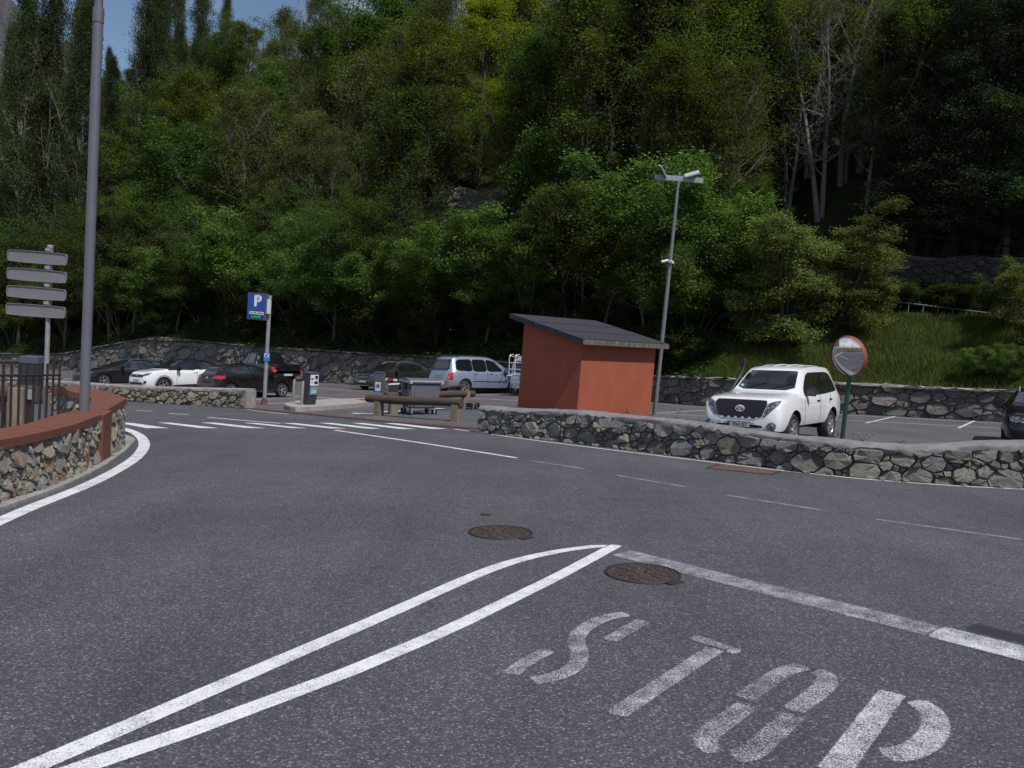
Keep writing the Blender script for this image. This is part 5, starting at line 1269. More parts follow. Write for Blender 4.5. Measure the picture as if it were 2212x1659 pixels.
# snorkel up the right-hand pillar
sp_ = [Vector((LL / 2 - 1.15, -0.86, 1.08)), Vector((LL / 2 - 1.45, -0.86, 1.16)), Vector((LL / 2 - 1.62, -0.835, 1.30)), Vector((LL / 2 - 2.02, -0.775, 1.66)), Vector((LL / 2 - 2.06, -0.77, 1.86))]
bm = bmesh.new(); add_tube(bm, sp_, [0.05, 0.05, 0.042, 0.04, 0.045], 10); sn = bmesh_obj('snorkel', bm, M_trim, root, 50)
bm = bmesh.new(); add_box(bm, sp_[-1] + Vector((0.05, 0, 0.08)), (0.22, 0.13, 0.19), None, 0.03); bmesh_obj('snorkel_head', bm, M_trim, sn)
for y in (-0.42, -0.16, 0.16, 0.42):
    bm = bmesh.new(); tp = pchip(suv['top']); pts = [Vector((LL / 2 - s, y, tp(s) - 0.03 * (y / 0.62) ** 2 * 1.3 + 0.002)) for s in np.linspace(2.5, 4.2, 9)]; add_tube(bm, pts, 0.016, 6); bmesh_obj('roof_rib', bm, P_white, body, 40)
for y, a in ((0.15, 0.5), (-0.45, 0.5)):
    PP('wiper', 'F', thick_line([(y, 1.30), (y + 0.42, 1.44)], 0.02), M_black, off=0.02, rnd=0)
PP('sticker', 'F', [(-0.60, 1.66), (-0.54, 1.66), (-0.54, 1.70), (-0.60, 1.70)], plain('yellow_green_sticker', (0.35, 0.42, 0.10), 0.5), off=0.010, rnd=0)
PP('sticker', 'F', [(-0.62, 1.33), (-0.54, 1.33), (-0.55, 1.38), (-0.62, 1.38)], plain('mint_sticker', (0.25, 0.55, 0.45), 0.5), off=0.010, rnd=0)
bm = bmesh.new(); add_box(bm, (0, 0, 0.42), (3.3, 1.2, 0.10)); bmesh_obj('underbody', bm, M_under, root)
bm = bmesh.new(); [add_box(bm, (LL / 2 - s, 0, 0.37), (0.12, 1.5, 0.12)) for s in (suv['ax'][0],)]; bmesh_obj('front_axle', bm, M_under, root)
bm = bmesh.new(); add_box(bm, (LL / 2 - suv['ax'][1], 0, 0.37), (0.14, 1.5, 0.14)); bmesh_obj('rear_axle', bm, M_under, root)

def seams_std(x0, x1, x2, zs, zt): return [[(x0, zs), (x0 - 0.02, zt - 0.06)], [(x1, zs), (x1 + 0.02, zt)], [(x2 - 0.12, zs + 0.3), (x2, zt)]]
# silver-blue minivan
mpv = mk(4.75, 1.90, 1.75, 0.33, (0.95, 3.85),
    [(0, 0.62), (0.06, 0.78), (0.3, 0.92), (0.95, 1.05), (1.05, 1.08), (1.95, 1.60), (2.15, 1.67), (2.6, 1.73), (3.5, 1.74), (4.2, 1.70), (4.38, 1.63), (4.62, 1.10), (4.70, 0.95), (4.75, 0.62)],
    [(0, 0.56), (0.3, 0.82), (1.0, 0.95), (1.5, 0.98), (4.3, 1.02), (4.6, 0.96), (4.75, 0.56)], std_hw(4.75, 1.90),
    [(0, 0.58), (0.3, 0.74), (1.05, 0.80), (2.0, 0.68), (2.6, 0.67), (4.2, 0.67), (4.4, 0.66), (4.75, 0.72)], [(0, 0.24), (0.4, 0.22), (4.0, 0.25), (4.75, 0.32)],
    paint=P_silver, mirror=(1.55, 1.04), handles=[(2.35, 0.93), (3.25, 0.93)], rails=(2.2, 4.2), rail_mat=M_trim,
    win=[[(1.55, 1.05), (2.05, 1.50), (2.35, 1.57), (2.55, 1.58), (2.55, 1.03)], [(2.58, 1.03), (2.58, 1.58), (3.38, 1.59), (3.38, 1.03)], [(3.41, 1.03), (3.41, 1.59), (4.15, 1.57), (4.28, 1.48), (4.34, 1.08)]],
    screen=[(-0.72, 1.12), (0.72, 1.12), (0.62, 1.57), (-0.62, 1.57)], rear_glass=[(-0.70, 1.06), (0.70, 1.06), (0.60, 1.52), (0.56, 1.57), (-0.56, 1.57), (-0.60, 1.52)],
    seams=seams_std(1.5, 2.55, 3.4, 0.34, 1.02), side=[([(1.4, 0.555), (3.45, 0.575), (3.45, 0.60), (1.4, 0.58)], M_trim)],
    rear=[('bumper_strip', [(-0.84, 0.53), (0.84, 0.53), (0.84, 0.565), (-0.84, 0.565)], M_trim), ('plate_recess', [(-0.36, 0.70), (0.36, 0.70), (0.36, 0.90), (-0.36, 0.90)], P_silver)],
    rear2=[('tail_light', [(0.72, 0.63), (0.89, 0.63), (0.86, 1.00), (0.73, 0.96)], M_tail), ('turn_signal', [(0.74, 0.72), (0.85, 0.72), (0.84, 0.82), (0.74, 0.82)], M_amber)],
    side2=[('tail_light', [(4.52, 0.65), (4.68, 0.64), (4.60, 0.99), (4.50, 0.98)], M_tail)], front2=[('headlight', [(0.45, 0.66), (0.8, 0.70), (0.8, 0.84), (0.5, 0.78)], M_lens)], plates=[('B', (0, 0.78), '')], spokes=5)
mpv['scale'] = 1.20
make_car('minivan', 'silver blue minivan seen from behind, nose to the back wall', place(*Z6(1400, 553), (0.76, 0.65), mpv, 1, -1), (0.76, 0.65), mpv)

# dark grey crossover facing us
gla = mk(4.42, 1.80, 1.50, 0.34, (0.88, 3.58),
    [(0, 0.60), (0.05, 0.74), (0.18, 0.88), (0.6, 0.98), (1.15, 1.04), (1.25, 1.08), (1.95, 1.42), (2.15, 1.475), (2.7, 1.50), (3.4, 1.45), (3.9, 1.36), (4.25, 1.06), (4.36, 0.92), (4.42, 0.60)],
    [(0, 0.55), (0.2, 0.80), (1.1, 0.94), (1.6, 0.96), (3.9, 1.02), (4.2, 0.96), (4.42, 0.55)], std_hw(4.42, 1.80),
    [(0, 0.55), (0.2, 0.70), (1.2, 0.76), (2.1, 0.60), (2.7, 0.59), (3.9, 0.56), (4.42, 0.66)], [(0, 0.22), (0.4, 0.22), (4.0, 0.25), (4.42, 0.34)],
    paint=P_grey, mirror=(1.60, 1.0), handles=[(2.45, 0.88), (3.3, 0.92)], rails=(1.95, 3.7), rail_mat=M_alloy, style='split', tw=0.23,
    win=[[(1.62, 1.02), (2.0, 1.31), (2.25, 1.38), (2.55, 1.40), (2.55, 1.0)], [(2.60, 1.0), (2.60, 1.40), (3.2, 1.37), (3.38, 1.32), (3.34, 1.04)], [(3.42, 1.05), (3.44, 1.31), (3.62, 1.25), (3.78, 1.10)]],
    screen=[(-0.68, 1.10), (0.68, 1.10), (0.55, 1.40), (-0.55, 1.40)], rear_glass=[(-0.5, 1.08), (0.5, 1.08), (0.46, 1.32), (-0.46, 1.32)], seams=seams_std(1.52, 2.55, 3.35, 0.32, 1.0),
    front=[('grille', [(-0.36, 0.58), (0.36, 0.58), (0.42, 0.70), (0.38, 0.80), (-0.38, 0.80), (-0.42, 0.70)], M_grille), ('grille_bar', [(-0.40, 0.71), (0.40, 0.71), (0.40, 0.735), (-0.40, 0.735)], M_chrome), ('grille_bar', [(-0.40, 0.655), (0.40, 0.655), (0.40, 0.68), (-0.40, 0.68)], M_chrome),
           ('air_intake', [(-0.62, 0.30), (0.62, 0.30), (0.55, 0.40), (-0.55, 0.40)], M_grille), ('skid_trim', [(-0.55, 0.23), (0.55, 0.23), (0.5, 0.28), (-0.5, 0.28)], M_chrome)],
    front2=[('headlight', [(0.48, 0.72), (0.80, 0.76), (0.80, 0.87), (0.62, 0.86), (0.46, 0.80)], M_lens)], rear2=[('tail_light', [(0.5, 0.86), (0.8, 0.84), (0.78, 0.98), (0.5, 0.96)], M_tail)], plates=[('F', (0, 0.46), '')])
gla['scale'] = 1.08
r_, b_, bv, _, _ = make_car('dark_grey_crossover', 'dark grey crossover with chrome grille facing the camera left of the minivan', place(*Z6(480, 512), NBm, gla, 0, 1), NBm, gla)
h_, _, _, _ = bv.ray_cast(Vector((9, 0, 0.695)), Vector((-1, 0, 0))); bm = bmesh.new(); c = h_ + Vector((0.03, 0, 0)); ell(bm, c, 0.075, 0.075, 0.012, 20)
for a in (90, 210, 330): add_box(bm, c + Vector((0.004, 0.035 * math.cos(rad(a)), 0.035 * math.sin(rad(a)))), (0.012, 0.07, 0.016), Matrix.Rotation(-rad(a) * -1, 3, 'X'))
bmesh_obj('emblem', bm, M_chrome, b_)

# black hatchback, tail towards us
clio = mk(4.06, 1.73, 1.45, 0.315, (0.82, 3.41),
    [(0, 0.58), (0.05, 0.70), (0.2, 0.83), (0.7, 0.95), (1.0, 1.00), (1.1, 1.05), (1.75, 1.36), (1.95, 1.41), (2.5, 1.45), (3.2, 1.40), (3.62, 1.31), (3.85, 1.05), (3.98, 0.95), (4.06, 0.60)],
    [(0, 0.54), (0.2, 0.74), (1.0, 0.90), (1.5, 0.93), (3.5, 1.02), (3.85, 0.95), (4.06, 0.54)], std_hw(4.06, 1.73),
    [(0, 0.52), (0.2, 0.66), (1.1, 0.72), (1.9, 0.56), (2.5, 0.55), (3.6, 0.52), (4.06, 0.64)], [(0, 0.20), (0.4, 0.20), (3.6, 0.24), (4.06, 0.32)],
    paint=P_black, mirror=(1.50, 0.97), handles=[(2.35, 0.88)], tw=0.20, spokes=5, style='wide',
    win=[[(1.52, 0.98), (1.85, 1.25), (2.1, 1.32), (2.42, 1.34), (2.42, 0.97)], [(2.47, 0.98), (2.47, 1.34), (3.0, 1.31), (3.30, 1.22), (3.36, 1.10), (3.2, 1.02)]],
    screen=[(-0.64, 1.06), (0.64, 1.06), (0.52, 1.34), (-0.52, 1.34)], rear_glass=[(-0.56, 1.02), (0.56, 1.02), (0.47, 1.28), (-0.47, 1.28)], seams=seams_std(1.45, 2.42, 3.2, 0.30, 0.98),
    side=[([(1.3, 0.285), (3.0, 0.295), (3.0, 0.315), (1.3, 0.305)], M_chrome)],
    rear=[('emblem', [(-0.05, 0.86), (0, 0.80), (0.05, 0.86), (0, 0.92)], M_chrome), ('plate_recess', [(-0.3, 0.62), (0.3, 0.62), (0.3, 0.74), (-0.3, 0.74)], M_trim)],
    rear2=[('tail_light', [(0.42, 0.84), (0.80, 0.80), (0.78, 0.95), (0.46, 0.95)], M_tail)], side2=[('tail_light', [(3.72, 0.83), (3.98, 0.80), (3.92, 0.94), (3.70, 0.96)], M_tail)],
    front2=[('headlight', [(0.42, 0.62), (0.76, 0.68), (0.76, 0.80), (0.5, 0.76)], M_lens)])
make_car('black_hatchback', 'black hatchback with red tail light nearest the parking sign', place(*Z2(1968, 667), NB, clio, 0, -1), NB, clio)

# white crossover with black roof
cap = mk(4.23, 1.80, 1.57, 0.34, (0.84, 3.48),
    [(0, 0.62), (0.05, 0.78), (0.18, 0.92), (0.6, 1.02), (1.05, 1.08), (1.15, 1.12), (1.85, 1.47), (2.05, 1.53), (2.6, 1.57), (3.3, 1.52), (3.75, 1.40), (4.02, 1.10), (4.15, 0.98), (4.23, 0.62)],
    [(0, 0.57), (0.2, 0.84), (1.05, 0.99), (1.6, 1.01), (3.6, 1.09), (4.0, 1.02), (4.23, 0.57)], std_hw(4.23, 1.80),
    [(0, 0.55), (0.2, 0.70), (1.15, 0.75), (2.0, 0.60), (2.6, 0.59), (3.75, 0.56), (4.23, 0.66)], [(0, 0.24), (0.4, 0.24), (3.7, 0.27), (4.23, 0.36)],
    paint=P_white, roof_paint=P_black, roof_from=1.12, mirror=(1.55, 1.05), mirror_mat=P_black, handles=[(2.40, 0.94)], style='split', tw=0.22,
    win=[[(1.58, 1.06), (1.92, 1.34), (2.15, 1.42), (2.48, 1.45), (2.48, 1.05)], [(2.54, 1.06), (2.54, 1.45), (3.1, 1.42), (3.35, 1.34), (3.36, 1.12)]],
    screen=[(-0.68, 1.14), (0.68, 1.14), (0.55, 1.45), (-0.55, 1.45)], rear_glass=[(-0.55, 1.1), (0.55, 1.1), (0.48, 1.38), (-0.48, 1.38)], seams=seams_std(1.48, 2.50, 3.3, 0.36, 1.03),
    side=[([(1.28, 0.30), (3.05, 0.32), (3.05, 0.42), (1.28, 0.36)], M_trim), (thick_line([(0.84 + 0.425 * math.cos(a), 0.345 + 0.425 * math.sin(a)) for a in np.linspace(0.15, 3.0, 15)], 0.07), M_trim)],
    front=[('grille', [(-0.52, 0.70), (0.52, 0.70), (0.48, 0.82), (-0.48, 0.82)], M_grille), ('emblem', [(-0.06, 0.78), (0, 0.69), (0.06, 0.78), (0, 0.87)], M_chrome), ('air_intake', [(-0.55, 0.36), (0.55, 0.36), (0.5, 0.47), (-0.5, 0.47)], M_grille)],
    front2=[('headlight', [(0.46, 0.74), (0.80, 0.80), (0.80, 0.92), (0.70, 0.90), (0.44, 0.83)], M_lens), ('fog_lamp', [(0.60, 0.40), (0.76, 0.44), (0.76, 0.56), (0.64, 0.50)], M_grille), ('number_plate', [(0, 0.52), (0.25, 0.52), (0.25, 0.61), (0, 0.61)], M_plate)])
make_car('white_crossover', 'white crossover with black roof between the two black cars', place(*Z2(945, 628), NBm, cap, 0, 1), NBm, cap)

# black estate car
a4 = mk(4.72, 1.84, 1.43, 0.33, (0.86, 3.68),
    [(0, 0.56), (0.05, 0.66), (0.2, 0.78), (0.7, 0.90), (1.30, 0.98), (1.4, 1.02), (2.15, 1.33), (2.35, 1.39), (2.9, 1.43), (3.6, 1.40), (4.2, 1.31), (4.52, 1.02), (4.66, 0.92), (4.72, 0.58)],
    [(0, 0.50), (0.2, 0.70), (1.3, 0.88), (1.8, 0.91), (4.2, 0.97), (4.5, 0.92), (4.72, 0.52)], std_hw(4.72, 1.84),
    [(0, 0.54), (0.2, 0.70), (1.4, 0.75), (2.3, 0.58), (2.9, 0.57), (4.2, 0.54), (4.72, 0.66)], [(0, 0.18), (0.4, 0.18), (4.2, 0.22), (4.72, 0.32)],
    paint=P_black2, mirror=(1.80, 0.95), handles=[(2.6, 0.84), (3.5, 0.86)], rails=(2.3, 4.1), rail_mat=M_chrome, style='split', tw=0.22,
    win=[[(1.82, 0.95), (2.2, 1.23), (2.45, 1.30), (2.75, 1.32), (2.75, 0.94)], [(2.80, 0.94), (2.80, 1.32), (3.5, 1.30), (3.55, 0.96)], [(3.6, 0.97), (3.56, 1.30), (3.95, 1.24), (4.16, 1.05)]],
    screen=[(-0.68, 1.04), (0.68, 1.04), (0.54, 1.31), (-0.54, 1.31)], rear_glass=[(-0.5, 1.02), (0.5, 1.02), (0.45, 1.26), (-0.45, 1.26)], seams=seams_std(1.7, 2.78, 3.6, 0.28, 0.93),
    side=[(thick_line([(1.75, 0.935), (3.6, 0.945), (4.2, 1.02)], 0.022), M_chrome), (thick_line([(1.80, 0.97), (2.2, 1.26), (2.5, 1.335), (3.5, 1.325), (4.0, 1.25), (4.2, 1.04)], 0.022), M_chrome)],
    front=[('grille', [(-0.38, 0.36), (0.38, 0.36), (0.50, 0.52), (0.46, 0.66), (-0.46, 0.66), (-0.50, 0.52)], M_grille), ('grille_bar', thick_line([(-0.46, 0.655), (0.46, 0.655)], 0.02), M_chrome)],
    front2=[('headlight', [(0.52, 0.60), (0.82, 0.66), (0.82, 0.76), (0.70, 0.75), (0.52, 0.68)], plain('bright_headlamp', (0.70, 0.72, 0.80), 0.08, 0.8))])
make_car('black_estate', 'black estate car with bright headlamp left of the white crossover', place(*Z2(432, 580), NBm, a4, 0, 1), NBm, a4)

# black pickup along the back wall
pk = mk(5.25, 1.86, 1.80, 0.38, (0.95, 4.05),
    [(0, 0.70), (0.05, 0.86), (0.2, 1.02), (0.8, 1.12), (1.35, 1.17), (1.45, 1.22), (2.0, 1.68), (2.15, 1.74), (2.5, 1.80), (3.2, 1.80), (3.34, 1.76), (3.46, 1.30), (3.50, 1.16), (3.6, 1.15), (5.0, 1.15), (5.2, 1.14), (5.25, 0.70)],
    [(0, 0.66), (0.2, 0.95), (1.3, 1.08), (3.3, 1.12), (3.5, 1.12), (5.1, 1.12), (5.25, 0.66)], std_hw(5.25, 1.86),
    [(0, 0.58), (0.2, 0.72), (1.4, 0.78), (2.1, 0.65), (2.5, 0.64), (3.3, 0.64), (3.48, 0.84), (5.0, 0.86), (5.25, 0.80)], [(0, 0.40), (0.4, 0.38), (4.5, 0.45), (5.25, 0.55)],
    paint=P_black, mirror=(1.75, 1.16), handles=[(2.45, 1.0), (3.2, 1.0)], tw=0.25, flare=0.02,
    win=[[(1.75, 1.16), (2.1, 1.58), (2.3, 1.66), (2.5, 1.67), (2.5, 1.15)], [(2.58, 1.15), (2.58, 1.67), (3.1, 1.66), (3.22, 1.55), (3.25, 1.16)]],
    screen=[(-0.70, 1.24), (0.70, 1.24), (0.60, 1.66), (-0.60, 1.66)], rear_glass=[(-0.60, 1.24), (0.60, 1.24), (0.55, 1.64), (-0.55, 1.64)],
    rear=[('tailgate_handle', [(-0.10, 0.93), (0.10, 0.93), (0.10, 0.98), (-0.10, 0.98)], M_chrome), ('bumper', [(-0.75, 0.56), (0.75, 0.56), (0.75, 0.66), (-0.75, 0.66)], M_trim)],
    rear2=[('tail_light', [(0.70, 0.72), (0.82, 0.72), (0.82, 0.86), (0.70, 0.86)], M_tail)], side2=[('tail_light', [(5.08, 0.72), (5.22, 0.72), (5.22, 1.0), (5.08, 1.0)], M_tail)], plates=[('B', (0.0, 0.60), '')])
hp_ = Vector((-0.72, 0.69, 0)).normalized(); c0 = G(*Z2(1885, 572))
pk['scale'] = 1.16; cp = c0 + hp_ * (pk['L'] / 2 - 0.25) * 1.16 + Vector((hp_.y, -hp_.x, 0)) * (pk['W'] / 2)
make_car('black_pickup', 'black pickup seen from behind, above the black hatchback', cp, hp_, pk, cat='pickup')

# pale van with a bicycle rack beside the shed
vn = mk(4.9, 1.92, 1.97, 0.34, (0.9, 3.85),
    [(0, 0.70), (0.06, 0.85), (0.4, 1.02), (0.8, 1.12), (0.9, 1.18), (1.65, 1.80), (1.85, 1.88), (2.4, 1.96), (4.4, 1.95), (4.66, 1.88), (4.78, 1.60), (4.86, 1.10), (4.9, 0.65)],
    [(0, 0.62), (0.4, 0.92), (1.0, 1.05), (4.6, 1.10), (4.8, 1.0), (4.9, 0.6)], std_hw(4.9, 1.92),
    [(0, 0.62), (0.4, 0.76), (0.9, 0.82), (1.8, 0.74), (2.4, 0.73), (4.6, 0.73), (4.9, 0.78)], [(0, 0.28), (0.4, 0.26), (4.2, 0.30), (4.9, 0.38)],
    paint=P_silver2, mirror=(1.4, 1.12), win=[[(1.35, 1.14), (1.75, 1.66), (2.2, 1.70), (2.2, 1.14)], [(2.3, 1.14), (2.3, 1.70), (3.4, 1.72), (3.4, 1.14)], [(3.5, 1.14), (3.5, 1.72), (4.5, 1.70), (4.56, 1.16)]],
    screen=[(-0.74, 1.22), (0.74, 1.22), (0.66, 1.74), (-0.66, 1.74)], rear_glass=[(-0.68, 1.15), (0.68, 1.15), (0.60, 1.72), (-0.60, 1.72)],
    rear2=[('tail_light', [(0.78, 0.72), (0.89, 0.72), (0.88, 1.05), (0.78, 1.05)], M_tail)], side2=[('tail_light', [(4.72, 0.72), (4.84, 0.72), (4.80, 1.04), (4.72, 1.04)], M_tail)], plates=[('B', (0.0, 0.95), '')])
hv = Vector((0.59, 0.807, 0)); lf = Vector((-hv.y, hv.x, 0)); c0 = G(*Z6(1905, 572))
cv = c0 + hv * (vn['L'] / 2) * 1.1 - lf * (vn['W'] / 2) * 1.1
vn['scale'] = 1.1
rt, bd_, bv, _, _ = make_car('van', 'pale van with a tubular bicycle rack, half hidden by the shed', cv, hv, vn, cat='van')
xr = -vn['L'] / 2 - 0.10; M_rack = plain('white_tube', (0.66, 0.66, 0.69), 0.35, 0.2); bm = bmesh.new()
for z in (1.05, 1.30, 1.62, 1.92): add_tube(bm, [(xr, -0.8, z), (xr, 0.8, z)], 0.02, 8)
for y in (-0.8, -0.45, 0.45, 0.8): add_tube(bm, [(xr, y, 1.0), (xr, y, 1.9), (xr + 0.1, y, 2.0), (xr + 0.35, y, 2.02)], 0.02, 8)
for y in (-0.6, 0.6): add_tube(bm, [(xr, y, 1.0), (xr - 0.42, y, 1.0)], 0.022, 8)
bmesh_obj('bicycle_rack', bm, M_rack, rt)

# dark car cut by the right edge
dk = dict(gla); dk.update(scale=1.0, paint=P_black, front=[('grille', [(-0.5, 0.52), (0.5, 0.52), (0.46, 0.66), (-0.46, 0.66)], M_grille), ('grille_bar', thick_line([(-0.46, 0.655), (0.46, 0.655)], 0.02), M_chrome), ('bumper_strip', thick_line([(-0.5, 0.45), (-0.25, 0.36), (0.3, 0.34)], 0.02), M_chrome)],
    front2=[('headlight', [(0.40, 0.66), (0.78, 0.70), (0.80, 0.82), (0.62, 0.82), (0.42, 0.76)], M_lens)], plates=[])
hd2 = Vector((-0.50, -0.866, 0)); l2 = Vector((-hd2.y, hd2.x, 0)); c0 = G(2172, 970)
cd2 = c0 - hd2 * (dk['L'] / 2 - 0.35) + l2 * (dk['W'] / 2 - 0.05)
make_car('black_car', 'black car cut off by the right edge, facing the camera', cd2, hd2, dk)
# ------------------------------------------------------------------ hillside behind the car park
HB, HNX, HNY = Vector((-41.9, 74.9, 0)), 0.589, 0.808
_wt = [((p.x - HB.x) * HNY - (p.y - HB.y) * HNX, (p.x - HB.x) * HNX + (p.y - HB.y) * HNY) for p in bkp]
_wh = []
for p in bkp:
    v = p - CAM; px = 1106 + 1736 * v.dot(VR) / v.dot(VF)
    _wh.append(p.z + HT(p, float(np.interp(px, [q[0] for q in BTOP], [q[1] for q in BTOP]))))
def hill_ts(x, y):
    t = (x - HB.x) * HNY - (y - HB.y) * HNX; s = (x - HB.x) * HNX + (y - HB.y) * HNY
    return t, s - float(np.interp(t, [a for a, _ in _wt], [b for _, b in _wt]))
def hill_xy(t, s):
    s0 = s + float(np.interp(t, [a for a, _ in _wt], [b for _, b in _wt]))
    return HB.x + HNY * t + HNX * s0, HB.y - HNX * t + HNY * s0
def hill_rise(t, s):
    m = float(np.interp(t, [-120, -30, 52, 60, 68, 74, 110], [0.90, 0.93, 0.90, 0.78, 0.46, 0.42, 0.44]))
    if t > 62:
        k = min(1.0, (t - 62) / 6); path = 1.6 * k
        r = m * min(s, 8.5) + (0.0 if s < 8.5 else (0.02 * min(s - 8.5, path) + 1.0 * max(0, s - 8.5 - path) + min(1.4 * k, max(0, s - 8.5 - path) * 3)))
    else: r = m * s
    return r / (1 + (max(r, 0) / 78.0) ** 3) ** (1 / 3)
def hz_(x, y):
    t, s = hill_ts(x, y); b = float(np.interp(t, [a for a, _ in _wt], _wh))
    return b - 0.06 + hill_rise(t, max(s - 0.3, 0)) + (0.12 * math.sin(x * 0.9 + 1) * math.sin(y * 0.7) + 0.25 * math.sin(x * 0.23) * math.sin(y * 0.31 + 2)) * min(1, max(0, s - 0.8) / 4)
def hill_pos(px, s):
    d = ray(px, 700); lo, hi = 15.0, 260.0
    for _ in range(60):
        Y = (lo + hi) / 2
        if hill_ts(d.x / d.y * Y, Y)[1] < s: lo = Y
        else: hi = Y
    x, y = d.x / d.y * lo, lo; return Vector((x, y, hz_(x, y)))
M_floor = N('woodland_floor'); _b = M_floor; _p = _b.pos()
_c = _b.ramp(_b.noise(_p, 0.8, 7, 0.65), [(0.3, (0.018, 0.017, 0.011)), (0.5, (0.022, 0.030, 0.012)), (0.7, (0.030, 0.042, 0.014))])
_b.bsdf(_c, 0.95, 0, _b.bump(_b.noise(_p, 5.0, 6), 1.0, 0.15), Specular_IOR_Level=0.1); M_floor = _b.m
v, f = [], []; TS = list(np.arange(-170, 150.1, 2.0)); SS = [-0.2] + list(np.arange(0.6, 12, 0.9)) + list(np.arange(12.5, 150, 2.5))
for t_ in TS:
    for s_ in SS:
        x, y = hill_xy(t_, s_); v.append((x, y, hz_(x, y) if s_ > 0 else hz_(x, y)))
nS_ = len(SS)
for i in range(len(TS) - 1):
    for j in range(nS_ - 1): f.append((i * nS_ + j, (i + 1) * nS_ + j, (i + 1) * nS_ + j + 1, i * nS_ + j + 1))
me = pymesh('hillside', v, f, True); hillside = mobj('hillside', me, M_floor, None, kind='structure')
if me.polygons[0].normal.z < 0: me.flip_normals()
# far mountain flank, upper left
M_mtn = N('far_mountain'); _b = M_mtn; _p = _b.pos()
_c = _b.ramp(_b.noise(_p, 0.05, 8, 0.7), [(0.3, (0.040, 0.042, 0.050)), (0.55, (0.085, 0.080, 0.085)), (0.75, (0.14, 0.125, 0.125))])
_b.bsdf(_c, 0.95, 0, _b.bump(_b.noise(_p, 0.12, 8, 0.7), 1.0, 6.0)); M_mtn = _b.m
rng = random.Random(77); v, f = [], []; nx, ny = 60, 30
for i in range(nx):
    for j in range(ny):
        x = -1150 + i * 13.0; y = 560 + j * 16.0; ridge = 330 - 1.05 * (x + 625) if x > -625 else 330 + 0.25 * (-625 - x)
        k = j / (ny - 1); z = -60 + (max(ridge, -50) + 60) * math.sin(min(1, k * 1.6) * math.pi / 2) + 16 * math.sin(x * 0.045 + y * 0.02) + 9 * math.sin(x * 0.11 - y * 0.05) + rng.gauss(0, 3)
        v.append((x, y, z))
for i in range(nx - 1):
    for j in range(ny - 1): f.append((i * ny + j, (i + 1) * ny + j, (i + 1) * ny + j + 1, i * ny + j + 1))
mobj('mountain', pymesh('mountain', v, f, True), M_mtn, None, kind='structure')

# ------------------------------------------------------------------ trees
def leaf_mat(name, lo, hi, trans=0.38, dead=None):
    b = N(name); g_ = b.n('ShaderNodeNewGeometry'); oi = b.n('ShaderNodeObjectInfo')
    c = b.ramp(g_.outputs['Random Per Island'], [(0.0, lo), (0.7, hi), (1.0, tuple(min(1, x * 1.35) for x in hi))])
    patch = b.ramp(b.noise(b.obj(), 0.55, 3), [(0.3, 0.70), (0.7, 1.22)]); c = b.mix(1.0, c, patch, 'MULTIPLY')
    hs = b.n('ShaderNodeHueSaturation'); hs.inputs['Saturation'].default_value = 1.0
    b.L(b.math('ADD', b.math('MULTIPLY', oi.outputs['Random'], 0.030), 0.485), hs.inputs['Hue']); b.L(b.math('ADD', b.math('MULTIPLY', oi.outputs['Random'], 0.62), 0.66), hs.inputs['Value']); b.L(c, hs.inputs['Color']); c = hs.outputs[0]
    d = b.n('ShaderNodeBsdfDiffuse'); t = b.n('ShaderNodeBsdfTranslucent'); m = b.n('ShaderNodeMixShader'); m.inputs[0].default_value = trans
    b.L(c, d.inputs[0]); b.L(b.mix(1.0, c, (1.25, 1.15, 0.55), 'MULTIPLY'), t.inputs[0]); b.L(d.outputs[0], m.inputs[1]); b.L(t.outputs[0], m.inputs[2]); b.L(m.outputs[0], b.out.inputs[0]); return b.m
def bark_mat(name, lo, hi):
    b = N(name); p = b.obj(); w_ = b.noise(b.mapped(p, (6, 6, 1.5)), 3.0, 5, 0.65); b.bsdf(b.ramp(w_, [(0.3, lo), (0.7, hi)]), 0.95, 0, b.bump(w_, 0.6, 0.03), Specular_IOR_Level=0.15); return b.m
M_bark = bark_mat('brown_bark', (0.045, 0.038, 0.031), (0.105, 0.088, 0.072)); M_bark_g = bark_mat('grey_bark', (0.095, 0.087, 0.078), (0.20, 0.185, 0.165)); M_bark_d = bark_mat('dark_bark', (0.014, 0.012, 0.010), (0.038, 0.032, 0.026))
def np_mesh(name, verts, faces_n, loops, smooth=False):
    me = bpy.data.meshes.new(name); me.vertices.add(len(verts)); me.vertices.foreach_set('co', np.asarray(verts, np.float32).ravel())
    me.loops.add(len(loops)); me.loops.foreach_set('vertex_index', np.asarray(loops, np.int32)); n = len(loops) // faces_n
    me.polygons.add(n); me.polygons.foreach_set('loop_start', np.arange(n, dtype=np.int32) * faces_n)
    me.update(calc_edges=True); me.validate(); return me
def leaves(name, C, per, spread, size, rs, flat=1.0, up=0.5, aspect=0.62, droop=0.0):
    C = np.repeat(np.asarray(C, float), per, axis=0); n = len(C)
    off = rs.normal(0, 1, (n, 3)) * spread; off[:, 2] *= flat; off[:, 2] -= droop * np.abs(rs.normal(0, 1, n)) * spread
    c = C + off; nr = rs.normal(0, 1, (n, 3)); nr[:, 2] = np.abs(nr[:, 2]) + up; nr /= np.linalg.norm(nr, axis=1)[:, None]
    a = rs.normal(0, 1, (n, 3)); u = np.cross(nr, a); u /= np.linalg.norm(u, axis=1)[:, None]; w_ = np.cross(nr, u)
    s = (size * rs.uniform(0.6, 1.35, n))[:, None]; V = np.empty((n, 4, 3))
    V[:, 0] = c - u * s * 0.5; V[:, 1] = c + w_ * s * 0.5 * aspect; V[:, 2] = c + u * s * 0.5; V[:, 3] = c - w_ * s * 0.5 * aspect
    return np_mesh(name, V.reshape(-1, 3), 4, np.arange(4 * n))
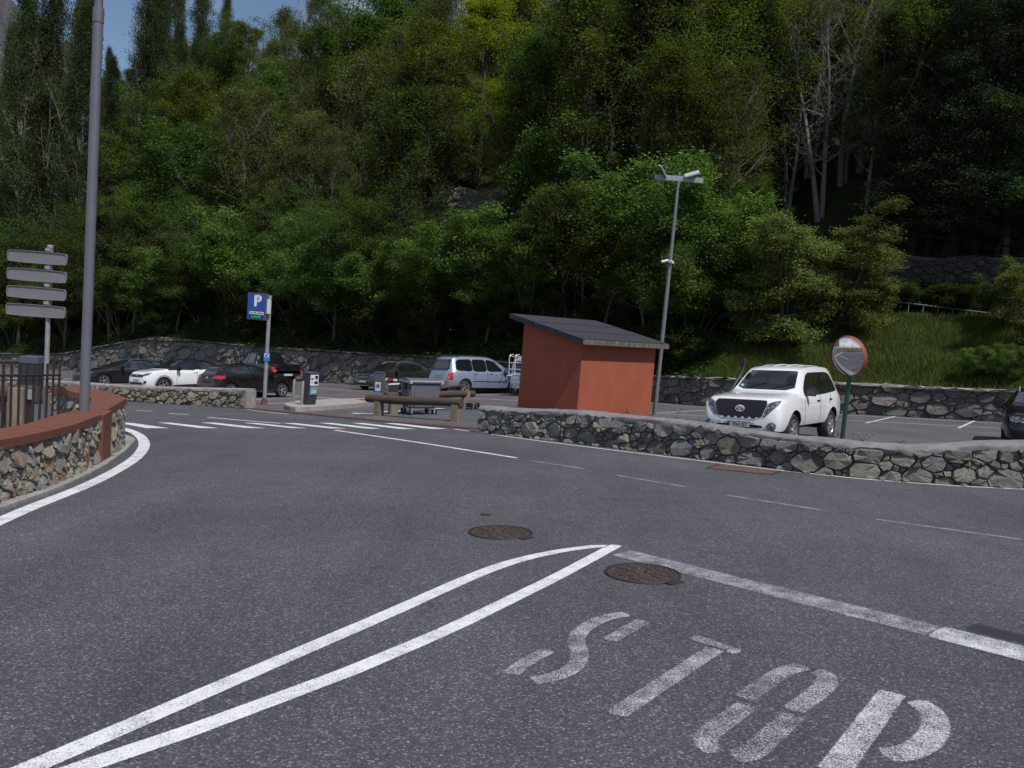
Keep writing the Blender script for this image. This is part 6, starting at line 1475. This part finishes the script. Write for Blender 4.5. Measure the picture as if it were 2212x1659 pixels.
class TubeSet:
    def __init__(s): s.V, s.F = [], []
    def add(s, pts, radii, seg):
        base = len(s.V); n0 = None; m = len(pts)
        for i, p in enumerate(pts):
            t = (pts[min(i + 1, m - 1)] - pts[max(i - 1, 0)]).normalized()
            n0 = t.orthogonal().normalized() if n0 is None else (n0 - t * n0.dot(t)).normalized()
            b = t.cross(n0)
            for k in range(seg):
                a = 2 * math.pi * k / seg; s.V.append(tuple(p + radii[i] * (math.cos(a) * n0 + math.sin(a) * b)))
        for i in range(m - 1):
            for k in range(seg): s.F += [base + i * seg + k, base + i * seg + (k + 1) % seg, base + (i + 1) * seg + (k + 1) % seg, base + (i + 1) * seg + k]
    def mesh(s, name):
        me = np_mesh(name, s.V, 4, s.F); me.shade_smooth(); return me
def limb(rng, p, d, L, n, wob, up):
    pts = [p.copy()]; d = d.normalized()
    for i in range(n):
        d = (d + Vector((rng.gauss(0, wob), rng.gauss(0, wob), rng.gauss(0, wob) + up))).normalized(); pts.append(pts[-1] + d * L / n)
    return pts
KIND = {
 #           H    R   bole stems prim angle(lo,hi)   up   sec ter per spread size flat shape            leaf colours                                  bark
 'broad':  dict(H=12, R=4.0, bole=0.20, stems=1, prim=26, ang=(1.25, 0.45), up=0.07, sec=7, ter=3, per=44, spread=0.29, size=0.135, flat=0.8, shape='egg'),
 'ash':    dict(H=14, R=4.6, bole=0.22, stems=1, prim=28, ang=(1.2, 0.40), up=0.10, sec=7, ter=3, per=36, spread=0.29, size=0.13, flat=0.7, shape='egg'),
 'locust': dict(H=17, R=6.8, bole=0.24, stems=1, prim=26, ang=(1.25, 0.45), up=0.05, sec=8, ter=4, per=36, spread=0.33, size=0.14, flat=0.38, shape='egg'),
 'hazel':  dict(H=6.5, R=3.6, bole=0.30, stems=9, prim=6, ang=(1.0, 0.5), up=0.02, sec=5, ter=3, per=38, spread=0.22, size=0.105, flat=0.7, shape='bush'),
 'over':   dict(H=9.5, R=5.2, bole=0.40, stems=1, prim=20, ang=(1.35, 0.55), up=0.04, sec=7, ter=3, per=36, spread=0.30, size=0.13, flat=0.6, shape='egg'),
 'under':  dict(H=4.0, R=2.8, bole=0.0, stems=8, prim=6, ang=(1.1, 0.6), up=0.0, sec=5, ter=3, per=26, spread=0.22, size=0.12, flat=0.7, shape='bush'),
 'olive':  dict(H=13, R=3.8, bole=0.14, stems=2, prim=20, ang=(0.85, 0.35), up=0.10, sec=7, ter=4, per=16, spread=0.26, size=0.115, flat=0.9, shape='egg'),
 'poplar': dict(H=24, R=2.6, bole=0.08, stems=1, prim=56, ang=(0.55, 0.25), up=0.10, sec=5, ter=3, per=44, spread=0.36, size=0.16, flat=1.1, shape='col'),
 'bare':   dict(H=18, R=6.0, bole=0.18, stems=2, prim=15, ang=(1.25, 0.45), up=0.07, sec=6, ter=4, per=3, spread=0.22, size=0.12, flat=1.0, shape='egg'),
 'pine':   dict(H=20, R=4.6, bole=0.10, stems=1, prim=44, ang=(1.55, 1.1), up=0.03, sec=6, ter=3, per=24, spread=0.34, size=0.17, flat=0.45, shape='cone'),
 'lime':   dict(H=8, R=4.8, bole=0.05, stems=5, prim=8, ang=(1.35, 0.7), up=-0.01, sec=6, ter=3, per=38, spread=0.27, size=0.115, flat=0.35, shape='bush'),
}
def gen_tree(kind, seed):
    K = KIND[kind]; rng = random.Random(seed); rs = np.random.RandomState(seed); T = TubeSet(); tips = []
    H, R = K['H'], K['R']
    for st in range(K['stems']):
        a0 = rng.uniform(0, 6.28); lean = 0.0 if K['stems'] == 1 else (0.10 if K['stems'] == 2 else rng.uniform(0.15, 0.62))
        d = Vector((math.cos(a0) * lean, math.sin(a0) * lean, 1)); Hs = H * (1 if K['stems'] <= 2 else rng.uniform(0.7, 1.0)) * (1 if st == 0 else 0.94)
        base = Vector((math.cos(a0), math.sin(a0), 0)) * (0.0 if K['stems'] == 1 else (0.35 if K['stems'] == 2 else rng.uniform(0.1, 0.5)))
        tr = limb(rng, base, d, Hs, 10, 0.05, 0.04 if K['stems'] <= 2 else 0.0); r0 = (0.019 * H) if K['stems'] == 1 else (0.014 * H if K['stems'] == 2 else 0.05)
        rad_ = [r0 * (1 - 0.92 * (i / 10)) + 0.008 for i in range(11)]; T.add(tr, rad_, 7)
        for k in range(K['prim']):
            h = K['bole'] + (1 - K['bole']) * ((k + rng.random()) / K['prim']) ** 0.95; h = min(h, 0.985); i = min(int(h * 10), 9); p = tr[i].lerp(tr[i + 1], h * 10 - i)
            q = (h - K['bole']) / (1 - K['bole'])
            shp = {'egg': math.sin(math.pi * min(1, 0.20 + 0.80 * q)) ** 0.7, 'col': min(1, 0.6 + q) * (1 - q ** 3) ** 0.8, 'cone': (1 - q) ** 0.8 * 0.95 + 0.07, 'bush': 0.75 * (1 - 0.5 * q)}[K['shape']]
            Lp = R * shp * rng.uniform(0.5, 1.3) / (1 if K['shape'] != 'bush' else 1.9); Lp = max(Lp, 0.4)
            an = K['ang'][0] + (K['ang'][1] - K['ang'][0]) * q; an *= rng.uniform(0.85, 1.15); az = k * 2.4 + rng.uniform(-0.5, 0.5)
            d1 = Vector((math.cos(az) * math.sin(an), math.sin(az) * math.sin(an), math.cos(an)))
            if K['shape'] == 'col': Lp *= 1.6
            b1 = limb(rng, p, d1, Lp, 5, 0.11, K['up']); r1 = rad_[i] * 0.45 * (0.5 + 0.5 * Lp / R); T.add(b1, [r1 * (1 - 0.85 * j / 5) + 0.005 for j in range(6)], 5)
            for m in range(K['sec']):
                e = 0.25 + 0.75 * (m + rng.random()) / K['sec']; j = min(int(e * 5), 4); p2 = b1[j].lerp(b1[j + 1], e * 5 - j); t1 = (b1[j + 1] - b1[j]).normalized()
                d2 = (t1 * 0.7 + Vector((rng.gauss(0, 0.6), rng.gauss(0, 0.6), rng.gauss(0.1, 0.45)))).normalized(); L2_ = max(0.3, Lp * 0.42 * (1.15 - 0.6 * e) * rng.uniform(0.7, 1.2))
                b2 = limb(rng, p2, d2, L2_, 3, 0.15, K['up'] * 0.6); T.add(b2, [0.35 * r1 * (1 - 0.8 * j / 3) + 0.005 for j in range(4)], 4)
                tips.append(b2[-1])
                for w_ in range(K['ter']):
                    e2 = rng.uniform(0.3, 1.0); jj = min(int(e2 * 3), 2); p3 = b2[jj].lerp(b2[jj + 1], e2 * 3 - jj)
                    d3 = ((b2[jj + 1] - b2[jj]).normalized() * 0.6 + Vector((rng.gauss(0, 0.6), rng.gauss(0, 0.6), rng.gauss(0.05, 0.5)))).normalized(); L3 = max(0.2, L2_ * 0.5 * rng.uniform(0.6, 1.1))
                    p4 = p3 + d3 * L3 * 0.5 + Vector((0, 0, rng.gauss(0.02, 0.03))); p5 = p3 + d3 * L3
                    if kind in ('olive', 'bare', 'locust', 'ash', 'broad'): T.add([p3, p4, p5], [0.012, 0.009, 0.005], 3)
                    tips.append(p5); 
    C = [tuple(p) for p in tips]
    lv = leaves(kind + '_leaves', C, K['per'], K['spread'], K['size'], rs, K['flat'], 0.6 if kind not in ('poplar', 'pine') else 0.2, 0.62 if kind != 'pine' else 0.35, 0.25 if kind in ('lime', 'locust') else 0.0)
    return T.mesh(kind + '_wood'), lv, len(C) * K['per']
LEAF = {'under': leaf_mat('shade_darkened_leaf', (0.024, 0.042, 0.014), (0.055, 0.088, 0.026)), 'over': leaf_mat('deep_green_leaf', (0.036, 0.064, 0.018), (0.080, 0.130, 0.034)), 'broad': leaf_mat('mid_green_leaf', (0.040, 0.072, 0.022), (0.085, 0.145, 0.040)), 'ash': leaf_mat('yellowish_green_leaf', (0.056, 0.090, 0.018), (0.108, 0.160, 0.030)),  # understorey leaves coloured darker to carry the shade under the canopy
        'locust': leaf_mat('bright_yellow_green_leaf', (0.105, 0.140, 0.012), (0.190, 0.240, 0.022), 0.45), 'hazel': leaf_mat('fresh_green_leaf', (0.058, 0.100, 0.028), (0.120, 0.195, 0.050)),
        'olive': leaf_mat('olive_leaf', (0.062, 0.082, 0.026), (0.118, 0.146, 0.048)), 'poplar': leaf_mat('dark_poplar_leaf', (0.034, 0.054, 0.026), (0.078, 0.108, 0.052)),
        'bare': leaf_mat('sparse_grey_green_leaf', (0.055, 0.070, 0.028), (0.110, 0.125, 0.050)), 'pine': leaf_mat('dark_needle', (0.018, 0.028, 0.017), (0.044, 0.062, 0.034), 0.2), 'lime': leaf_mat('pale_green_leaf', (0.080, 0.112, 0.036), (0.155, 0.195, 0.064))}
BARK = {'bare': M_bark_g, 'olive': M_bark_g, 'poplar': M_bark_g, 'pine': M_bark_d}
PROTO = {}
for kd, ns in (('broad', 3), ('ash', 2), ('locust', 2), ('hazel', 3), ('over', 2), ('under', 2), ('olive', 3), ('poplar', 2), ('bare', 2), ('pine', 2), ('lime', 2)):
    for i in range(ns): PROTO[(kd, i)] = gen_tree(kd, 100 + 17 * i + len(kd) * 7)
print('leaves', {k: v[2] for k, v in PROTO.items()})
TREES = []; trng = random.Random(3)
NM = {'broad': 'broadleaf_tree', 'ash': 'ash_tree', 'locust': 'locust_tree', 'hazel': 'hazel_shrub', 'over': 'overhanging_tree', 'under': 'understorey_shrub', 'olive': 'half_leafed_tree', 'poplar': 'poplar_tree', 'bare': 'bare_limbed_tree', 'pine': 'pine_tree', 'lime': 'lime_shrub'}
DESC = {'broad': 'mid green broadleaf tree', 'ash': 'yellowish ash tree', 'locust': 'bright yellow-green tree', 'hazel': 'fresh green hazel shrub', 'over': 'deep green overhanging tree', 'under': 'dark shaded shrub', 'olive': 'olive half-leafed tree', 'poplar': 'dark slender poplar',
        'bare': 'bare grey-limbed tree', 'pine': 'dark pine', 'lime': 'pale spreading shrub'}
def tree(kind, px, s, ytop, wide=1.0, var=None, label=None, sink=0.0):
    p = hill_pos(px, s); h = HT(p, ytop)
    if h < 1.2: return None
    K = KIND[kind]; n = sum(1 for k in PROTO if k[0] == kind); i = trng.randrange(n) if var is None else var
    sc = h / (K['H'] * 1.02); root = empty(NM[kind], p - Vector((0, 0, 0.15 + sink)))
    root.scale = (sc * wide, sc * wide, sc); root.rotation_euler = (0, 0, trng.uniform(0, 6.28))
    wd, lv, _ = PROTO[(kind, i)]
    mobj('trunk', wd, BARK.get(kind, M_bark), root); mobj('crown', lv, LEAF[kind], root)
    TREES.append((root, kind, px, s, ytop, label)); return root
# --- shrubs and small trees right above the wall
for kd, px, s, yt, wd in (('broad', -20, 3, 520, 1.1), ('hazel', 30, 1.5, 610, 1.1), ('broad', 75, 4, 560, 1.0), ('hazel', 150, 2.0, 560, 1.1), ('broad', 215, 4.0, 470, 1.1), ('hazel', 260, 1.8, 560, 1.15), ('ash', 300, 5, 420, 1.0), ('hazel', 350, 2.0, 530, 1.2),
        ('broad', 400, 4.5, 430, 1.0), ('hazel', 440, 2.2, 520, 1.2), ('broad', 500, 4.5, 400, 1.1), ('hazel', 545, 2.4, 450, 1.3), ('ash', 600, 5, 400, 1.0), ('hazel', 645, 2.2, 500, 1.2), ('broad', 690, 4, 440, 1.1), ('hazel', 745, 2.2, 500, 1.2), ('broad', 800, 4, 455, 1.1),
        ('hazel', 850, 2.0, 505, 1.2), ('broad', 905, 4.2, 470, 1.05), ('hazel', 955, 2.2, 500, 1.25), ('hazel', 1020, 3.0, 455, 1.35), ('hazel', 1085, 3.2, 435, 1.35), ('hazel', 1150, 3.0, 450, 1.3), ('broad', 1205, 4.0, 440, 1.0), ('hazel', 1255, 3.4, 400, 1.3),
        ('hazel', 1320, 4.5, 345, 1.25), ('hazel', 1390, 4.5, 318, 1.25), ('hazel', 1455, 3.6, 385, 1.25), ('hazel', 1490, 2.4, 470, 1.2), ('lime', 1545, 3.6, 470, 1.0), ('lime', 1610, 3.0, 450, 1.1), ('lime', 1700, 3.4, 425, 1.15), ('lime', 1785, 4.6, 430, 1.1), ('lime', 1850, 6.2, 455, 1.1),
        ('hazel', 2195, 7.0, 540, 0.9), ('lime', 2245, 4.0, 500, 1.0), ('broad', 1600, 6.5, 400, 0.9)): tree(kd, px, s, yt, wd)
def tree_h(kind, px, ytop, h, wide=1.0, var=None):
    """a tree of height h on the slope where its top reaches row ytop"""
    lo, hi = (18.5 if 1580 < px < 1890 else (11.5 if px > 1560 else 6.5)), 100.0
    def row(s):
        p = hill_pos(px, s) + Vector((0, 0, h)); v = p - CAM; return 829.5 - 1736 * v.dot(VU) / v.dot(VF)
    if row(lo) < ytop: return tree(kind, px, lo + trng.uniform(0, 1.5), ytop, wide, var)
    best = None
    for k in range(60):
        m = lo + (hi - lo) * k / 59
        if row(m) <= ytop: best = m; break
    if best is None: return None
    return tree(kind, px, best, ytop, wide, var)
# --- trees leaning out over the wall and shading it
for k in range(19): tree('over', -30 + k * 84 + trng.uniform(-20, 20), trng.uniform(0.9, 2.0), trng.uniform(455, 560), 1.0)
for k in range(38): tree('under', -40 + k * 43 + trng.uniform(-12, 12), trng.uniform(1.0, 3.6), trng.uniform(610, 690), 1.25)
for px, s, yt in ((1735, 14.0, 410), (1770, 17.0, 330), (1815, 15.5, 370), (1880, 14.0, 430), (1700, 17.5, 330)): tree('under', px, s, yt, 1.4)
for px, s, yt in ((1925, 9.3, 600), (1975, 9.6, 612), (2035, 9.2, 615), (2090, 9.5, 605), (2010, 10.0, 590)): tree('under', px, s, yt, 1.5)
# --- poplars on the left
for px, s, yt, wd in ((36, 5.5, -70, 0.62), (80, 7.0, -120, 0.58), (124, 6.0, -90, 0.60), (162, 6.5, 10, 0.58), (8, 9, 60, 0.6), (100, 10, 40, 0.6), (272, 18, -80, 0.66), (300, 20, -120, 0.72), (328, 18, -60, 0.62), (372, 26, -70, 0.55), (404, 25, -90, 0.60), (456, 32, -60, 0.46), (232, 16, 130, 0.6), (212, 20, 100, 0.5)): tree('poplar', px, s, yt, wd)
# --- single trees that stand out
for kd, px, yt, h, wd, vr in (('locust', 1005, 14, 15.5, 1.35, 0), ('locust', 1085, 190, 10, 1.2, 1), ('locust', 925, 190, 10, 1.1, 1), ('olive', 1225, 120, 13, 1.2, 0), ('olive', 1290, 95, 14, 1.25, 1), ('ash', 1395, 150, 12, 1.15, 0), ('broad', 1340, 250, 9, 1.1, 0), ('broad', 560, 170, 15, 1.1, 1),
        ('ash', 345, 95, 15, 1.15, 1), ('ash', 430, 75, 15, 1.15, 0), ('olive', 350, 170, 13, 1.1, 2), ('olive', 520, 80, 14, 1.2, 0), ('olive', 600, 30, 14, 1.2, 1), ('olive', 700, 30, 14, 1.15, 2), ('olive', 790, 10, 14, 1.15, 0), ('ash', 250, 190, 13, 1.2, 0), ('ash', 30, 210, 13, 1.2, 1), ('locust', 1520, 40, 12, 0.8, 0), ('broad', 1180, 30, 15, 1.2, 2), ('pine', 1945, 120, 19, 1.1, 0), ('pine', 2020, 60, 20, 1.15, 1), ('pine', 2085, -20, 21, 1.15, 0), ('pine', 2150, 60, 19, 1.2, 1),
        ('pine', 2205, -20, 20, 1.1, 0), ('pine', 1975, 300, 13, 1.2, 1), ('pine', 2060, 330, 12, 1.25, 0), ('pine', 2130, 300, 14, 1.2, 1), ('pine', 2200, 320, 13, 1.2, 0), ('pine', 2260, 200, 17, 1.1, 0), ('locust', 1905, -40, 13, 0.9, 1), ('pine', 1925, 400, 9, 1.2, 0), ('pine', 2015, 450, 8, 1.3, 1)): tree_h(kd, px, yt, h, wd, vr)
for px, s, yt, wd, vr in ((1668, 13.2, 60, 0.95, 0), (1752, 12.6, -30, 1.0, 1), (1848, 13.0, 40, 1.0, 0), (1710, 15.0, -140, 0.85, 1), (1790, 15.0, -130, 0.95, 0), (1812, 16.0, -20, 1.05, 1)): tree('bare', px, s, yt, wd, vr)
for kd, px, s, yt, wd in (('hazel', 1610, 17, 370, 1.2), ('hazel', 1680, 18, 350, 1.2), ('hazel', 1750, 18, 360, 1.2), ('hazel', 1830, 18, 370, 1.2), ('broad', 1630, 21, 150, 1.1), ('olive', 1690, 22, 90, 1.2), ('broad', 1745, 22, 170, 1.1), ('ash', 1790, 24, 60, 1.1), ('broad', 1850, 22, 120, 1.1), ('ash', 1880, 20, 230, 1.0), ('hazel', 1900, 16, 400, 1.2), ('broad', 1720, 27, 10, 1.2), ('broad', 1660, 26, 30, 1.1)): tree(kd, px, s, yt, wd)
for k in range(14): tree(trng.choice(['broad', 'ash', 'broad']), 176 + k * 25 + trng.uniform(-8, 8), trng.uniform(48, 60), float(np.interp(176 + k * 25, [176, 250, 345, 440, 520], [150, 140, 95, 70, 45])) + trng.uniform(0, 30), 1.15)
# --- the wood behind, tier over tier
SKYL = lin([(-60, 90), (60, 100), (100, 120), (180, 170), (250, 190), (340, 120), (440, 85), (520, 55), (600, 10), (660, -400)])
for r_i, yt0 in enumerate((385, 300, 215, 130, 50, -25, -95)):
    for k in range(30):
        px = -40 + k * 80 + (40 if r_i % 2 else 0) + trng.uniform(-22, 22); yt = yt0 + trng.uniform(-28, 28)
        if yt < SKYL(px): continue
        if 1600 < px < 1880 and 100 < yt0 < 400: continue
        if 800 < px < 1110 and yt0 > 280: continue
        if px > 1850 and yt0 > 250: continue
        if 930 < px < 1090 and 0 < yt0 < 400: continue
        ch = ['broad', 'ash', 'broad'] if px < 480 else (['olive', 'ash', 'olive', 'broad', 'olive'] if px < 930 else (['broad', 'ash', 'olive'] if px < 1560 else (['broad', 'olive', 'broad'] if px < 1850 else ['pine', 'pine', 'broad'])))
        kd = trng.choice(ch); tree_h(kd, px, yt, (10 if yt0 > 350 else 15.0) * trng.uniform(0.8, 1.2) * (1.3 if kd == 'pine' else 1), 1.05 * trng.uniform(0.85, 1.15))
# ------------------------------------------------------------------ terraces on the slope
def hill_path(px0, px1, s, n=14):
    return [hill_pos(px0 + (px1 - px0) * i / n, s) for i in range(n + 1)]
M_stone_t = stone_mat('terrace_stone', [(0.17, 0.16, 0.15), (0.24, 0.225, 0.21), (0.30, 0.28, 0.26), (0.20, 0.20, 0.20), (0.26, 0.23, 0.19)])
def terrace(px0, px1, s, h, lab, size, seed, mat):
    pts = hill_path(px0, px1, s); zs = lin([(p.x, p.z) for p in pts]) if pts[-1].x > pts[0].x else lin([(p.x, p.z) for p in reversed(pts)])
    P = Path(pts, 1, lambda x, y: zs(x) - 0.2); o = pts[len(pts) // 2].copy(); t = empty('terrace_wall', o, label=lab, cat='wall')
    wall_core(P, lambda u: h, 0.6, M_mortar, t, o, 20); build_stones(P, lambda u: h + 0.15 * math.sin(u * 1.3), size, 1.3, mat, t, seed, 0.02, (0.04, 0.13), 0.55, o)
    return t
def s_for_row(px, row):
    lo, hi = 1.0, 90.0
    for _ in range(30):
        m = (lo + hi) / 2; v = hill_pos(px, m) - CAM
        if 829.5 - 1736 * v.dot(VU) / v.dot(VF) > row: lo = m
        else: hi = m
    return lo
sT = s_for_row(1000, 492)
terrace(770, 1140, sT, 3.2, 'pale ruined terrace wall half hidden among the trees above the minivan', 0.7, 61, M_stone_t)
# path with a handrail and a wall above the grassy bank
sH = 8.6; pts = []
for i in range(11):
    px = 1830 + 32 * i; row = 641 + (px - 1840) * 0.1207; p = hill_pos(px, sH); k = HT(p, row); pts.append(Vector((p.x, p.y, p.z + k - 0.42)))
o = pts[5].copy(); t = empty('handrail', o, label='thin pale handrail along the path above the grassy bank', cat='handrail')
bm = bmesh.new(); add_tube(bm, [p - o + Vector((0, 0, 0.42)) for p in pts], 0.035, 8); bmesh_obj('rail', bm, plain('pale_rail', (0.17, 0.18, 0.18), 0.6, 0, 0.1, 3.0), t)
for p in pts:
    bm = bmesh.new(); add_tube(bm, [Vector((p.x, p.y, hz_(p.x, p.y) - 0.2)) - o, p - o + Vector((0, 0, 0.42))], 0.02, 6); bmesh_obj('post', bm, M_steel, t)
terrace(1800, 2240, sH + 2.2, 1.5, 'dark dry stone wall in the shade above the path handrail', 0.45, 62, stone_mat('shade_dark_stone', [(0.045, 0.045, 0.042), (0.07, 0.068, 0.06), (0.055, 0.06, 0.05)]))  # stone tones darkened to stand for the shade lying on this wall
# ------------------------------------------------------------------ grass and ground cover
def blades(name, P, hgt, wid, rs, lean=0.35):
    n = len(P); a = rs.uniform(0, 6.283, n); u = np.stack([np.cos(a), np.sin(a), np.zeros(n)], 1); h = hgt * rs.uniform(0.5, 1.4, n)
    tip = P + np.stack([rs.normal(0, lean, n) * h, rs.normal(0, lean, n) * h, h], 1); V = np.empty((n, 3, 3)); w_ = (wid * rs.uniform(0.6, 1.3, n))[:, None]
    V[:, 0] = P - u * w_ / 2; V[:, 1] = P + u * w_ / 2; V[:, 2] = tip
    return np_mesh(name, V.reshape(-1, 3), 3, np.arange(3 * n))
rs = np.random.RandomState(9); rg = random.Random(9); pts = []
while len(pts) < 60000:
    px = rg.uniform(1500, 2300); s = rg.uniform(0.0, 8.2) if px > 1780 else rg.uniform(0.0, 2.5)
    x, y = 0, 0
    p = hill_pos(px, max(s, 0.25)) if len(pts) % 40 == 0 else None
    if p is not None: cx_, cy_ = p.x, p.y
    x, y = cx_ + rg.gauss(0, 0.35), cy_ + rg.gauss(0, 0.35); t_, s_ = hill_ts(x, y)
    if 0.05 < s_ < 8.6: pts.append((x, y, hz_(x, y) - 0.03))
    else: pts.append((cx_, cy_, hz_(cx_, cy_) - 0.03))
gm_ = blades('grass', np.array(pts), 0.30, 0.035, rs)
mobj('grass', gm_, leaf_mat('meadow_grass', (0.045, 0.070, 0.018), (0.110, 0.142, 0.040), 0.3), None, label='long rough grass on the bank above the right retaining wall', cat='grass', kind='stuff')
pts = []
for k in range(900):
    px = rg.uniform(-60, 1560); s = 0.25 + abs(rg.gauss(0, 1.6)); p = hill_pos(px, s)
    for j in range(14): x, y = p.x + rg.gauss(0, 0.3), p.y + rg.gauss(0, 0.3); pts.append((x, y, hz_(x, y) + rg.uniform(0.0, 0.35)))
mobj('undergrowth', leaves('undergrowth', pts, 3, 0.10, 0.15, rs, 0.6), leaf_mat('shade_dark_ivy_leaf', (0.016, 0.030, 0.010), (0.042, 0.068, 0.020), 0.25), None, label='shade-darkened ivy and low undergrowth along the top of the back wall', cat='undergrowth', kind='stuff')  # ivy green kept very dark: canopy shade is put into its colour
# scrub on the dark lower slope behind the right-hand wall
for k, (px, s, yt, lab) in enumerate(((2120, 1.2, 742, 'dark round bush on the bank by the right edge, left one'), (2185, 1.0, 722, 'dark round bush on the bank by the right edge, right one'))):
    r_ = tree('hazel', px, s, yt, 1.2)
    if r_: props(r_, lab, 'shrub', 'trees and shrubs on the wooded slope')
# weeds on the coping and by the mirror
M_weed = leaf_mat('weed_leaf', (0.030, 0.055, 0.012), (0.080, 0.115, 0.026))
for px, py, h, lab in ((1352, 893, 0.30, 'small green weed growing against the shed on the wall top'), (1463, 910, 0.55, 'dry thin weed behind the wall right of the shed'), (1548, 924, 0.25, 'low dry weed behind the wall left of the off-roader'), (1862, 948, 0.28, 'little weed on the wall top right of the mirror pole'), (1800, 944, 0.30, 'wispy weed at the foot of the mirror pole'), (1945, 958, 0.18, 'tiny weed tuft on the wall top far right')):
    q = G(px, py, 0.55); q.z = gz(q.x, q.y) + 0.45; t = empty('weed', q, label=lab, cat='weed')
    C = [(rg.gauss(0, 0.07), rg.gauss(0, 0.07), rg.uniform(0.03, h * 0.7)) for _ in range(20)]; mobj('leaves', leaves('weed_leaves', C, 3, 0.02, 0.035, rs, 1.0, 0.2), M_weed, t)
    T = TubeSet(); R2 = random.Random(len(lab))
    for k in range(6): T.add(limb(R2, Vector((R2.gauss(0, 0.03), R2.gauss(0, 0.03), -0.1)), Vector((R2.gauss(0, 0.25), R2.gauss(0, 0.25), 1)), h * 0.75, 3, 0.12, 0.0), [0.006, 0.005, 0.004, 0.002], 3)
    mobj('stalks', T.mesh('stalks'), plain('dry_stalk', (0.10, 0.09, 0.05), 0.9), t)
# --- labels that say where each tree stands
MARK = [(60, 'behind the four-board sign'), (190, 'behind the lamp post'), (330, 'above the black estate'), (440, 'above the white crossover'), (560, 'behind the parking sign'), (700, 'right of parking sign'), (840, 'above the grey crossover'), (1000, 'above the minivan'), (1180, 'behind shed roof, left'),
        (1340, 'behind shed roof, right'), (1460, 'behind the light mast'), (1590, 'left of white off-roader'), (1700, 'above white off-roader'), (1830, 'above the traffic mirror'), (2000, 'above the grassy bank'), (2170, 'at the right edge')]
def tier(s, yt): return 'at wall top' if s < 7 else ('low on slope' if s < 16 else ('mid slope' if s < 28 else ('high on slope' if s < 45 else 'on the ridge')))
GRP = {}
for r_, kd, px, s, yt, lab in TREES:
    if 'label' in r_: continue
    near = min(MARK, key=lambda m: abs(m[0] - px))[1]; GRP.setdefault((DESC[kd] + ' ' + tier(s, yt) + ' ' + near), []).append((px, r_, kd))
ORD = ['leftmost'] + [q + ' from left,' for q in ('second', 'third', 'fourth', 'fifth', 'sixth', 'seventh', 'eighth', 'ninth', 'tenth', 'eleventh', 'twelfth', 'thirteenth', 'fourteenth', 'fifteenth', 'sixteenth', 'seventeenth', 'eighteenth', 'nineteenth', 'twentieth')]
for lab, L_ in GRP.items():
    L_.sort(key=lambda q: q[0])
    for k, (px, r_, kd) in enumerate(L_): props(r_, lab if len(L_) == 1 else ORD[k] + ' ' + lab, 'shrub' if kd in ('hazel', 'lime', 'under') else 'tree', 'trees and shrubs on the wooded slope')
print('trees', len(TREES))
